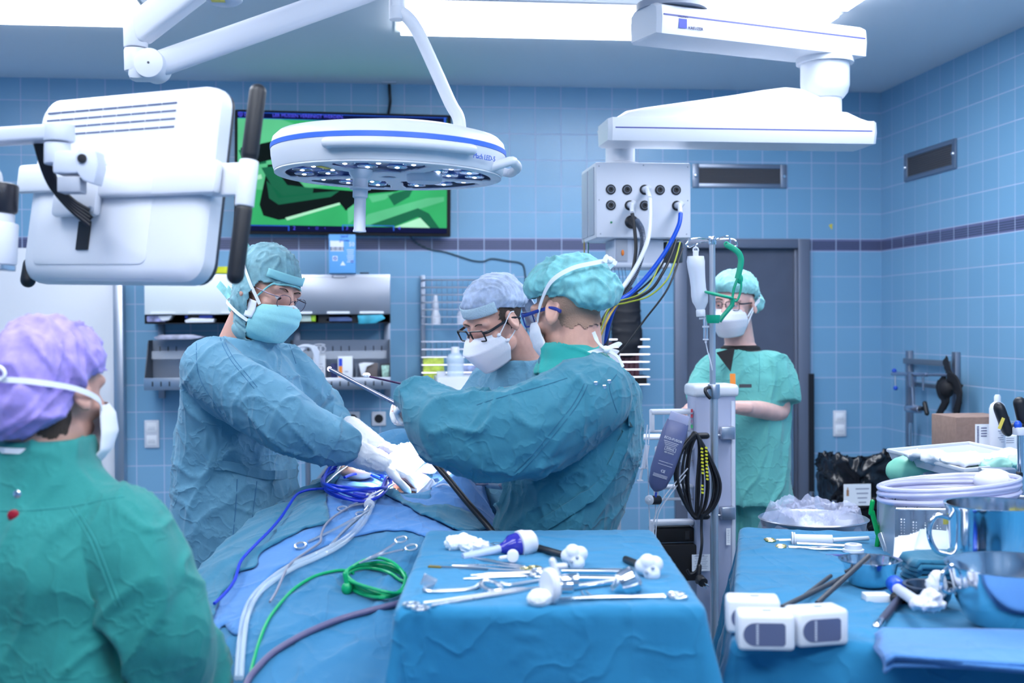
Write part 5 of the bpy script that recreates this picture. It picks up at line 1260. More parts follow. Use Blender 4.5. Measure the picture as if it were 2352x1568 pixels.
for s in (-1, 1):
    strap(HB_, pB, [(s*.066, .052, -.022), (s*.078, .025, .005), (s*.084, -.002, .028), (s*.085, -.018, .026)], .0035, flat=False)
    strap(HB_, pB, [(s*.074, .034, -.050), (s*.080, .012, -.038), (s*.084, -.004, -.026), (s*.084, -.016, -.024)], .0035, flat=False)
    b = MB(HB_)
    for c in ((s*.066, .054, -.020), (s*.0745, .036, -.047)): b.sph(c, (.006, .008, .006), n=12)
    b.build('strap_tab', WMASK, pB)
text('FFP2\nNR CE', .008, HB_ @ face_frame((.030, .128, -.070), (-1, .55, 0), (.4, .75, -.45)), GREYINK, pB, 'mask_print')
glasses(HB_, pB, mat('black_acetate', (.012, .012, .018), .25), .0265, .018, .006, .108, .0, .0026, temple=.0028)
scalp(HB_, pB, HAIR, lambda q, n: (q[:, 1] < .030+n) & (q[:, 2] > -.040+n+.25*np.maximum(0, q[:, 1]+.03)) & (q[:, 2] < .085))

# ---------------------------------------------------------------- C: surgeon seen from behind, arms stretched to the left
fwC = D3(-.88, .48, 0)
HC = headM(P(1306, 716, 3.12), D3(-.76, .62, -.20), D3(-.16, .05, 1), 1.0)
pC = thing('person', 'person in teal gown seen from behind, mint bouffant cap, reaching to the left', 'person', Vector((P(1320, 1000, 3.15).x, P(1320, 1000, 3.15).y, 0)))
neckC = P(1330, 815, 3.10)
shC = [P(1322, 925, 2.96), P(1385, 890, 3.30)]; elC = [P(1130, 1000, 2.88), P(1200, 960, 3.45)]; wrC = [P(985, 942, 3.0), P(1000, 930, 3.35)]
pelC = P(1285, 1165, 3.16); gC = Vector((pelC.x, pelC.y, 0))
knC = [gC+D3(-.06, -.09, .5), gC+D3(.04, .1, .5)]; anC = [gC+D3(-.05, -.1, .09), gC+D3(.05, .1, .09)]
hdC = [dict(dirv=P(905, 912, 3.08)-wrC[0], palm=D3(0, .6, -.8), side=1, curl=.85, s=.85), dict(dirv=D3(-1, -.1, .1), palm=D3(0, -.5, -.8), side=-1, curl=.7)]
body(pC, HC, neckC, shC, elC, wrC, pelC, knC, anC, hdC, fwC, voxel=.004)
eyes(HC, pC)
b = MB()
torso(b, [(neckC+D3(.0, .0, -.01), .095, .09), (P(1342, 865, 3.12), .15, .12), (P(1345, 905, 3.13), .195, .13), (P(1338, 980, 3.14), .19, .148), (P(1322, 1060, 3.15), .188, .158), (P(1300, 1140, 3.16), .18, .158), (P(1272, 1240, 3.16), .172, .155), (Vector((gC.x-.03, gC.y, .36)), .22, .19)], fwC)
limb(b, [P(1390, 900, 3.05), P(1330, 925, 2.97), P(1240, 975, 2.92), P(1140, 1000, 2.90), P(1040, 985, 2.93), P(970, 935, 3.0), P(935, 915, 3.04), P(915, 910, 3.06)], [.09, .112, .122, .112, .098, .064, .046, .036])
limb(b, [P(1390, 890, 3.28), P(1290, 920, 3.35), elC[1], P(1090, 945, 3.42), P(1010, 932, 3.35)], [.09, .085, .08, .065, .045])
gd2 = gown_disp(8.7, 1.10); sl2 = crease(2.2, .013, 9, D3(1, 0, .12), 6, .3); 
fuse(b, 'gown', GOWN_B, pC, .0065, 5, disp=lambda p, n: gd2(p, n)+sl2(p, n)*sstep(.02, -.14, ((p-np.array(gC)) @ np.array(RT))))
for w0, kw in zip(wrC, hdC):
    b = MB(); k2 = dict(kw); k2['s'] = 1.0; hand_shapes(b, w0, **k2); fuse(b, 'glove', GLOVE, pC, .0035, 1)
# tie crossing the back and scrub collar
b = MB(); c0 = neckC
torso(b, [(c0+D3(-.02, .0, .030), .064, .066), (c0+D3(-.02, 0, .020), .074, .075), (c0+D3(-.01, 0, -.01), .088, .086), (c0+D3(0, 0, -.045), .125, .115)], fwC)
fuse(b, 'scrub_collar', mat('emerald_cotton', (.01, .32, .30), .85, bump=.3, bscale=50, sheen=.2), pC, .005, 3, disp=crease(6, .006, 22, D3(1, 0, .2), 3))
def keepC(q): return q[:, 2]-(.046+.10*q[:, 1]) + np.maximum(0, .0-q[:, 1])*.55
bouffant(HC, pC, 'bouffant_cap', CAPG, [((0, -.008, .066), (.094, .114, .082)), ((0, -.080, .040), (.084, .076, .074))], keepC, 6.1, .0065, 20, axis=(0, -.6, 1))
mask(HC, pC, [(.108, -.008), (.120, -.030), (.118, -.07), (.085, -.125)], [(.062, .060, -.010), (.072, .048, -.035), (.074, .040, -.07), (.062, .030, -.115)], 1.0, WMASK, pleat=.002)
for s in (-1, 1):
    strap(HC, pC, [(s*.064, .058, -.010), (s*.086, .02, .03), (s*.104, -.04, .075), (s*.088, -.10, .095), (s*.04, -.148, .098), (0, -.158, .100)], .011)
    strap(HC, pC, [(s*.066, .032, -.110), (s*.074, -.02, -.125), (s*.066, -.06, -.122), (s*.03, -.084, -.118), (0, -.088, -.118)], .011)
b = MB(HC); b.ribbon([(0, -.158, .100), (-.02, -.165, .108), (-.03, -.16, .095)], .012); b.ribbon([(0, -.158, .100), (.012, -.168, .088)], .012, spline=False); b.sph((0, -.158, .100), (.012, .008, .010), n=12); b.build('mask_bow', PAPER, pC); b = MB(HC)
b.ribbon([(0, -.09, -.118), (-.04, -.10, -.10), (-.045, -.095, -.07)], .010); b.ribbon([(0, -.09, -.118), (.03, -.11, -.11), (.035, -.115, -.115)], .011); b.sph((0, -.09, -.118), (.013, .009, .010), n=12); b.ribbon([(0, -.09, -.118), (.03, -.10, -.14), (.04, -.105, -.17)], .008); b.build('mask_bow', PAPER, pC)
glasses(HC, pC, mat('blue_acetate', (.015, .04, .28), .25), .027, .019, .006, .110, .004, .0022, temple=.0032)
scalp(HC, pC, mat('short_brown_hair', (.38, .23, .17), .8, bump=.6, bscale=300), lambda q, n: (q[:, 1] < .030+n) & (q[:, 2] > -.052+n*1.6+.35*np.maximum(0, q[:, 1]+.04)) & (q[:, 2] < .085))

# ---------------------------------------------------------------- D: person in mint scrubs by the door
fwD = D3(-.45, -.9, 0)
HD = headM(P(1686, 702, 4.98), D3(-.52, -.84, -.04), D3(.03, 0, 1), 1.04)
pD = thing('person', 'person in short-sleeved mint scrubs and a white mask standing by the dark door', 'person', Vector((P(1705, 1100, 5.05).x, P(1705, 1100, 5.05).y, 0)))
neckD = P(1700, 798, 5.03)
shD = [P(1775, 845, 4.98), P(1638, 845, 5.10)]; elD = [P(1792, 945, 4.95), P(1615, 950, 5.0)]; wrD = [P(1690, 935, 4.72), P(1590, 935, 4.75)]
pelD = P(1705, 1080, 5.06); gD = Vector((pelD.x, pelD.y, 0))
knD = [gD+D3(.09, -.03, .5), gD+D3(-.09, .0, .5)]; anD = [gD+D3(.10, 0, .09), gD+D3(-.10, .03, .09)]
hdD = [dict(dirv=D3(-1, -.3, .05), palm=D3(0, .3, -1), side=1, curl=.5), dict(dirv=D3(-.4, -.8, .0), palm=D3(.5, 0, -.8), side=-1, curl=.6)]
wrD[1] = P(1588, 938, 4.80)
body(pD, HD, neckD, shD, elD, wrD, pelD, knD, anD, hdD, fwD, skin=SKIN2, voxel=.0042, jaw=1.15, thick=1.15)
eyes(HD, pD, (.1, 1, -.02))
b = MB()
torso(b, [(neckD+D3(0, 0, -.012), .098, .082), (P(1700, 838, 5.04), .18, .12), (P(1702, 868, 5.05), .215, .145), (P(1705, 940, 5.06), .20, .165), (P(1705, 1010, 5.06), .195, .17), (P(1705, 1090, 5.06), .20, .172), (P(1705, 1150, 5.06), .205, .175)], fwD)
limb(b, [shD[0]+D3(-.05, .02, .0), shD[0]+D3(-.01, 0, -.01), P(1788, 890, 4.97), P(1793, 925, 4.96)], [.075, .085, .083, .078])
limb(b, [shD[1]+D3(.05, 0, .0), shD[1]+D3(.01, 0, -.01), P(1625, 890, 5.05), P(1618, 925, 5.03)], [.075, .08, .078, .075])
c1 = crease(3.1, .010, 7, D3(.2, 0, 1), 5, .25); c2 = crease(9.1, .003, 16, D3(.7, 0, .6), 5, .25)
fuse(b, 'scrub_shirt', SCRUB, pD, .008, 4, disp=lambda p, n: c1(p, n)+c2(p, n))
b = MB(); torso(b, [(neckD+D3(-.0, -.0, .010), .068, .064), (neckD+D3(-.0, -.005, .002), .080, .074), (neckD+D3(0, -.005, -.01), .085, .078)], fwD); 
b.prism([(-.036, .02), (.040, .02), (.0, -.075)], .012, face_frame(P(1668, 815, 4.895), RT*.9+AW*.3, D3(-.35, -1, .45))); b.build('undershirt', BLACKM, pD)
trousers(pD, pelD, knD, anD, fwD, SCRUB, 2.2); shoes(pD, anD, fwD)
def keepD(q): return q[:, 2]-(.044+.12*q[:, 1]) + np.maximum(0, .0-q[:, 1])*.6
bouffant(HD, pD, 'scrub_cap', CAPD, [((0, -.015, .062), (.090, .112, .082)), ((.0, -.085, .03), (.066, .058, .055)), ((-.03, -.125, .01), (.045, .042, .050))], keepD, 2.7, .005, 24)
mask(HD, pD, [(.108, -.010), (.126, -.028), (.138, -.055), (.118, -.09), (.085, -.125)], [(.060, .062, -.014), (.070, .048, -.03), (.074, .040, -.05), (.070, .034, -.075), (.052, .03, -.112)], 1.25, WMASK)
for s in (-1, 1):
    strap(HD, pD, [(s*.074, .042, -.04), (s*.088, -.01, .012), (s*.088, -.06, .035), (s*.05, -.10, .04)], .007)
    strap(HD, pD, [(s*.070, .036, -.07), (s*.088, -.005, .0), (s*.089, -.05, .02), (s*.05, -.095, .025)], .007)
glasses(HD, pD, mat('dark_frame', (.02, .02, .03), .3), .027, .017, .008, .106, .002, .0014, temple=.0022)
q = P(1683, 872, 4.84); o = MB(face_frame(q, RT, D3(-.1, -1, .1))).box((0, 0, 0), (.022, .05, .004)); o.build('name_badge', MATS['stripe_orange'], pD)
MB(face_frame(P(1712, 886, 4.84), RT, D3(-.1, -1, .1))).box((0, 0, 0), (.05, .014, .006)).build('pen_case', DARK, pD)

# ---------------------------------------------------------------- E: person in the foreground, seen from behind
fwE = D3(.25, 1, 0)
HE = headM(P(118, 905, 2.18), D3(.42, .88, -.05), D3(0, 0, 1), 1.0)
pE = thing('person', 'person in a green gown and violet cap in the near left foreground, seen from behind', 'person', Vector((P(130, 1300, 2.2).x, P(130, 1300, 2.2).y, 0)))
neckE = P(95, 1062, 2.16)
shE = [P(-165, 1210, 2.22), P(310, 1215, 2.10)]; elE = [P(-230, 1460, 2.25), P(385, 1450, 2.12)]; wrE = [P(-120, 1640, 2.45), P(330, 1640, 2.40)]
pelE = Vector((P(95, 1400, 2.2).x, P(95, 1400, 2.2).y, .90)); gE = Vector((pelE.x, pelE.y, 0))
knE = [gE+D3(-.1, 0, .48), gE+D3(.1, 0, .48)]; anE = [gE+D3(-.1, -.02, .09), gE+D3(.1, -.02, .09)]
hdE = [dict(dirv=D3(.5, .8, .1), palm=D3(.6, 0, -.6), side=1, curl=.6), dict(dirv=D3(-.5, .8, .1), palm=D3(-.6, 0, -.6), side=-1, curl=.6)]
body(pE, HE, neckE, shE, elE, wrE, pelE, knE, anE, hdE, fwE, voxel=.0065)
b = MB()
torso(b, [(neckE+D3(.01, .0, .045), .080, .074), (neckE+D3(0, 0, .0), .098, .088), (P(92, 1135, 2.16), .155, .10), (P(92, 1190, 2.17), .195, .125), (P(95, 1270, 2.18), .22, .15), (P(95, 1380, 2.2), .235, .165), (P(95, 1500, 2.2), .24, .175), (Vector((gE.x, gE.y, .35)), .29, .22)], fwE)
limb(b, [P(215, 1185, 2.14), P(290, 1235, 2.11), P(352, 1340, 2.10), P(398, 1470, 2.11), P(398, 1560, 2.18), wrE[1]], [.06, .085, .09, .086, .08, .05])
limb(b, [P(-60, 1165, 2.2), P(-150, 1215, 2.22), P(-215, 1330, 2.24), elE[0], wrE[0]], [.065, .088, .092, .085, .05])
c1 = crease(4.4, .034, 5.0, D3(-.14, .1, 1), 6, .3, 2.2); c2 = crease(1.4, .006, 11, D3(.5, 0, .9), 5, .25)
fuse(b, 'gown', GOWN_G, pE, .0075, 5, disp=lambda p, n: c1(p, n)*sstep(1.36, 1.12, p[:, 2])+c2(p, n))
trousers(pE, pelE, knE, anE, fwE, SCRUB, 2.9); shoes(pE, anE, fwE)
def keepE(q): return q[:, 2]-(.03+.2*q[:, 1])+np.maximum(0, .02-q[:, 1])*.95
bouffant(HE, pE, 'bouffant_cap', CAPV, [((0, -.010, .045), (.096, .115, .098)), ((0, -.045, -.01), (.090, .088, .082))], keepE, 9.1, .006, 18)
mask(HE, pE, [(.108, -.012), (.128, -.03), (.132, -.065), (.112, -.10), (.085, -.135)], [(.064, .056, -.02), (.074, .046, -.04), (.082, .042, -.07), (.082, .040, -.10), (.062, .03, -.13)], .9, WMASK)
for s in (-1, 1):
    strap(HE, pE, [(s*.072, .052, -.025), (s*.092, .02, -.006), (s*.098, -.04, .012), (s*.075, -.10, .022), (s*.03, -.132, .026), (0, -.137, .026)], .010)
    strap(HE, pE, [(s*.070, .035, -.115), (s*.080, -.02, -.11), (s*.06, -.075, -.10), (0, -.10, -.098)], .010)
b = MB(HE); b.torus((-.02, -.142, .040), .016, .0035, rot=(PI/2, 0, 0), n=18, m=6); b.torus((.018, -.142, .036), .018, .0035, rot=(PI/2, 0, .3), n=18, m=6, ex=.7); b.ribbon([(0, -.14, .026), (-.03, -.15, .0), (-.04, -.15, -.03)], .01); b.build('strap_bow', PAPER, pE)
scalp(HE, pE, HAIR, lambda q, n: (q[:, 1] < .0+n) & (q[:, 2] > -.075+n) & (q[:, 2] < .05))
for p_, a_, f_ in ((pA, anA, fwA), (pB, anB, fwB), (pC, anC, fwC)): shoes(p_, a_, f_)
for p_, pl, k_, a_, f_ in ((pA, pelA, knA, anA, fwA), (pB, pelB, knB, anB, fwB), (pC, pelC, knC, anC, fwC)): trousers(p_, pl-Vector((0, 0, .05)), k_, a_, f_, SCRUB, 3.3, .72)

# seams, ties and buttons laid on the gowns
def gown_of(p, n='gown'): return [c for c in bpy.data.objects if c.parent == p and c.name.startswith(n)][0]
SA = mat('seam_blue', (.05, .17, .30), .9); SC_ = mat('seam_teal', (.02, .12, .20), .9); SG = mat('seam_green', (.03, .26, .25), .9)
g = skin_of(gown_of(pA))
for pts in ([(505, 745), (508, 783), (530, 826), (558, 861), (584, 892)], [(512, 742), (515, 780), (537, 823), (565, 857), (591, 889)], [(451, 788), (453, 843), (466, 883), (494, 926), (508, 947)], [(657, 775), (668, 800), (680, 835)]): seam(g, pts, .0013, SA, pA)
seam(g, [(494, 1068), (530, 1070), (583, 1086), (637, 1092), (676, 1087)], 0, GOWN_A, pA, 'belt', .004, .026)
seam(g, [(497, 1057), (497, 1080)], .0012, SA, pA)
for pts in ([(545, 1100), (540, 1180), (530, 1280)], [(590, 1105), (582, 1170), (575, 1240)], [(615, 1108), (608, 1180)]): seam(g, pts, .0015, SA, pA, 'pleat')
g = skin_of(gown_of(pC))
for pts in ([(1342, 881), (1316, 929), (1268, 989), (1221, 1046), (1182, 1085)], [(1350, 884), (1324, 933), (1276, 994), (1228, 1051), (1190, 1090)], [(1303, 868), (1250, 885), (1203, 898), (1140, 915), (1095, 930)], [(1416, 860), (1400, 885), (1408, 920), (1418, 948)]): seam(g, pts, .0014, SC_, pC)
seam(g, [(1440, 960), (1425, 1020), (1390, 1093), (1351, 1137), (1290, 1178), (1225, 1222)], 0, GOWN_B, pC, 'back_tie', .006, .032)
for x, y in ((1368, 880), (1388, 888), (1399, 876)):
    q = snap(g, x, y, .0)
    if q: MB(face_frame(q, RT, -AW)).lathe([(.0055, -.003), (.0055, .003), (.003, .004), (.0001, .004)], n=14).build('snap_button', CHROME, pC)
g = skin_of(gown_of(pE))
for pts in ([(0, 1172), (60, 1172), (166, 1163), (235, 1148), (285, 1140)], [(160, 1165), (205, 1237), (238, 1320), (266, 1392)], [(172, 1165), (217, 1237), (250, 1320), (278, 1392)]): seam(g, pts, .0013, SG, pE)
for (x, y), r, m_, n_ in (((31, 1183), .0095, mat('button_red', (.30, .004, .02), .4), 'red_button'), ((41, 1134), .007, CHROME, 'snap_button')):
    q = snap(g, x, y, .0)
    if q: MB(face_frame(q, RT, -AW)).lathe([(r, -.004), (r, .003), (r*.7, .0045), (.0001, .005)], n=20).build(n_, m_, pE)
g = skin_of(gown_of(pD, 'scrub_shirt')); SD = mat('seam_mint', (.10, .36, .36), .9)
for pts in ([(1608, 865), (1630, 869), (1656, 872)], [(1728, 778), (1700, 800), (1672, 825), (1655, 842)], [(1735, 781), (1706, 806), (1676, 834), (1656, 852)], [(1742, 800), (1745, 850), (1742, 900)]): seam(g, pts, .0016, SD, pD)
# ================================================================ PATIENT AND DRAPES
def AB(a, b_, z): return Vector((CAM.x, CAM.y, 0)) + RT*a + AW*b_ + UP*z
def ab(p): q = Vector(p)-Vector((CAM.x, CAM.y, 0)); return q.dot(RT), q.dot(AW)
_B = [1.85, 2.1, 2.4, 2.8, 3.2, 3.5, 3.8, 4.1, 4.4]
_Z = [.82, .88, .97, 1.05, 1.098, 1.112, 1.14, 1.16, 1.12]
_C = [-.30, -.31, -.32, -.33, -.34, -.33, -.33, -.33, -.33]
_W = [.33, .34, .35, .36, .32, .25, .23, .23, .22]
def Sv(a, b_, folds=True):
    a = np.asarray(a, float); b_ = np.asarray(b_, float)
    zt = np.interp(b_, _B, _Z); c = np.interp(b_, _B, _C); w_ = np.interp(b_, _B, _W)
    t = a-c; w_ = np.where(t < 0, np.interp(b_, _B, [.34, .36, .38, .39, .34, .30, .26, .23, .22]), w_); u = np.abs(t)/w_
    z = zt - np.where(t < 0, .055, .085)*np.minimum(u, 1)**2.4 - np.maximum(0, np.abs(t)-w_)*np.where(t > 0, 3.2, 3.6)
    z = z + .030*np.exp(-((a+.46)/.10)**2-((b_-2.9)/.5)**2) + .02*np.exp(-((a+.2)/.10)**2-((b_-2.7)/.5)**2)     # thighs
    z = z + .06*np.exp(-((a+.14)/.07)**2-((b_-3.42)/.16)**2) + .085*np.exp(-((a+.38)/.16)**2-((b_-3.95)/.16)**2) - .035*np.exp(-((a+.29)/.085)**2-((b_-3.45)/.10)**2)
    if folds:
        p = np.stack([a, b_, np.zeros_like(a)], -1).reshape(-1, 3)
        r = .010*ridge(p*np.array([9, 3.2, 1])+vnoise(p*4)[:, None]*.5+3, 2.2)+.007*ridge(p@np.array([[.8, .6, 0], [-.6, .8, 0], [0, 0, 1]])*np.array([18, 5, 1])+9, 2.4)+.008*vnoise(p*5+2)
        z = z + r.reshape(z.shape)
    return np.maximum(z, .38)
def S1(a, b_): return float(Sv(np.array([a]), np.array([b_]))[0])
def hit(px, py, off=0.0):
    d = np.arange(1.8, 4.6, .004); k = ray(px, py)
    pts = np.array(CAM)[None]+np.array(k)[None]*d[:, None]
    a = pts @ np.array(RT); b_ = pts @ np.array(AW)
    z = Sv(a, b_)+off; m = np.nonzero(pts[:, 2] < z)[0]
    i = m[0] if len(m) else len(d)-1
    return Vector(pts[i])
def inpoly(x, y, poly):
    c = False; j = len(poly)-1
    for i in range(len(poly)):
        xi, yi = poly[i]; xj, yj = poly[j]
        if (yi > y) != (yj > y) and x < (xj-xi)*(y-yi)/(yj-yi)+xi: c = not c
        j = i
    return c
def sheet(name, m, label, poly, off, na=150, nb=200, seed=0, rag=.0):
    A0, A1, B0, B1 = -.95, .26, 1.85, 4.3
    ga = np.linspace(A0, A1, na+1); gb = np.linspace(B0, B1, nb+1)
    GA, GB = np.meshgrid(ga, gb, indexing='ij'); Z = Sv(GA, GB)+off
    # push out a little sideways where the side hangs
    co = np.stack([GA-off*1.2*(GA < -.6), GB, Z], -1)
    b = MB(); vs = {}
    kp = None
    if poly is not None:
        kp = np.zeros((na, nb), bool)
        for i in range(na):
            for j in range(nb):
                q = proj(AB(GA[i, j], GB[i, j], Z[i, j])); kp[i, j] = inpoly(q[0], q[1], poly)
    def V(i, j):
        if (i, j) not in vs: vs[i, j] = b.bm.verts.new(AB(*co[i, j]))
        return vs[i, j]
    for i in range(na):
        for j in range(nb):
            if kp is None or kp[i, j]: b.bm.faces.new((V(i, j), V(i+1, j), V(i+1, j+1), V(i, j+1)))
    for _ in range(4 if poly is not None else 0):    # even out the stepped border
        bd = [v for v in b.bm.verts if v.is_boundary]; nw = {}
        for v in bd:
            ns = [e.other_vert(v) for e in v.link_edges if e.is_boundary]
            if len(ns) == 2: nw[v] = (v.co*2+ns[0].co+ns[1].co)/4
        for v, c in nw.items(): v.co = c
    o = b.build(name, m, None, solid=.004, angle=0)
    return tag(o, label, 'drape')
def opening(a, b_): return False
bs = sheet('base_drape', DRAPE, 'large teal-blue drape covering the patient and hanging down towards the camera', None, 0)
sheet('light_drape', DRAPE_L, 'lighter blue cloth band laid across the large drape on the patient', [(480, 1480), (505, 1432), (530, 1471), (549, 1467), (564, 1392), (590, 1347), (627, 1317), (665, 1291), (702, 1276), (760, 1248), (845, 1224), (890, 1218), (942, 1220), (984, 1239), (1060, 1275), (1180, 1260), (1180, 1150), (1100, 1070), (990, 1075), (985, 1150), (930, 1145), (890, 1120), (850, 1095), (790, 1090), (700, 1090), (440, 1300)], .006)
sheet('flap_drape', DRAPE_P, 'darker petrol cloth with a ragged lower edge over the left side of the patient', [(440, 1500), (502, 1415), (519, 1362), (540, 1352), (552, 1314), (585, 1305), (590, 1272), (631, 1250), (699, 1212), (735, 1208), (747, 1205), (752, 1192), (744, 1150), (750, 1128), (775, 1100), (780, 1060), (640, 1090), (400, 1280)], .013)
sheet('field_drape', DRAPE_P, 'petrol folded cloth edge right below the operating field', [(868, 1122), (905, 1124), (925, 1150), (975, 1165), (1020, 1158), (1075, 1175), (1125, 1212), (1060, 1222), (1010, 1198), (950, 1175), (905, 1146), (872, 1134)], .016)
# patient lying under the drapes
pc = AB(-.33, 3.45, .86)
pt = thing('person', 'patient lying under blue drapes with a strip of bare belly showing at the operating field', 'person', pc)
b = MB()
for a, b_, z, r in ((-.33, 3.42, .99, (.17, .22, .115)), (-.33, 3.72, 1.0, (.17, .25, .115)), (-.33, 4.0, 1.0, (.19, .2, .10)), (-.33, 3.15, .94, (.18, .18, .10))):
    b.sph(AB(a, b_, z), r, rot=(0, 0, -YAW), n=30)
b.capsule(AB(-.33, 4.1, 1.0), AB(-.33, 4.3, 1.0), .06, .055); b.sph(AB(-.33, 4.38, 1.01), (.075, .11, .095), rot=(0, 0, -YAW), n=24)
for s in (-1, 1):
    limb(b, [AB(-.33+s*.10, 3.1, .93), AB(-.33+s*.14, 2.75, .93), AB(-.33+s*.16, 2.4, .86), AB(-.33+s*.17, 2.05, .80), AB(-.33+s*.17, 1.95, .80)], [.09, .08, .055, .045, .035])
    limb(b, [AB(-.33+s*.17, 4.0, 1.0), AB(-.33+s*.20, 3.75, .93), AB(-.33+s*.19, 3.5, .90), AB(-.33+s*.17, 3.3, .90)], [.05, .045, .038, .03])
fuse(b, 'body', mat('patient_skin', (.80, .50, .36), .5, sss=.1, var=.05), pt, .009, 4)
# swell of the belly that shows between the drapes
b = MB(); b.sph(P(822, 1080, 3.50), (.055, .05, .028), n=24); b.sph(P(945, 1108, 3.46), (.06, .05, .03), n=24); fuse(b, 'bare_belly', MATS['patient_skin'], pt, .006, 3)
# operating table
t = thing('operating_table', 'padded operating table under the draped patient, on a steel column', 'table', AB(-.33, 3.2, 0))
b = MB(); b.box(AB(-.33, 3.15, .80), (.5, 2.4, .08), rot=(0, 0, -YAW), bev=.03); b.build('cushion', BLACKM, t)
MB().box(AB(-.33, 3.15, .74), (.52, 2.2, .04), rot=(0, 0, -YAW), bev=.01).build('table_frame', STEEL, t)
MB().box(AB(-.33, 3.3, .42), (.3, .4, .62), rot=(0, 0, -YAW), bev=.03).build('column', STEEL, t)
MB().box(AB(-.33, 3.3, .06), (.5, .9, .12), rot=(0, 0, -YAW), bev=.04).build('base', STEELD, t)
# crumpled translucent film and swabs in the field
b = MB(); b.sph(P(985, 1130, 3.36), (.028, .02, .042), n=24)
tag(fuse(b, 'crumpled_film', FROST, None, .0025, 1, disp=crease(3, .007, 60, (1, 0, 1), 2)), 'crumpled translucent film standing up at the edge of the operating field', 'film')
b = MB(); b.sph(P(968, 1145, 3.36), (.024, .012, .010), n=20); b.sph(P(985, 1152, 3.355), (.014, .01, .008), n=20)
tag(fuse(b, 'stained_swab', mat('stained_gauze', (.80, .66, .45), .9, var=.5, vscale=60), None, .0025, 1, disp=crease(5, .003, 90)), 'small yellow and red stained swab below the crumpled film', 'swab')
b = MB(); b.sph(P(938, 1062, 3.56), (.06, .045, .055), n=30); b.sph(P(985, 1060, 3.52), (.035, .04, .03), n=24)
tag(fuse(b, 'white_towel', GAUZE, None, .004, 2, disp=crease(8, .008, 26, (1, 0, .3), 3)), 'brightly lit white cloth bunched between the gloved hands', 'cloth')
b = MB()
for k in range(3): b.tube([P(965, 1040+k*2, 3.50), P(935-k*4, 1065, 3.47), P(925-k*5, 1095, 3.43), P(940-k*3, 1120, 3.40), P(975, 1128, 3.37)], .004, n=8)
tag(b.build('clear_tube_loop', FROST), 'loop of clear tubes over the white cloth in the operating field', 'tubing')
b = MB(); b.capsule(P(975, 1062, 3.42), P(1000, 1042, 3.42), .006); b.capsule(P(950, 1085, 3.42), P(975, 1062, 3.42), .0035)
tag(b.build('suction_instrument', mat('blue_grey_plastic', (.30, .42, .60), .4)), 'slim blue-grey instrument handle held in the operating field', 'instrument')

# ---------------------------------------------------------------- cables and clamps on the drape
def nrm_at(p):
    a, b_ = ab(p); e = .02; f = lambda x, y: float(Sv(np.array([x]), np.array([y]), False)[0])
    gx, gy = (f(a+e, b_)-f(a-e, b_))/(2*e), (f(a, b_+e)-f(a, b_-e))/(2*e); gx = max(-3, min(3, gx))
    return (UP-RT*gx-AW*gy).normalized()
def on(pts, off):
    out = []
    for x, y in pts: q = hit(x, y); out.append(q+nrm_at(q)*off)
    return out
def coil(cx, cy, rx, ry, n, r, seed, jit=6, slant=0, base=.004):
    rnd = random.Random(seed); out = []
    for k in range(n):
        ox, oy, sx = rnd.uniform(-jit, jit), rnd.uniform(-jit*.5, jit*.5), rnd.uniform(.90, 1.06)
        for q in range(14):
            a = 2*PI*q/14; x = cx+ox+rx*sx*math.cos(a); y = cy+oy+ry*sx*math.sin(a)+slant*math.cos(a)*rx
            q_ = hit(x, y); out.append(q_+nrm_at(q_)*(base+r*1.4+r*1.7*k*(.6+.4*math.sin(a*2+k))))
    return out
t = thing('blue_cable', 'coiled bright blue cable clamped on the drape, its end running down to the left', 'cable', hit(820, 1130))
bl_ = mat('cable_blue', (.0, .03, .52), .4)
MB().tube(coil(818, 1130, 70, 40, 6, .0042, 4, base=.016), .0042, n=8, res=3).build('coil', bl_, t)
MB().tube(on([(752, 1145), (735, 1145), (712, 1148), (690, 1158), (672, 1185), (655, 1212), (630, 1242), (600, 1272), (575, 1298), (560, 1320), (550, 1355), (530, 1385), (502, 1413)], .028), .0036, n=8).build('lead', bl_, t)
MB().tube(on([(868, 1120), (845, 1112), (815, 1112), (795, 1120)], .03), .004, n=8).build('inner_loop', bl_, t)
p = hit(825, 1155); MB().box(p+Vector((0, 0, .02)), (.035, .018, .016), rot=(0, .1, -.1), bev=.004).build('plug', bl_, t)
t = thing('green_cable', 'coiled green cable clamped on the drape beside the instrument table', 'cable', hit(855, 1350))
gr_ = mat('cable_green', (.0, .36, .13), .4)
MB().tube(coil(860, 1348, 72, 36, 5, .0036, 9, 8, .12), .0036, n=8, res=3).build('coil', gr_, t)
MB().tube(on([(812, 1322), (790, 1315), (760, 1318), (720, 1330), (680, 1355), (650, 1385), (620, 1425), (600, 1470), (585, 1520), (575, 1560)], .006), .0034, n=8).build('lead', gr_, t)
p = hit(797, 1366); b = MB(); b.sph(p+Vector((0, 0, .014)), (.012, .010, .014), n=16); b.capsule(p+Vector((0, 0, .02)), p+Vector((-.004, 0, .045)), .005); b.build('plug', gr_, t)
CT = mat('clear_tubing', (.65, .76, .88), .1, alpha=.38)
t = thing('suction_tube', 'pair of thick clear tubes running down the drape from a white connector', 'tubing', hit(850, 1165))
for o in (-5, 5): MB().tube(on([(850+o, 1168), (838+o, 1195), (815+o, 1228), (780, 1258+o), (730, 1285+o), (680, 1308+o), (630, 1340+o), (590+o, 1378), (568+o, 1425), (558+o, 1490), (552+o, 1568)], .011), .0055, n=10).build('clear_tube', CT, t)
MB().tube(on([(856, 1150), (880, 1132), (910, 1117), (945, 1110), (975, 1112)], .024), .0065, n=12).build('clear_tube', CT, t)
b = MB(); q0, q1 = hit(848, 1172)+Vector((0, 0, .014)), hit(858, 1148)+Vector((0, 0, .022)); b.cyl(q0, q1, .014, n=24, bev=.002)
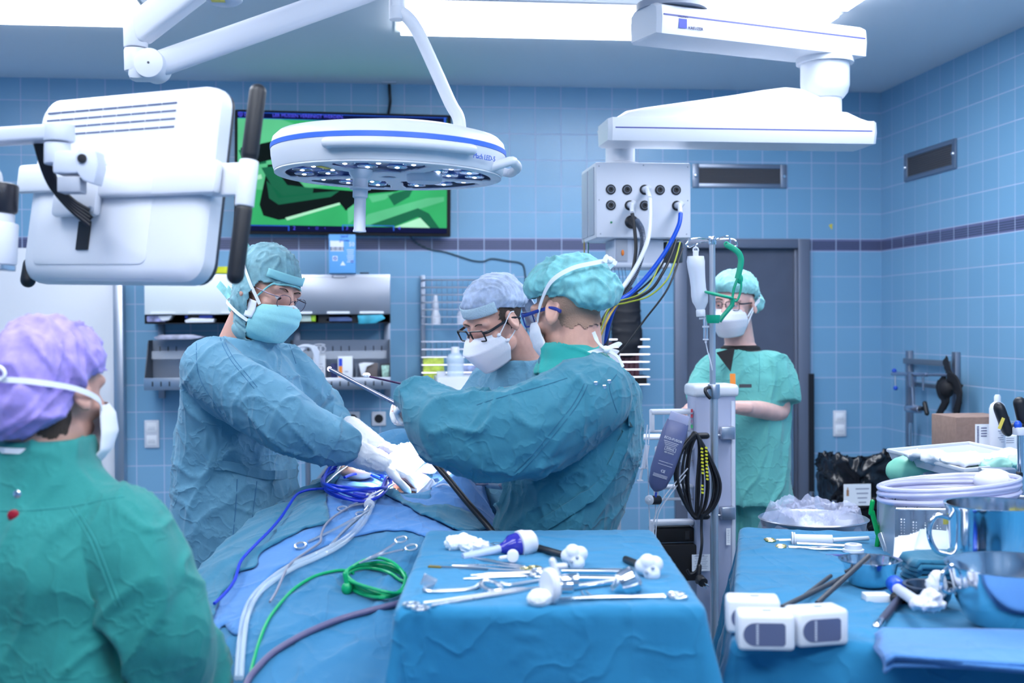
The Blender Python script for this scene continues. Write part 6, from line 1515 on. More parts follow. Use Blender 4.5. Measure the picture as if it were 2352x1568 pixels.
for k in range(14):
    F = frame(q0, q1); b.box((.0142*math.cos(2*PI*k/14), .0142*math.sin(2*PI*k/14), (q1-q0).length*.6), (.003, .003, (q1-q0).length*.6), M=F, bev=.001)
b.build('connector', WHITEP, t)
t = thing('grey_lead', 'thin grey lead curving down the drape behind the clear tubes', 'cable', hit(750, 1220))
MB().tube(on([(870, 1135), (840, 1168), (805, 1178), (770, 1200), (748, 1222), (738, 1245), (735, 1262), (705, 1285), (675, 1308), (660, 1330), (640, 1375), (625, 1400)], .018), .0030, n=7).build('lead', mat('cable_grey', (.20, .22, .30), .5), t)
t = thing('light_cable', 'thick grey-violet cable leaving the lower drape towards the camera', 'cable', hit(740, 1450))
MB().tube(on([(925, 1393), (890, 1402), (840, 1415), (780, 1432), (720, 1456), (670, 1482), (625, 1512), (595, 1542), (575, 1567), (565, 1590)], .010), .0065, n=10).build('wire', mat('cable_violet_grey', (.11, .10, .20), .45), t)
t = thing('drain_tube', 'thin clear tube right of the operating field', 'tubing', hit(1040, 1140))
MB().tube([P(985, 1128, 3.36)]+on([(1020, 1128), (1045, 1140), (1065, 1165), (1075, 1185)], .02), .003, n=8).build('clear_tube', FROST, t)
def hemostat(M, L=.14, spread=.16, m=INSTR, ringm=None, curved=0, name='hemostat', label='', cat='clamp', group=None, jaw=.27, ring=.0135):
    """lies in local XY, rings at -x, tips at +x"""
    t = thing(name, label, cat, (0, 0, 0), M=M, group=group)
    J = L*jaw; Sh = L*(1-jaw)
    for s in (-1, 1):
        b = MB(M); a = spread*.5
        b.tube([(J, -s*.001+curved*.4, 0), (J*.5, s*.0005+curved*.12, 0), (.0, s*.0022, s*.0012), (-Sh*.35, s*Sh*.35*a*1.0, s*.0008), (-Sh*.8, s*Sh*.85*a, 0), (-Sh+ring, s*(Sh*a+.001), 0)], .0026, n=8, flat=.8, rr=[.0016, .0032, .0050, .0036, .0032, .0032])
        h = b.build('shank', m, t)
        MB(M).torus((-Sh-ring*.6, s*(Sh*a+ring*.25), 0), ring, .0028, n=24, m=8, ex=.85).build('finger_ring', ringm or m, h)
    MB(M).lathe([(.0035, -.003), (.0035, .0035), (.002, .0045), (.0001, .0045)], n=14).build('screw', m, t)
    return t
def clamp_on(r, tip, off, label, spread=.16, **k):
    a, c = hit(*r), hit(*tip); n = nrm_at(a)+nrm_at(c)-AW*.4; a = a+nrm_at(a)*off[0]; c = c+nrm_at(c)*off[1]; d = c-a; L = d.length
    return hemostat(face_frame(a+d*.70, d, n), L*1.0, spread, label=label, **k)
clamp_on((836, 1094), (748, 1134), (.05, .035), 'steel ring clamp holding the coiled blue cable', .42, group=None)
clamp_on((728, 1262), (845, 1212), (.035, .035), 'steel ring clamp beside the grey lead, pointing at the clear tubes', .36)
clamp_on((926, 1285), (822, 1328), (.045, .03), 'steel ring clamp holding the coiled green cable', .42)
clamp_on((812, 1178), (905, 1143), (.035, .03), 'small steel ring clamp under the white tube connector', .3)
# endoscope and second rod held by the reaching surgeon
t = thing('endoscope', 'long steel endoscope with a glowing tip pointing up left from the teal sleeve', 'endoscope', P(910, 925, 3.06))
e0, e1 = P(757, 847, 3.30), P(915, 930, 3.06)
MB().cyl(e0, e1, .0055, n=18).build('shaft', mat('scope_steel', (.28, .28, .40), .28, .9), t)
TIP = bpy.data.materials.new('glowing_tip'); TIP.use_nodes = True; _b = TIP.node_tree.nodes['Principled BSDF']; _b.inputs['Emission Color'].default_value = (.45, .3, 1, 1); _b.inputs['Emission Strength'].default_value = 25
MB().sph(e0, .0065, n=14).build('lit_tip', TIP, t)
t = thing('grasper', 'thin dark grasper rod with a white swab tip beside the endoscope', 'grasper', P(940, 885, 3.2))
MB().cyl(P(850, 865, 3.35), P(945, 886, 3.22), .0028, n=12).build('shaft', mat('dark_violet_rod', (.04, .01, .06), .3, .5), t)
b = MB(); b.sph(P(842, 861, 3.36), (.011, .007, .007), n=14); b.build('swab_tip', GAUZE, t)
t = thing('light_cable', 'black light cable running diagonally from the surgeon\'s hands down behind the instrument table', 'cable', P(1100, 1180, 2.95))
MB().tube([P(915, 930, 3.06), P(950, 985, 3.14), P(985, 1046, 3.12), P(1030, 1100, 3.06), P(1075, 1155, 3.0), P(1130, 1220, 2.95), P(1175, 1290, 2.93)], .008, n=12).build('wire', BLACK, t)
# wrist lead in B's far hand
tag(MB().tube([P(1030, 905, 3.55), P(1055, 903, 3.5), P(1085, 902, 3.5)], .004).build('grasper', BLACKM), 'small black handle showing above the outstretched teal sleeve', 'instrument')
# ================================================================ INSTRUMENT TABLES
def cloth_over(name, m, label, c, ex, hx, hy, z, D, seed, parent=None, n=130, amp=.012, top=.004):
    ex = Vector(ex).normalized(); ey = Vector((-ex.y, ex.x, 0))
    X = np.linspace(-hx-D, hx+D, n+1); Y = np.linspace(-hy-D, hy+D, n+1)
    GX, GY = np.meshgrid(X, Y, indexing='ij')
    rx, ry = hx-.015, hy-.015
    cx, cy = np.clip(GX, -rx, rx), np.clip(GY, -ry, ry); ox, oy = GX-cx, GY-cy
    L = np.sqrt(ox**2+oy**2); Ls = np.maximum(L, 1e-6); dx, dy = ox/Ls, oy/Ls
    # arc over the edge, then hang
    r = .015; th = np.minimum(L/r, PI/2); hor = r*np.sin(th); drop = r*(1-np.cos(th)); rest = np.maximum(0, L-r*PI/2)
    p = np.stack([cx*1.0+dx*.02, cy+dy*.02, np.zeros_like(cx)], -1).reshape(-1, 3)
    fold = (vnoise(p*np.array([6, 6, 1])+seed)*1.0+.6*vnoise(p*np.array([14, 14, 1])+seed+9)).reshape(cx.shape)
    corner = np.minimum(np.abs(ox), np.abs(oy))/np.maximum(Ls, 1e-6)
    hor = hor + rest*(.07+.13*fold+.30*corner) ; drop = drop + rest*np.sqrt(np.maximum(0, 1-.06-.1*corner))
    q = np.stack([GX, GY, np.zeros_like(GX)], -1).reshape(-1, 3)
    wr = (.55*ridge(q*np.array([5, 9, 1])+vnoise(q*6)[:, None]*.5+seed, 2.5)+.5*vnoise(q*8+seed)+.35*ridge(q*np.array([16, 7, 1])+seed+4, 2.5)).reshape(GX.shape)
    crz = np.zeros_like(GX)
    for k in (-1, 0, 1): crz = crz + .0035*np.exp(-((GX-k*hx*.66)/.006)**2)+.0035*np.exp(-((GY-k*hy*.66)/.006)**2)
    Z = z-drop+top+amp*.25*wr*(L < .02)+crz*(.4)
    PXx = cx+dx*(hor+amp*.5*wr*np.minimum(rest*6, 1)); PYy = cy+dy*(hor+amp*.5*wr*np.minimum(rest*6, 1))
    b = MB(); vs = [[b.bm.verts.new(Vector((c[0], c[1], 0))+ex*float(PXx[i, j])+ey*float(PYy[i, j])+UP*max(.03, float(Z[i, j]))) for j in range(n+1)] for i in range(n+1)]
    for i in range(n):
        for j in range(n): b.bm.faces.new((vs[i][j], vs[i+1][j], vs[i+1][j+1], vs[i][j+1]))
    o = b.build(name, m, parent, angle=0)
    return tag(o, label, 'drape') if parent is None else o
MZ = 1.08
mc = AB(.063, 2.445, 0)
t = thing('mayo_stand', 'steel instrument stand under the draped front table', 'stand', mc)
b = MB(); b.box((mc.x, mc.y, MZ-.012), (.54, .78, .018), rot=(0, 0, -YAW), bev=.006); b.build('tray', STEEL, t)
pm = AB(.063, 2.8, 0); MB().cyl(Vector((pm.x, pm.y, .05)), Vector((pm.x, pm.y, MZ-.02)), .018).build('post', STEEL, t)
b = MB(); b.box(AB(.063, 2.45, .035), (.5, .04, .03), rot=(0, 0, -YAW)); b.box(AB(.063, 2.80, .035), (.5, .04, .03), rot=(0, 0, -YAW)); b.box(AB(.063, 2.62, .035), (.04, .37, .03), rot=(0, 0, -YAW)); b.build('base', STEELD, t)
cloth_over('table_drape', DRAPE_T, 'blue cloth over the middle instrument table, hanging straight down at the front', (mc.x, mc.y), RT, .272, .395, MZ, .46, 2.2)
# right table
TZ = 1.0
e2 = Vector((.2, .98)).normalized(); e1 = Vector((e2.y, -e2.x))
C0 = Vector((.385, 2.13)); TWd, TDp = .95, 1.22
cc = C0+e1*TWd/2+e2*TDp/2
tc_ = AB(cc.x, cc.y, 0); tex = (RT*e1.x+AW*e1.y)
t = thing('back_table', 'steel table under the blue cloth at the right', 'table', tc_)
ang = math.atan2(tex.y, tex.x)
MB().box((tc_.x, tc_.y, TZ-.02), (TWd-.02, TDp-.02, .03), rot=(0, 0, ang), bev=.006).build('table_top', STEEL, t)
for sx in (-1, 1):
    for sy in (-1, 1):
        q = tc_+tex*(sx*(TWd/2-.06))+Vector((-tex.y, tex.x, 0))*(sy*(TDp/2-.06)); MB().cyl((q.x, q.y, 0), (q.x, q.y, TZ-.03), .018).build('leg', STEEL, t)
cloth_over('table_drape', DRAPE_T, 'bright blue creased cloth over the right-hand table', (tc_.x, tc_.y), tex, TWd/2, TDp/2, TZ, .48, 7.7, n=170, amp=.034)

def onM(px, py, up=.007): return PZ(px, py, MZ+up)
def onT(px, py, up=.008): return PZ(px, py, TZ+up)
def flatM(p, q, up=.0): return face_frame(p, q-p, UP)
# --- middle table contents (left to right, back to front)
b = MB(); 
for x, y, r in ((1045, 1240, .022), (1062, 1238, .024), (1080, 1244, .023), (1098, 1246, .017), (1112, 1245, .011)): b.sph(onM(x, y+8, .018), (r, r*.9, r*.85), n=20)
tag(fuse(b, 'gauze_roll', GAUZE, None, .0025, 2, disp=crease(1, .004, 70, (1, 0, 0), 1.5)), 'loose roll of white gauze at the far left corner of the middle table', 'gauze')
b = MB(); b.sph(onM(1240, 1374, .015), (.024, .017, .017), n=24)
tag(fuse(b, 'gauze_ball', GAUZE, None, .0022, 2, disp=crease(2, .002, 80)), 'round white gauze ball held in a long forceps at the front of the middle table', 'gauze')
# trocar with blue clear body
def trocar(name, label, tip, hub, r, shaftm, hubparts, up=.02):
    a, c = onM(*tip, .008), onM(*hub, up); t = thing(name, label, 'trocar', c)
    MB().cyl(a, c, r, n=20).build('shaft', shaftm, t)
    F = frame(a, c); F.translation = c
    for nm, prof, m, f in hubparts: MB(F @ (f or Matrix())).lathe(prof, n=28).build(nm, m, t)
    return t, F
CB = mat('clear_blue_plastic', (.03, .03, .40), .12, alpha=.85)
t, F = trocar('trocar', 'trocar with clear blue collar and white round head on the middle table', (1063, 1279), (1160, 1257), .0085, CLEAR if False else mat('clear_shaft', (.62, .70, .92), .1, alpha=.7), [
    ('blue_collar', [(.009, -.012), (.014, .0), (.024, .012), (.026, .030), (.020, .034)], CB, None),
    ('head', [(.022, .030), (.029, .033), (.029, .045), (.027, .05), (.024, .066), (.016, .072), (.001, .073)], WHITEP, None)])
q = onM(1178, 1276, .02); b = MB(); b.cyl(q-AW*.012, q+AW*.012, .012, n=20, bev=.002); b.capsule(q, onM(1150, 1281, .016), .004); b.build('valve', WHITEP, t)
hemostat(flatM(onM(1120, 1287, .006), onM(1060, 1276, .006)), .155, .12, ringm=GOLD, label='steel needle holder with gold rings lying under the clear blue trocar', name='needle_holder', cat='clamp')
hemostat(flatM(onM(1180, 1264, .004), onM(1210, 1272, .004)), .10, .2, label='small clamp half hidden behind the head of the blue trocar', name='hemostat')
t = thing('scalpel', 'brown-tipped flat scalpel lying left on the middle table', 'scalpel', onM(1015, 1301))
a, c = onM(985, 1300, .005), onM(1200, 1310, .005)
MB(flatM(a, c)).prism([(0, -.006), (.028, -.008), (.03, .004), (.0, .005)], .003).build('blade_guard', mat('olive_brown', (.22, .16, .02), .4), t)
MB(flatM(a, c)).box((.075, -.002, 0), (.10, .009, .004), bev=.001).build('handle', STEEL, t)
t = thing('tweezers', 'pair of long steel tweezers in the middle of the instrument row', 'tweezers', onM(1100, 1303))
b = MB()
for s in (-1, 1): b.tube([onM(1040, 1298, .008), onM(1090, 1299+s*2, .010), onM(1150, 1303+s*4, .008), onM(1205, 1308+s*1.5, .006)], .0035, n=6, flat=.5)
b.build('tweezer_arms', INSTR, t)
for k, (r_, tp, lb, cv) in enumerate((((1215, 1320), (1058, 1330), 'curved steel clamp below the tweezers', -.012), ((1225, 1312), (1075, 1322), 'second curved steel clamp, lying against the first', -.012))):
    a, c = onM(*r_, .006+k*.004), onM(*tp, .006+k*.004); hemostat(flatM(a+(c-a)*.68, c), (c-a).length, .13, curved=cv, label=lb, group='curved clamps on the middle table', name='curved_clamp')
a, c = onM(1010, 1335, .008), onM(1240, 1330, .008)
t = thing('towel_clamp', 'wide steel retractor with an upturned blade at the left of the middle table', 'retractor', a)
b = MB(); b.tube([onM(975, 1352, .01), onM(990, 1357, .008), onM(1080, 1352, .007), onM(1105, 1338, .010), onM(1120, 1333, .011)], .0042, n=8, flat=.7); b.build('handle', INSTR, t)
b = MB(); b.tube([onM(1150, 1338, .011), onM(1170, 1342, .009), onM(1220, 1335, .008), onM(1245, 1330, .008)], .004, n=8, flat=.7); b.torus(onM(1128, 1346, .012), .019, .0042, rot=(.1, .2, 0), n=24, m=8, ex=1.5); b.build('grip_loop', INSTR, t)
b = MB(); p = onM(985, 1346, .014); b.box(p+UP*.008, (.030, .004, .022), rot=(0, .5, .5), bev=.001); b.build('blade', INSTR, t)
a, c = onM(965, 1392, .006), onM(1240, 1347, .008); d = c-a
hemostat(flatM(a+d*.80, c), d.length, .13, label='long straight steel forceps with its rings at the front left corner of the middle table', name='long_forceps', cat='forceps', jaw=.2, ring=.014)
a, c = onM(1545, 1372, .006), onM(1235, 1372, .012); d = c-a
hemostat(flatM(a+d*.58, c), d.length, .10, label='long steel forceps with a scalloped grip gripping the gauze ball', name='sponge_forceps', cat='forceps', jaw=.42, ring=.014, curved=.0)
t = thing('wire_loop', 'small thin steel loop in front of the forceps on the middle table', 'wire', onM(1345, 1370)); MB().tube([onM(1335, 1356), onM(1345, 1372), onM(1354, 1376), onM(1356, 1366), onM(1345, 1356)], .0012, n=6).build('loop', STEELD, t)
# black rod with white irregular head
def capped_rod(tip, hub, label, seed):
    a, c = onM(*tip, .009), onM(*hub, .02); t = thing('trocar', label, 'trocar', c)
    MB().cyl(a, c, .0075, n=18, bev=.001).build('shaft', BLACK, t)
    b = MB(); 
    for o in ((0, 0, 0), (.011, .004, .008), (-.012, .004, .004), (.004, -.006, -.008), (-.004, .0, .013)): b.sph(c+RT*o[0]+AW*o[1]+UP*o[2], .0165, n=16)
    fuse(b, 'rosette_head', WHITEP, t, .0022, 1)
    b = MB()
    for q in ((.004, -.02, .006), (-.008, -.02, -.002)): b.sph(c+RT*q[0]+AW*q[1]+UP*q[2], .004, n=10)
    b.build('screw_holes', GREYP, t)
capped_rod((1222, 1253), (1320, 1282), 'black trocar rod with a white rosette head, behind the silver trocars', 1)
capped_rod((1437, 1284), (1492, 1306), 'short black trocar with white rosette head, rightmost on the middle table', 2)
# two silver trocars with white valve wheel
t = thing('trocar', 'silver trocars with a large white valve wheel in the middle of the instruments', 'trocar', onM(1262, 1330))
for (x0, y0, x1, y1, u) in ((1290, 1303, 1445, 1304, .018), (1285, 1318, 1430, 1320, .014), (1235, 1350, 1425, 1326, .012)):
    MB().cyl(onM(x0, y0+8, u), onM(x1, y1+8, u), .0058, n=18).build('shaft', CHROME, t)
b = MB(); p = onM(1264, 1345, .034); F = face_frame(p, AW, -RT*.9-AW*.45); b.lathe([(.028, -.007), (.032, -.003), (.032, .003), (.027, .008), (.010, .010), (.001, .010)], F, 32); b.build('valve_wheel', WHITEP, t)
b = MB(); b.cyl(p+RT*.004, p+RT*.04, .015, n=24, bev=.002); b.cyl(p+RT*.02+UP*.008, p+RT*.05+UP*.010, .012, n=20, bev=.002); b.build('valve_body', CHROME, t)
b = MB(); b.capsule(p+UP*.020+RT*.012, p+UP*.044+RT*.004, .006); b.capsule(p+UP*.034+RT*.006, p+UP*.035+RT*.026, .005); b.build('stopcock', WHITEP, t)
b = MB(); p2 = onM(1440, 1338, .022); F = face_frame(p2, AW, RT*.9+UP*.5); b.lathe([(.008, -.03), (.012, -.02), (.024, -.010), (.026, .004), (.024, .018), (.016, .024), (.001, .025)], F, 28); b.build('bell_head', CHROME, t)
b = MB(); b.box(p2+RT*.012-AW*.014-UP*.004, (.018, .012, .014), rot=(.3, .2, 0), bev=.003); b.build('side_port', CHROME, t)

# --- right table contents
def cube(c, rz, label):
    p = onT(*c, .006); M = Matrix.Translation(p) @ Matrix.Rotation(rz-YAW, 4, 'Z')
    t = thing('clip_dispenser', label, 'dispenser', p, M=M, group=None)
    MB(M).box((0, 0, .0325), (.097, .062, .064), bev=.008, seg=3).build('housing', WHITE, t)
    b = MB(M @ mtx((-.002, -.031, .030), (PI/2, 0, 0)))
    poly = [(.030, .020), (-.018, .020)]+[(-.018+.020*math.cos(a)*1.0, .020*math.sin(a)) for a in [PI/2+PI*k/12 for k in range(1, 12)]]+[(-.018, -.020), (.030, -.020), (.034, -.016), (.034, .016)]
    b.prism(poly, .0016); b.build('window', mat('window_slate', (.10, .12, .22), .35), t)
    b = MB(M @ mtx((-.002, -.0322, .030), (PI/2, 0, 0)))
    for k in range(9): b.box((-.014, .016-.004*k, 0), (.004, .0022, .0012))
    b.build('print_marks', LGREY, t)
    MB(M).box((.004, 0, .0645), (.016, .012, .001)).build('top_mark', GREYINK, t)
    return t
cube((1728, 1448), -.12, 'white plastic block with a dark window, half hidden behind another white block')
cube((1756, 1486), -.08, 'white plastic block with a dark window, front left on the right table')
cube((1874, 1476), .22, 'white plastic block with a dark window, right of the pair on the right table')
for a, c, r, lb, u in (((1877, 1385), (1995, 1232), .0055, 'longest black rod leaning across the steel bowl', (.012, .075)), ((1795, 1395), (1965, 1312), .0055, 'black rod lying from the white blocks to the steel bowl', (.02, .02)), ((1850, 1366), (1908, 1322), .0045, 'short dark ribbed rod beside the two black rods', (.012, .012))):
    tag(MB().cyl(onT(*a, u[0]), onT(c[0], c[1] if u[1] < .05 else c[1]+45, u[1]), r, n=14).build('trocar_rod', DARK), lb, 'rod')
def bowl(px, py, R_, h, m, name, label, th=.0015, wide=1.0, flare=.006):
    p = onT(px, py, .006); t = thing(name, label, 'bowl', p)
    prof = [(.001, 0), (R_*.55, .0), (R_*.72, h*.12), (R_*.88, h*.45), (R_*.96, h*.85), (R_, h), (R_+flare, h+.001), (R_+flare, h+.003), (R_-.001, h+.002), (R_*.96-th, h*.85), (R_*.88-th, h*.45), (R_*.72-th, h*.12+th), (R_*.5, th+.001), (.001, th+.001)]
    MB(mtx(p)).lathe(prof, n=56, cap=False).build('bowl_shell', m, t); return t, p
bowl(1998, 1345, .060, .055, CHROME, 'steel_bowl', 'polished steel bowl with a black rod across it on the right table')
t, p = bowl(2135, 1392, .046, .042, mat('dark_steel_bowl', (.12, .15, .20), .25, .9), 'small_bowl', 'small dark bowl filled with clear packaging, left of the large basin')
t, p = bowl(2330, 1440, .118, .115, CHROME, 'steel_basin', 'large polished steel basin at the right edge of the table')
b = MB(); b.torus(p+UP*.09-RT*.118, .018, .004, rot=(PI/2, .3, 0), n=20, m=8, ex=1.4); b.build('handle', CHROME, t)
pj = onT(2335, 1365, .006); pj = pj+AW*.12; t = thing('steel_jug', 'tall polished steel jug behind the large basin', 'jug', pj)
MB(mtx(pj)).lathe([(.001, 0), (.085, 0), (.092, .02), (.095, .09), (.098, .16), (.103, .168), (.103, .172), (.097, .171), (.093, .09), (.088, .02), (.001, .004)], n=56, cap=False).build('jug_body', CHROME, t)
MB().tube([pj-RT*.092+UP*.14, pj-RT*.125+UP*.145, pj-RT*.14+UP*.11, pj-RT*.125+UP*.07, pj-RT*.092+UP*.06], .006, n=10).build('handle', CHROME, t)
# packaging heap in small bowl
q = onT(2128, 1385, .06); b = MB(); b.sph(q+UP*.0, (.032, .028, .012), n=20); b.sph(q+UP*.012+RT*.012, (.02, .018, .012), n=16)
tag(fuse(b, 'swab_heap', mat('swab_mix', (.62, .62, .68), .7, var=.4, vscale=80), None, .003, 1, disp=crease(3, .006, 50)), 'heap of clear packaging and swabs in the small dark bowl', 'swabs')
b = MB(); b.sph(onT(2152, 1345, .06), (.02, .018, .028), n=20)
tag(fuse(b, 'gauze_swab', GAUZE, None, .003, 2, disp=crease(6, .004, 60)), 'upright white gauze swab behind the small dark bowl', 'gauze')
t = thing('syringe_tube', 'clear plastic tube with a bright blue cap beside the steel bowl', 'tube', onT(2075, 1370))
MB().cyl(onT(2062, 1352, .03), onT(2110, 1385, .05), .011, n=20).build('tube_body', FROST, t); MB().cyl(onT(2052, 1338, .032), onT(2066, 1352, .03), .017, n=24, bev=.004).build('cap', BLUEP, t)
tag(MB().box(onT(2012, 1372, .012), (.05, .035, .018), rot=(0, 0, -.1), bev=.002).build('white_carton', WHITE), 'small plain white box in front of the steel bowl', 'box')
t = thing('scope_tube', 'dark round-tipped handle with a steel end, right of the white blocks', 'instrument', onT(2045, 1400))
a, c = onT(2015, 1438, .012), onT(2068, 1372, .016); MB().capsule(a, c, .0085, n=20).build('shaft', mat('gunmetal', (.10, .10, .16), .3, .6), t)
MB().capsule(a-(c-a)*.02, a+(c-a)*.15, .0088, n=20).build('steel_end', CHROME, t); b = MB(); b.sph(c, (.022, .016, .014), n=20); b.sph(c+RT*.012, (.014, .012, .012), n=16); b.build('hub', BLACK, t)
# back of right table
t = thing('syringe', 'large white syringe lying at the far edge of the right table', 'syringe', onT(1862, 1240))
a, c = onT(1818, 1238, .016), onT(1912, 1240, .016); MB().cyl(a, c, .0135, n=24, bev=.001).build('barrel', FROST if False else WHITEP, t)
b = MB(); F = frame(a, c); b.lathe([(.019, .0), (.019, .004)], F, 24); b.lathe([(.018, .006), (.018, .009)], F, 24); b.build('flange', WHITEP, t)
MB().cyl(c, onT(1995, 1236, .016), .006, n=14, bev=.001).build('plunger', WHITEP, t)
for (r_, tp, lb) in (((1775, 1240), (1900, 1240), 'scissors with gold rings at the far left of the right table'), ((1800, 1255), (1935, 1262), 'second pair of scissors with gold rings, lying in front of the syringe')):
    a, c = onT(*r_, .008), onT(*tp, .008); hemostat(flatM(a+(c-a)*.6, c), (c-a).length, .16, ringm=GOLD, label=lb, name='scissors', cat='scissors', jaw=.4, ring=.012)
a, c = onT(1830, 1249, .02), onT(1965, 1255, .012); tag(MB().cyl(a, c, .0045, n=10).build('steel_rod', INSTR), 'slim steel rod behind the roll of tape on the right table', 'rod')
p = onT(1960, 1268, .004); tag(MB(mtx(p)).lathe([(.024, 0), (.026, .002), (.026, .008), (.021, .009), (.021, .020), (.019, .021), (.010, .021), (.010, .004)], n=32, cap=False).build('tape_roll', WHITEP), 'white round plastic ring near the black rod tip', 'tape')
tag(MB().box(onT(1920, 1276, .006), (.045, .016, .006), rot=(0, 0, -.15), bev=.001).build('suture_pack', mat('navy_violet', (.03, .04, .25), .4)), 'flat dark blue strip pack on the right table', 'package')
t = thing('green_clamp', 'bright green plastic clamp standing upright at the far end of the right table', 'clamp', onT(2018, 1262))
GG = mat('clear_green', (.0, .36, .08), .2)
b = MB(); zc = 3.05
b.capsule(P(2004, 1152, zc), P(2000, 1178, zc), .006); b.capsule(P(2003, 1175, zc), P(2016, 1225, zc), .0065); b.capsule(P(2026, 1182, zc+.02), P(2020, 1228, zc), .006); b.capsule(P(2018, 1225, zc), P(2013, 1264, zc), .006); b.build('clamp_arms', GG, t)
tag(MB().cyl(P(2024, 1228, 3.02), P(2040, 1276, 2.95), .0085, n=18).build('steel_tube', CHROME), 'short steel tube leaning beside the green clamp', 'tube')
# towels
def towel(c, sz, rz, m, label, h=.02, layers=3, name='folded_towel'):
    p = onT(*c, 0.006); M = Matrix.Translation(p) @ Matrix.Rotation(rz, 4, 'Z'); t = thing(name, label, 'towel', p, M=M)
    for k in range(layers):
        b = MB(M)
        def fn(u, v, k=k): 
            x, y = (u-.5)*sz[0], (v-.5)*sz[1]
            return (x+.004*math.sin(v*7+k), y+.004*math.sin(u*5+k*2), h*(k+.9)/layers + .003*math.sin(u*4+v*3+k)-.012*max(0, abs(u-.5)*2-.92)/.08*1)
        b.grid(fn, 24, 20); b.build('towel_layer', m, t, solid=h/layers*.8, angle=0)
    return t
towel((2260, 1512), (.34, .20), -.33, DRAPE_L, 'stack of light blue folded towels at the front right of the right table', .022, 3)
towel((2190, 1330), (.20, .10), -.1, DRAPE_P, 'dark folded blue towel behind the small dark bowl', .05, 4)
def sheet3(name, label, cat, corners, m, bulge=.006, seed=0, n=16):
    b = MB(); c = [Vector(q) for q in corners]; nr = (c[1]-c[0]).cross(c[3]-c[0]).normalized()
    def fn(u, v):
        q = (c[0]*(1-u)+c[1]*u)*(1-v)+(c[3]*(1-u)+c[2]*u)*v
        return q+nr*(bulge*(math.sin(u*6+seed)+math.sin(v*5+seed*2+u*3))*.6)
    b.grid(fn, n, n); return tag(b.build(name, m, None, solid=.0015, angle=0), label, cat)
sheet3('paper_pouch', 'white printed paper pouch standing against the perforated box', 'pouch', [P(2052, 1290, 2.78), P(2110, 1285, 2.76), P(2118, 1195, 2.86), P(2056, 1192, 2.88)], PAPER, .004, 1)
sheet3('paper_pouch', 'long white paper pouch lying in front of the perforated box', 'pouch', [P(2100, 1262, 2.76), P(2296, 1262, 2.70), P(2290, 1222, 2.80), P(2118, 1202, 2.86)], mat('mint_white_paper', (.72, .80, .80), .8), .004, 2)
# perforated steel box
def perf(name, col=(.45, .5, .6)):
    m = mat(name, col, .3, .9); nt, b = nt_of(m); tc = nt.nodes.new('ShaderNodeTexCoord'); v = nt.nodes.new('ShaderNodeTexVoronoi'); v.inputs['Scale'].default_value = 150; v.inputs['Randomness'].default_value = 0
    nt.links.new(tc.outputs['Object'], v.inputs['Vector']); q = math_node(nt, 'GREATER_THAN', v.outputs['Distance'], .36); nt.links.new(q, b.inputs['Alpha']); return m
PERF = perf('perforated_steel')
bx0 = onT(2060, 1296, .006); t = thing('sterilisation_basket', 'perforated steel instrument box at the back of the right table', 'box', bx0)
F = Matrix.Translation(bx0+RT*.235+AW*.13) @ Matrix.Rotation(-YAW-.13, 4, 'Z')
W_, D_, H_ = .42, .24, .125
MB(F).box((0, -D_/2, H_/2), (W_, .002, H_)).build('front_panel', PERF, t); MB(F).box((0, D_/2, H_/2), (W_, .002, H_)).build('back_panel', PERF, t)
MB(F).box((-W_/2, 0, H_/2), (.003, D_, H_)).build('side_panel', mat('plain_panel', (.40, .46, .55), .35, .5), t); MB(F).box((W_/2, 0, H_/2), (.002, D_, H_)).build('side_panel', PERF, t); MB(F).box((0, 0, .002), (W_, D_, .003)).build('bottom', STEEL, t)
b = MB(F); b.tube([(-W_/2, -D_/2, H_), (W_/2, -D_/2, H_), (W_/2, D_/2, H_), (-W_/2, D_/2, H_)], .003, n=6, closed=True, spline=False)
for x in (-.21, -.07, .07, .21): b.box((x, -D_/2-.001, H_/2), (.008, .003, H_)); b.box((x, D_/2+.001, H_/2), (.008, .003, H_))
b.build('rim', STEEL, t)
for s in (0, .02): MB(F).torus((.17+s, -.06, H_+.01), .014, .0035, rot=(PI/2, 0, 1.2), n=20, m=8, ex=1.5).build('handle', CHROME, t)
b = MB()
for k in range(9):
    r = .155+.006*(k % 3); o = F @ Vector((-.07, -.03, H_+.012+.005*k))
    b.torus(o, r, .0055, rot=(.02+.03*math.sin(k), -.05+.03*math.cos(k*2), -.2), n=44, m=8, ex=.55)
t = tag(b.build('coiled_tubing', mat('tubing_violet_clear', (.70, .70, .95), .15, alpha=.75)), 'big coil of clear violet-tinted tubing on top of the perforated box', 'tubing')
tag(MB().cyl(P(2256, 1188, 2.66), P(2312, 1200, 2.62), .008, n=16, bev=.001).build('tube_connector', FROST), 'whitish connector at the end of the coiled tubing', 'connector')
b = MB(); b.sph(F @ Vector((.05, .03, H_+.05)), (.05, .04, .03), n=24); tag(fuse(b, 'plastic_bulb', mat('milky', (.80, .80, .95), .3), None, .004, 2), 'milky plastic hood lying inside the coiled tubing', 'plastic cover')
c = P(2200, 1193, 2.62); t = thing('yellow_label', 'yellow printed label hanging on the perforated box', 'label', c); MB(face_frame(c, F.to_3x3() @ Vector((1, 0, 0)), F.to_3x3() @ Vector((0, -1, 0)))).box((0, 0, 0), (.062, .022, .001)).build('tag_card', mat('tag_yellow', (.80, .68, .12), .6), t)
Fl = face_frame(c-AW*.001, F.to_3x3() @ Vector((1, 0, 0)), F.to_3x3() @ Vector((0, -1, 0)))
b = MB(Fl)
for k in range(12): b.box((-.02+.0035*k, .003, .0006), (.0018, .006, .0004))
b.build('bar_code', INK, t)
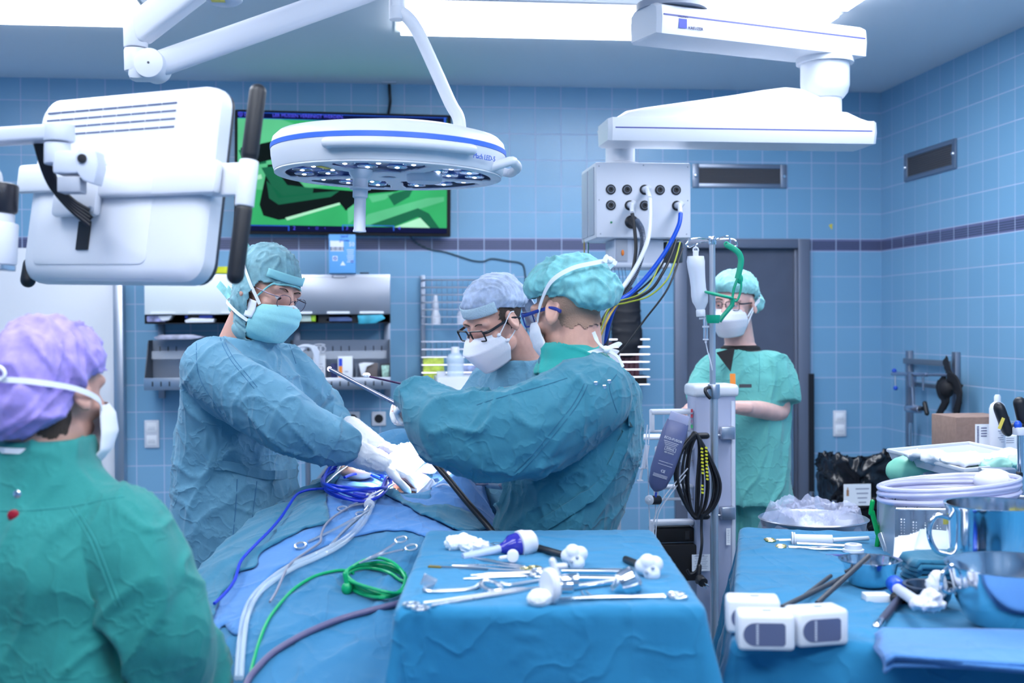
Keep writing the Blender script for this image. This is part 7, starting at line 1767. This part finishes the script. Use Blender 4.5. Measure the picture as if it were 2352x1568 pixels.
# ================================================================ TOWER, STAND AND RIGHT-HAND SIDE
# ---- anaesthesia column
c = P(1634, 1100, 4.35); M = Matrix.Translation((c.x, c.y, 0)) @ Matrix.Rotation(-YAW+R(6), 4, 'Z')
def LZ(py, d): return P(1634, py, d).z
tw_ = thing('equipment_tower', 'tall pale grey equipment column with white cap, in front of the mint-clad person', 'tower', c, M=M)
zt, zb_ = LZ(905, 4.28), .30
MB(M).box((0, 0, (zt+.45)/2), (.150, .13, zt-.45), bev=.012).build('column', mat('column_grey', (.40, .43, .58), .4), tw_)
MB(M).box((0, 0, .36), (.150, .135, .20), bev=.006).build('lower_cover', WHITEP, tw_)
MB(M).box((0, 0, zt+.012), (.168, .15, .045), bev=.014, seg=3).build('top_cap', WHITE, tw_)
b = MB(M); b.box((.0, -.0655, (zt+.45)/2), (.012, .006, zt-.5), bev=.002); b.box((.062, -.0655, (zt+.45)/2), (.014, .006, zt-.5), bev=.002); b.build('rail_groove', LGREY, tw_)
b = MB(M); b.lathe([(.30, .0), (.30, .03), (.26, .06), (.08, .10), (.08, .27)], n=40); b.build('base', mat('base_grey', (.12, .14, .20), .3), tw_)
for px, py, w_, h_, s in ((1673, 1232, .013, .06, 0), (1610, 1292, .055, .06, 1)):
    q = P(px, py, 4.27); F = face_frame(q, M.to_3x3() @ Vector((1, 0, 0)), M.to_3x3() @ Vector((0, -1, 0)))
    lbp = MB(F).box((0, 0, 0), (w_*1.2, h_, .001)).build('rating_plate', PAPER, tw_)
    b = MB(F)
    for k in range(8): b.box((0, h_*.38-k*h_*.1, .0008), (w_*(.9 if s else .7)*(1-.12*(k % 3)), h_*.02, .0004))
    if s:
        for k in range(8): b.box((-.018+k*.004, h_*.43, .0009), (.002, .006, .0004))
    b.build('print_lines', GREYINK, lbp)
for y in (995, 1180):
    z = LZ(y, 4.25)
    b = MB(M); b.box((.035, -.085, z), (.05, .03, .045), bev=.003); b.cyl((-.06, -.085, z-.008), (.02, -.085, z-.008), .004); b.build('pole_clamp', STEEL, tw_)
    MB(M).capsule((-.085, -.10, z-.008), (-.045, -.10, z-.008), .0115, n=16).build('clamp_knob', BLACK, tw_)
# side brackets stretching to the left
for py, h_, L_ in ((945, .018, .155), (1030, .014, .135), (1118, .014, .14), (1200, .018, .155)):
    z = LZ(py, 4.3); b = MB(M)
    b.box((-.075-L_/2, -.02, z), (L_, .05, h_), bev=.006); b.box((-.075-L_/2, -.02, z-.07 if h_ > .015 else z-.045), (L_, .02, .008), bev=.002); b.box((-.075-L_+.006, -.02, z-.035 if h_ > .015 else z-.022), (.012, .04, .075 if h_ > .015 else .045), bev=.004)
    b.build('side_bracket', WHITEP, tw_)
    MB(M).box((-.10, -.025, z-.045), (.035, .03, .05), bev=.01).build('bracket_clip', LGREY, tw_)
MB(M).box((-.14, -.01, LZ(1290, 4.3)), (.20, .10, .13), bev=.006).build('lower_drawer', BLACKM, tw_)
MB(M).box((-.15, .0, LZ(1222, 4.3)-.01), (.15, .08, .05), bev=.004).build('dark_tray', BLACKM, tw_)
for k, cl in enumerate(((.5, .05, .08), (.5, .05, .08), (.3, .2, .3), (.05, .4, .15))):
    q = P(1589, 943+k*12, 4.27); MB().box(q, (.008, .002, .012)).build('warning_mark', mat('mark_%d' % k, cl, .5), tw_)
# ---- anaesthesia machine hidden behind the two surgeons
am = P(1348, 1000, 4.75); Ma = Matrix.Translation((am.x, am.y, 0)) @ Matrix.Rotation(-YAW, 4, 'Z'); zA = P(1400, 803, 4.55).z
t = thing('anaesthesia_machine', 'pale grey machine corner behind the surgeon in the green bouffant cap', 'machine', am, M=Ma)
MB(Ma).box((0, 0, zA/2+.05), (.24, .34, zA-.10), bev=.015).build('cabinet', WHITEP, t)
MB(Ma).box((0, -.172, zA-.16), (.18, .01, .16), bev=.004).build('display', DARK, t)
for q in range(2): MB(Ma).box((0, -.174, zA-.40-.22*q), (.20, .012, .18), bev=.004).build('drawer', LGREY, t)
for sx in (-1, 1):
    for sy in (-1, 1): MB(Ma).cyl((sx*.09-.012, sy*.13, .05), (sx*.09+.012, sy*.13, .05), .05, n=20).build('castor', BLACK, t)
# ---- IV pole on the tower
px_ = P(1637, 900, 4.16)
iv = thing('infusion_stand', 'steel infusion pole with four curled hooks clamped to the equipment tower', 'infusion pole', Vector((px_.x, px_.y, 0)))
def pz(y): return P(1637, y, 4.16).z
MB().cyl((px_.x, px_.y, pz(888)), (px_.x, px_.y, pz(546)), .0105, n=22).build('upper_pole', mat('pole_steel', (.62, .63, .68), .3, .85), iv)
MB().cyl((px_.x+.004, px_.y, .20), (px_.x+.004, px_.y, pz(888)), .0145, n=22).build('lower_pole', MATS['pole_steel'], iv)
MB().cyl((px_.x+.004, px_.y, pz(915)), (px_.x+.004, px_.y, pz(882)), .021, n=24, bev=.002).build('collar', STEEL, iv)
MB().tube([(px_.x-.015, px_.y-.01, pz(888)), (px_.x-.035, px_.y-.03, pz(893)), (px_.x-.03, px_.y-.035, pz(905)), (px_.x-.018, px_.y-.035, pz(913))], .0065).build('clamp_lever', BLACK, iv)
MB().cyl((px_.x, px_.y, pz(562)), (px_.x, px_.y, pz(543)), .0145, n=22, bev=.001).build('top_collar', CHROME, iv)
def hook(pts): MB().tube([P(x, y, d) for x, y, d in pts], .0032, n=8).build('hook', CHROME, iv)
hook([(1634, 550, 4.16), (1605, 547, 4.13), (1585, 550, 4.12), (1576, 562, 4.12), (1583, 567, 4.12), (1596, 560, 4.12)]); hook([(1634, 556, 4.16), (1612, 556, 4.20), (1600, 562, 4.2), (1598, 572, 4.16)])
hook([(1640, 552, 4.16), (1662, 544, 4.12), (1673, 543, 4.12), (1677, 553, 4.12), (1675, 565, 4.12)]); hook([(1640, 550, 4.16), (1680, 549, 4.18), (1691, 556, 4.18), (1692, 565, 4.18), (1686, 566, 4.18)])
# bottle
bt = P(1602, 650, 4.14); t = thing('infusion_bottle', 'milky hanging infusion bottle on the left hook of the pole', 'bottle', P(1608, 730, 4.14))
def BP(x, y): return P(x, y, 4.14)
ax0 = BP(1602, 640); rings = []
for y, xc, hw, dp in ((591, 1598, 17, .35), (588, 1598, 19, .55), (600, 1598, 21, .9), (615, 1599, 20, .95), (640, 1602, 18, .95), (660, 1604, 17.5, .95), (680, 1607, 19.5, .95), (693, 1608, 18, .95), (703, 1609, 13, .95), (712, 1609, 9, 1)):
    if y == 591: continue
    c0 = BP(xc, y); w_ = hw*4.14/FPX; rings.append([c0+RT*(w_*math.cos(a))+AW*(w_*dp*math.sin(a)) for a in [2*PI*k/28 for k in range(28)]])
MB().ringloft(rings).build('bottle_body', FROST, t)
MB().cyl(BP(1609, 711), BP(1610, 727), .016, n=22, bev=.002).build('neck_ring', WHITEP, t)
b = MB(); b.box(BP(1598, 582), (.02, .004, .022), bev=.004); b.torus(BP(1598, 574), .009, .003, rot=(PI/2, 0, 0), n=18, m=6); b.build('hanger', WHITEP, t)
t = thing('drip_chamber', 'clear drip chamber with a thin line below the infusion bottle', 'drip set', BP(1621, 790))
b = MB(); b.cyl(BP(1619, 727), BP(1620, 750), .007, n=14); b.cyl(BP(1621, 750), BP(1621, 779), .0085, n=18); b.build('chamber', CLEAR, t)
b = MB(); b.cyl(BP(1621, 748), BP(1621, 752), .012, n=18); b.cyl(BP(1621, 778), BP(1621, 781), .010, n=18); b.cyl(BP(1621, 781), BP(1621, 787), .004, n=12); b.cyl(BP(1606, 731), BP(1620, 730), .004, n=10); b.build('fittings', WHITEP, t)
MB().tube([BP(1621, 786), P(1625, 805, 4.14), P(1632, 830, 4.13), P(1636, 850, 4.12)], .0018, n=6).build('line', FROST, t)
# green holder
t = thing('bottle_holder', 'empty green plastic bottle holder hanging from the right hook of the pole', 'holder', P(1650, 740, 4.1))
def GP(x, y, d=4.11): return P(x, y, d)
F = face_frame(GP(1680, 650), RT, -AW)
def loc2(x, y): return ((x-1680)*4.11/FPX, (650-y)*4.11/FPX)
poly = [(1662, 560), (1668, 556), (1680, 560), (1697, 575), (1706, 590), (1706, 605), (1701, 627), (1708, 633), (1708, 645), (1699, 665), (1690, 682), (1685, 700), (1672, 716), (1657, 728), (1652, 726), (1668, 706), (1677, 690), (1681, 668), (1688, 640), (1697, 605), (1697, 592), (1688, 580), (1672, 570), (1664, 570)]
b = MB(F)
def outline(pl, w_):
    b.tube([Vector((*loc2(x, y), 0)) for x, y in pl], w_, n=8, spline=False, flat=1.3)
b.tube([Vector((*loc2(x, y), 0)) for x, y in ((1668, 562), (1680, 568), (1696, 580), (1702, 595), (1700, 615), (1694, 640))], .0105, n=8, flat=.7)
b.tube([Vector((*loc2(x, y), 0)) for x, y in ((1694, 640), (1686, 662), (1682, 685))], .0048, n=8, flat=1.2); b.tube([Vector((*loc2(x, y), 0)) for x, y in ((1702, 640), (1702, 660), (1697, 682), (1690, 691), (1684, 688))], .0042, n=8, flat=1.2)
b.sph(Vector((*loc2(1699, 640), 0)), (.012, .018, .005), n=16)
b.tube([Vector((*loc2(x, y), 0)) for x, y in ((1683, 685), (1681, 700), (1672, 712), (1660, 726), (1652, 738))], .0078, n=8, flat=1.0)
b.torus(Vector((*loc2(1669, 561), 0)), .007, .0035, n=18, m=6)
b.build('hook_arm', GREENP, t)
b = MB(); b.torus(GP(1650, 677, 4.09), .045, .0045, rot=(.12, .22, 0), n=32, m=8, ex=.9); b.build('neck_ring', GREENP, t)
b = MB(); cq = GP(1638, 734, 4.06); b.lathe([(.020, -.012), (.024, .0), (.024, .016), (.021, .016), (.019, 0), (.016, -.008)], mtx(cq), 26, cap=False); b.cyl(cq+Vector((0, 0, -.012)), cq+Vector((0, 0, -.010)), .02); b.build('cup', GREENP, t)
# pressure bag
a_, c_ = P(1556, 972, 4.1), P(1506, 1125, 4.1)
t = thing('pressure_bag', 'slate grey pressure infusion bag hanging tilted beside the tower', 'bag', c_)
ups = (a_-c_).normalized(); rts = ups.cross(-AW).normalized() * -1; rts = AW.cross(ups).normalized(); rts = rts if rts.dot(RT) > 0 else -rts
Fb = face_frame((a_+c_)/2, rts, -AW)
b = MB(Fb); Lb = (a_-c_).length
prof_ = [(-.5, .004, .003), (-.46, .020, .010), (-.40, .032, .018), (-.2, .041, .024), (.1, .043, .025), (.35, .043, .020), (.45, .040, .010), (.5, .038, .003)]
b.ringloft([[Vector((w_*math.copysign(abs(math.cos(q))**.7, math.cos(q)), y*Lb*1.05, d_*math.sin(q))) for q in [2*PI*k/28 for k in range(28)]] for y, w_, d_ in prof_])
b.build('bag_body', mat('slate_vinyl', (.11, .13, .27), .35, bump=.3, bscale=20), t)
MB(Fb).box((.0, .54*Lb, 0), (.07, .05, .006), bev=.003).build('hanging_strap', mat('clear_violet', (.5, .52, .75), .25, alpha=.7), t)
Ft = Fb @ mtx((0, 0, .0275))
for s, sz, y in (('ECO-FUSOR', .0118, .064), ('500mL', .0105, .030), ('REF M10103', .0065, .016), ('CE', .013, -.050)):
    text(s, sz, Ft @ mtx((0, y, -.003 if y > .05 else (-.0005 if y > -.04 else -.002))), PAPER, t, 'bag_print')
b = MB(Ft)
for k in range(3): b.box((-.004, .053-.0055*k, -.0012), (.052-.006*k, .0014, .0006))
for y in (-.018, -.028): b.box((0, y, -.0005), (.05, .001, .0006))
for k in range(3): b.box((-.004, -.064-.004*k, -.004), (.05, .0012, .0006))
for sx in (-1, 1): b.box((sx*.019, .030, -.0005), (.001, .013, .0006))
for sy in (-1, 1): b.box((0, .030+sy*.0065, -.0005), (.039, .001, .0006))
b.build('print_lines', PAPER, t)
tag(MB().tube([P(1507, 1130, 4.1), P(1505, 1145, 4.1)], .004).build('bag_outlet', PBLUE), 'short outlet at the bottom of the grey pressure bag', 'outlet')
# syringe, valve and lines at the bracket end
t = thing('syringe', 'upright clear syringe hanging at the left end of the tower bracket', 'syringe', P(1470, 1105, 4.15))
a, c2 = P(1487, 1022, 4.15), P(1478, 1075, 4.15); MB().cyl(c2, a, .0085, n=18).build('barrel', FROST, t)
b = MB(); b.cyl(P(1475, 1075, 4.15), P(1470, 1103, 4.15), .0045); b.box(c2, (.03, .012, .003)); b.box(P(1470, 1103, 4.15), (.02, .014, .003)); b.build('plunger', WHITEP, t)
t = thing('pressure_transducer', 'round white valve with a black cap below the grey pressure bag', 'valve', P(1495, 1150, 4.1))
F = face_frame(P(1492, 1148, 4.1), RT, -AW*.8-RT*.5); MB(F).lathe([(.017, -.004), (.017, .003), (.013, .006), (.006, .006), (.005, .010), (.001, .010)], n=24).build('valve_disc', WHITEP, t)
MB().cyl(P(1496, 1148, 4.1), P(1514, 1148, 4.12), .0155, n=22, bev=.001).build('black_cap', BLACK, t)
t = thing('infusion_lines', 'bundle of thin clear lines hanging down from the tower bracket', 'tubing', P(1490, 1220, 4.12))
for pts in ([(1487, 975), (1484, 1010), (1486, 1050), (1489, 1100), (1490, 1150), (1492, 1210), (1488, 1260)], [(1492, 985), (1489, 1020)], [(1580, 1075), (1550, 1110), (1520, 1150), (1500, 1200), (1492, 1255)], [(1505, 1150), (1506, 1180), (1500, 1210), (1498, 1260)], [(1575, 1090), (1540, 1135), (1512, 1180), (1505, 1240), (1502, 1260)]):
    MB().tube([P(x, y, 4.13) for x, y in pts], .0022, n=6).build('clear_line', FROST, t)
# coiled black cable with plug
t = thing('power_cable', 'bundle of black power cable looped over the two knobs of the tower, plug hanging below', 'cable', P(1607, 1350, 4.05))
b = MB(); rnd = random.Random(5)
for k in range(9):
    dx, d_ = rnd.uniform(-8, 8), 4.14+rnd.uniform(-.012, .012); l = rnd.uniform(-28, 12); rr_ = rnd.uniform(-22, 40) if k != 3 else 46
    b.tube([P(1590+k, 996+k, d_), P(1578+l*.7, 1040, d_), P(1572+l*.8, 1100, d_), P(1583+l*.3, 1160, d_), P(1598+dx*.3, 1188, d_), P(1612+rr_*.6, 1165, d_), P(1618+rr_*.8, 1110, d_), P(1612+rr_*.3, 1040, d_), P(1603, 1000+k, d_)], .0048, n=7, closed=True)
b.build('cable_loops', BLACK, t)
MB().tube([P(1612, 1180, 4.12), P(1611, 1215, 4.12), P(1612, 1250, 4.1), P(1606, 1290, 4.1), P(1600, 1310, 4.1), P(1586, 1318, 4.1), P(1578, 1308, 4.1)], .0052, n=8).build('cable_tail', BLACK, t)
b = MB(); b.capsule(P(1606, 1300, 4.1), P(1603, 1335, 4.09), .009); b.cyl(P(1606, 1328, 4.09), P(1616, 1338, 4.06), .017, n=20, bev=.003); b.build('plug', BLACK, t)
b = MB(); b.cyl(P(1614, 1336, 4.07), P(1628, 1345, 4.05), .0028); b.cyl(P(1612, 1342, 4.07), P(1624, 1351, 4.05), .0028); b.build('plug_pins', CHROME, t)
b = MB()
HZ = mat('hazard_stripe', (.75, .72, .03), .5); nt, bb_ = nt_of(HZ)
for px0, y0, y1 in ((1612, 1030, 1100), (1622, 1028, 1108), (1613, 1115, 1145)):
    n_ = int((y1-y0)/8)
    for k in range(n_): q = P(px0+k*.3, y0+k*8, 4.112); b.box(q, (.0085, .003, .0065), rot=(0, .35, 0))
tag(b.build('hazard_tape', HZ), 'yellow and black hazard tape strips hanging among the looped power cable', 'tape')
# small white shelf behind pole left
tag(MB().box(P(1484, 1003, 4.6), (.14, .12, .012), bev=.004).build('side_tray', WHITEP), 'small white tray edge showing right of the reaching surgeon\'s gown', 'tray')

# ---- rail rack on the right wall
Xw = WALL_X
rk = thing('clamp_rack', 'grey wall rack with clamps and steel posts on the right-hand tiled wall', 'rack', PX(2140, 1000, Xw-.02))
for x, y0, y1 in ((2087, 805, 1040), (2194, 808, 1060)):
    a, c = PX(x, y0, Xw-.02), PX(x, y1, Xw-.02); MB().boxw((Xw-.03, a.y-.022, c.z), (Xw-.002, a.y+.022, a.z), .003).build('upright', STEELD, rk)
a, c = PX(2078, 822, Xw-.03), PX(2185, 842, Xw-.03)
MB().boxw((Xw-.042, c.y, c.z), (Xw-.03, a.y, a.z), .003).build('cross_plate', mat('plate_blue_grey', (.16, .21, .28), .45, .4), rk)
a, c = PX(2090, 876, Xw-.03), PX(2160, 893, Xw-.03); MB().boxw((Xw-.042, c.y, c.z), (Xw-.03, a.y, a.z), .003).build('cross_plate', MATS['plate_blue_grey'], rk)
def XP(x, y, o=.09): return PX(x, y, Xw-o)
t = thing('table_clamp', 'chromed clamp with blue ball ends and a black star knob hanging on the wall rack', 'clamp', XP(2095, 930))
b = MB(); b.cyl(XP(2050, 858), XP(2130, 860), .012, n=16); b.cyl(XP(2125, 860), XP(2182, 861), .009, n=14); b.cyl(XP(2094, 856), XP(2094, 888), .028, .024, n=22); b.cyl(XP(2096, 888), XP(2098, 938), .010, n=16); b.cyl(XP(2084, 938), XP(2114, 940), .022, n=20, bev=.005); b.cyl(XP(2120, 866), XP(2121, 896), .006, n=12); b.build('clamp_body', mat('clamp_steel', (.42, .45, .55), .22, .9), t)
b = MB(); b.cyl(XP(2055, 852), XP(2057, 890), .004); b.build('lever', STEEL, t)
for q in ((2054, 851), (2057, 891)): MB().sph(XP(*q), .0135, n=16).build('ball_end', BLUEP, t)
b = MB(); b.cyl(XP(2110, 938), XP(2122, 938), .012); b.capsule(XP(2124, 926), XP(2129, 949), .013); b.build('star_knob', BLACK, t)
b = MB(); b.cyl(XP(2092, 970, .06), XP(2092, 1045, .06), .013, n=18); tag(b.build('steel_post', CHROME), 'short chromed post below the wall-rack clamp', 'post')
b = MB()
b.ribbon([XP(2170, 822, .05), XP(2178, 850, .07), XP(2190, 880, .08), XP(2200, 900, .08), XP(2208, 880, .07)], .05, .008, side=(0, 1, 0))
b.ribbon([XP(2172, 868, .08), XP(2156, 885, .09), XP(2160, 905, .09), XP(2175, 915, .09), XP(2162, 940, .09), XP(2148, 968, .09)], .055, .012, side=(0, 1, 0))
b.ribbon([XP(2176, 862, .10), XP(2196, 875, .10), XP(2204, 905, .10), XP(2196, 950, .09), XP(2192, 982, .08)], .055, .012, side=(0, 1, 0))
b.sph(XP(2174, 892, .09), (.04, .05, .05), n=20)
tag(fuse(b, 'patient_straps', mat('black_webbing', (.006, .006, .010), .7, bump=.4, bscale=200), None, .007, 2), 'bunch of black belts hanging from the right end of the wall rack', 'strap')

# ---- waste bin with black bag
Yb = 5.75
cb = PY(2000, 1150, Yb); cb.z = 0
zt = PY(2000, 1045, Yb).z
bn = thing('waste_bin', 'waste bin stand wrapped in a black plastic bag in the far right corner', 'bin', cb)
b = MB(mtx((cb.x, cb.y, 0))); r_ = .23
def bagr(z, rr_, s): return [Vector((math.copysign(abs(math.cos(a))**.6, math.cos(a))*rr_*1.25, math.copysign(abs(math.sin(a))**.6, math.sin(a))*rr_*.8, z+.012*math.sin(3*a+s)+.008*math.sin(7*a))) for a in [2*PI*k/60 for k in range(60)]]
b.ringloft([bagr(.25, .14, 0), bagr(.35, .16, 1), bagr(zt-.26, .17, 1), bagr(zt-.25, .205, 1), bagr(zt-.12, .21, 2), bagr(zt, .205, 0), bagr(zt+.01, .195, 0), bagr(zt-.05, .17, 0), bagr(.4, .14, 0)])
fuse(b, 'bin_bag', mat('black_bag', (.006, .006, .010), .22, bump=.3, bscale=30), bn, .011, 2, disp=lambda p, n: crease(4, .022, 9, (.4, .2, 1), 2)(p, n)+crease(7, .010, 22, (1, .2, .3), 2)(p, n))
b = MB()
for sx in (-1, 1):
    for sy in (-1, 1): b.cyl((cb.x+sx*.25, cb.y+sy*.15, .02), (cb.x+sx*.25, cb.y+sy*.15, zt-.2), .012)
b.torus((cb.x, cb.y, .1), .26, .01, n=4, m=6, rot=(0, 0, PI/4)); b.build('frame', STEELD, bn)
q0, q1 = PY(1938, 1112, 5.54), PY(2000, 1160, 5.54)
F = face_frame((q0+q1)/2, (1, 0, 0), (0, -1, 0)); ww, hh = abs(q1.x-q0.x), abs(q0.z-q1.z)
isheet = MB(F).box((0, 0, 0), (ww, hh, .003)).build('info_sheet', PAPER, bn); isheet['label'] = 'white printed sheet with a small brown bottle picture'
b = MB(F)
for k in range(4): b.box((.025, hh*.28-k*.022, .002), (ww*.5-.01*k, .005, .0006))
b.build('print_lines', GREYINK, isheet); b = MB(F); b.box((-ww*.36, hh*.1, .002), (.012, .03, .0006)); b.box((-ww*.36, hh*.1+.02, .002), (.005, .012, .0006)); b.build('bottle_picture', mat('picture_brown', (.35, .17, .08), .7), isheet)

# ---- basin in clear plastic behind the right table
p = P(1868, 1190, 3.78); bs_ = thing('covered_basin', 'steel basin wrapped in crinkled clear plastic behind the right table', 'basin', Vector((p.x, p.y, 0)))
zb2 = P(1868, 1215, 3.78).z-.07
MB(mtx((p.x, p.y, zb2))).lathe([(.001, 0), (.12, 0), (.15, .03), (.165, .10), (.172, .105), (.168, .108), (.158, .10), (.14, .03), (.001, .008)], n=48, cap=False).build('basin', STEEL, bs_)
MB().cyl((p.x, p.y, .03), (p.x, p.y, zb2), .02).build('stand_post', STEEL, bs_); MB(mtx((p.x, p.y, 0))).lathe([(.2, 0), (.2, .03), (.03, .05)], n=32).build('stand_foot', STEELD, bs_)
fm = mat('crinkled_film', (.75, .78, 1), .12, alpha=.28, bump=1.0, bscale=35)
b = MB(mtx((p.x, p.y, zb2)))
ps = np.array([[math.cos(a)*q, math.sin(a)*q, 0] for a in [0] for q in [0]])
def film(u, v):
    a = 2*PI*u; r = .185*(.25+.75*v) if v < .6 else .185*(.7+ .42*(v-.6)/.4)
    q = np.array([[math.cos(a)*2.2, math.sin(a)*2.2, v*5]]); n_ = float(vnoise(q*1.6)[0]); n2 = float(vnoise(q*4+4)[0])
    z = .150-.045*math.exp(-(v*2.5)**2) if v < .6 else .150-.19*((v-.6)/.4)**1.2
    return (r*math.cos(a)*(1+.05*n_), r*math.sin(a)*(1+.05*n_), z+.014*n_+.014*n2)
b.grid(film, 90, 26); b.build('plastic_wrap', fm, bs_, angle=25)

# ---- trolley at the right edge with tray
TZ2 = 1.19
l0, n0, r0_ = PZ(2040, 1034, TZ2), PZ(2216, 1080, TZ2), PZ(2420, 1058, TZ2)
far = l0+(r0_-n0)
t = thing('tray_stand', 'white tray stand at the right edge, seen from its near corner', 'stand', n0)
cx_ = (l0+n0+r0_+far)/4
b = MB(); 
def slab(b, cs, z0, z1, ins=0):
    c_ = sum(cs, Vector())/len(cs); b.ringloft([[Vector(((q.x-c_.x)*(1-i)+c_.x, (q.y-c_.y)*(1-i)+c_.y, z)) for q in cs] for z, i in ((z0, ins), (z1, 0))])
slab(b, [l0, n0, r0_, far], TZ2-.028, TZ2-.004, .05); b.build('tray', mat('tray_grey', (.55, .58, .68), .4), t)
b = MB(); b.tube([q+UP*.0 for q in (l0, n0, r0_, far)], .006, n=8, closed=True, spline=False); b.build('tray_rim', WHITE, t)
q = P(2345, 1075, 3.05); MB().cyl((q.x, q.y, 0.03), (q.x, q.y, P(2345, 985, 3.05).z), .010, n=18).build('post', CHROME, t)
MB().box(P(2290, 1082, 3.0), (.085, .03, .018), rot=(0, 0, -.2), bev=.003).build('rail', STEEL, t); b = MB(); b.cyl(P(2325, 1088, 3.0), P(2345, 1092, 2.98), .009, n=16); b.build('rail_knob', BLACK, t)
b = MB(); b.box(P(2280, 1400, 3.25)*Vector((1, 1, 0)).x if False else Vector((cx_.x, cx_.y, .6)), (.03, .03, 1.12)); b.box((cx_.x, cx_.y, .03), (.45, .4, .05), bev=.01); b.build('base', STEELD, t)
b = MB()
for x, y, r in ((2110, 1032, .05), (2160, 1040, .055), (2210, 1048, .06), (2260, 1042, .06), (2310, 1035, .05)): b.sph(PZ(x, y+10, TZ2+.012), (r, r*.9, .016), n=20)
tag(fuse(b, 'white_packs', mat('white_fleece', (.86, .88, .92), .8), None, .006, 2, disp=crease(3, .008, 20, (1, .4, 0), 3)), 'heap of white fleece packs on the white tray', 'packs')
b = MB()
for x, y, r in ((2200, 1052, .03), (2250, 1055, .045), (2300, 1058, .05), (2345, 1050, .05)): b.sph(PZ(x, y+8, TZ2+.006), (r*1.2, r*.6, .012), n=20)
tag(fuse(b, 'mint_wrapping', mat('mint_film', (.42, .80, .66), .5), None, .005, 1, disp=crease(9, .009, 30, (1, .2, 0), 2)), 'crumpled mint green wrapping in front of the white packs on the tray', 'wrapping')
b = MB(); b.sph(P(2090, 1078, 3.45), (.07, .05, .035), n=24); tag(fuse(b, 'green_bag', mat('green_bag_film', (.22, .60, .45), .4), None, .006, 1, disp=crease(2, .01, 15)), 'green bag bulging out underneath the white tray', 'bag')
b = MB(); b.box(P(2155, 1092, 3.45), (.16, .1, .035), rot=(0, 0, -.3), bev=.012); tag(fuse(b, 'clear_wrapped_pack', mat('wrapped_white', (.62, .64, .72), .25), None, .006, 2, disp=crease(5, .006, 24, (1, .3, 0), 3)), 'film-wrapped pale pack below the white tray', 'package')
# cart with boxes behind the tray
Yc = 4.15
q0 = PY(2190, 1030, Yc); zc_ = P(2240, 1085, 4.2).z
t = thing('supply_cart', 'grey supply cart behind the white tray', 'cart', (2.45, 4.35, 0))
cx0 = PY(2192, 1030, Yc).x
MB().boxw((cx0, Yc, zc_-.03), (cx0+.62, Yc+.34, zc_-.003), .006).build('cart_top', LGREY, t); MB().boxw((cx0+.02, Yc+.02, .10), (cx0+.60, Yc+.32, zc_-.03), .01).build('cart_body', GREYP, t)
for sx in (.05, .57):
    for sy in (.05, .29): MB().cyl((cx0+sx-.015, Yc+sy, .05), (cx0+sx+.015, Yc+sy, .05), .05).build('castor', BLACK, t)
a, c = PY(2196, 958, Yc+.1), PY(2285, 1052, Yc+.1)
t = thing('cardboard_box', 'brown cardboard box with a white barcode label behind the tray', 'box', ((a.x+c.x)/2, Yc+.15, zc_)); MB().boxw((a.x, Yc+.1, zc_), (c.x+.06, Yc+.3, a.z), .003).build('carton', mat('cardboard', (.26, .17, .14), .85, var=.1, vscale=60), t)
l, r2 = PY(2240, 974, Yc+.098), PY(2275, 1052, Yc+.098); MB().boxw((l.x, Yc+.097, zc_+.004), (r2.x, Yc+.0995, l.z)).build('label_sheet', PAPER, t)
b = MB()
for k in range(12): b.boxw((l.x+.006, Yc+.0955, l.z-.010-.0055*k), (l.x+.014, Yc+.0968, l.z-.0075-.0055*k))
for k in range(4): b.boxw((l.x+.022, Yc+.0955, l.z-.016-.010*k), (l.x+.045, Yc+.0968, l.z-.013-.010*k))
b.build('bar_code', INK, t)
p = PY(2291, 1022, Yc+.02); p.z = zc_; t = thing('spray_can', 'tall white spray can standing before the cardboard box', 'can', p); hS = PY(2291, 906, Yc+.02).z-zc_
MB(mtx(p)).lathe([(.028, 0), (.029, .004), (.029, hS*.80), (.024, hS*.86), (.012, hS*.90)], n=32).build('can_body', WHITEP, t); MB(mtx(p)).lathe([(.012, hS*.88), (.012, hS*.97), (.008, hS), (.001, hS)], n=20).build('spray_head', WHITE, t)
b = MB(mtx(p))
for k in range(12): b.box((0.004*((k % 3)-1), -.0292, hS*.68-.008*k), (.02-.004*(k % 3), .001, .0022))
b.build('print_lines', GREYINK, t)
a, c = PY(2302, 1000, Yc+.01), PY(2346, 1085, Yc+.01); t = thing('white_medicine_box', 'small white printed medicine box right of the spray can', 'box', p)
MB().boxw((a.x, Yc, zc_), (c.x, Yc+.05, a.z), .002).build('carton', PAPER, t); b = MB()
for k in range(3): b.boxw((a.x+.01, Yc-.001, a.z-.010-.008*k), (a.x+.04, Yc-.0002, a.z-.008-.008*k))
b.build('print_lines', GREYINK, t)
t = thing('scope_camera', 'black handle with a yellow label mounted on the post at the right edge', 'handle', P(2325, 960, 3.06))
b = MB(); b.capsule(P(2296, 940, 3.06), P(2312, 985, 3.06), .020, n=16, ex=(1.0, .7)); b.capsule(P(2312, 985, 3.06), P(2345, 978, 3.05), .012); b.capsule(P(2342, 925, 3.05), P(2350, 960, 3.05), .016); b.build('handle_body', BLACK, t)
MB().box(P(2300, 972, 3.035), (.008, .002, .03), rot=(0, .4, 0)).build('yellow_label', MATS['label_yellow'], t); MB().sph(P(2338, 976, 3.03), (.010, .010, .012), n=14).build('blue_joint', BLUEP, t)
MB().box(P(2344, 990, 3.03), (.03, .03, .02), bev=.003).build('mount', WHITEP, t)

# light from the operating lamp onto the field
for k, a in enumerate((0, 75, 150)):
    q = LC+Vector((.17*math.cos(R(a)), .17*math.sin(R(a))+.06, -.03)); lamp_spot('lamp_beam', q, P(935, 1085, 3.45), 120, R(19), .05)
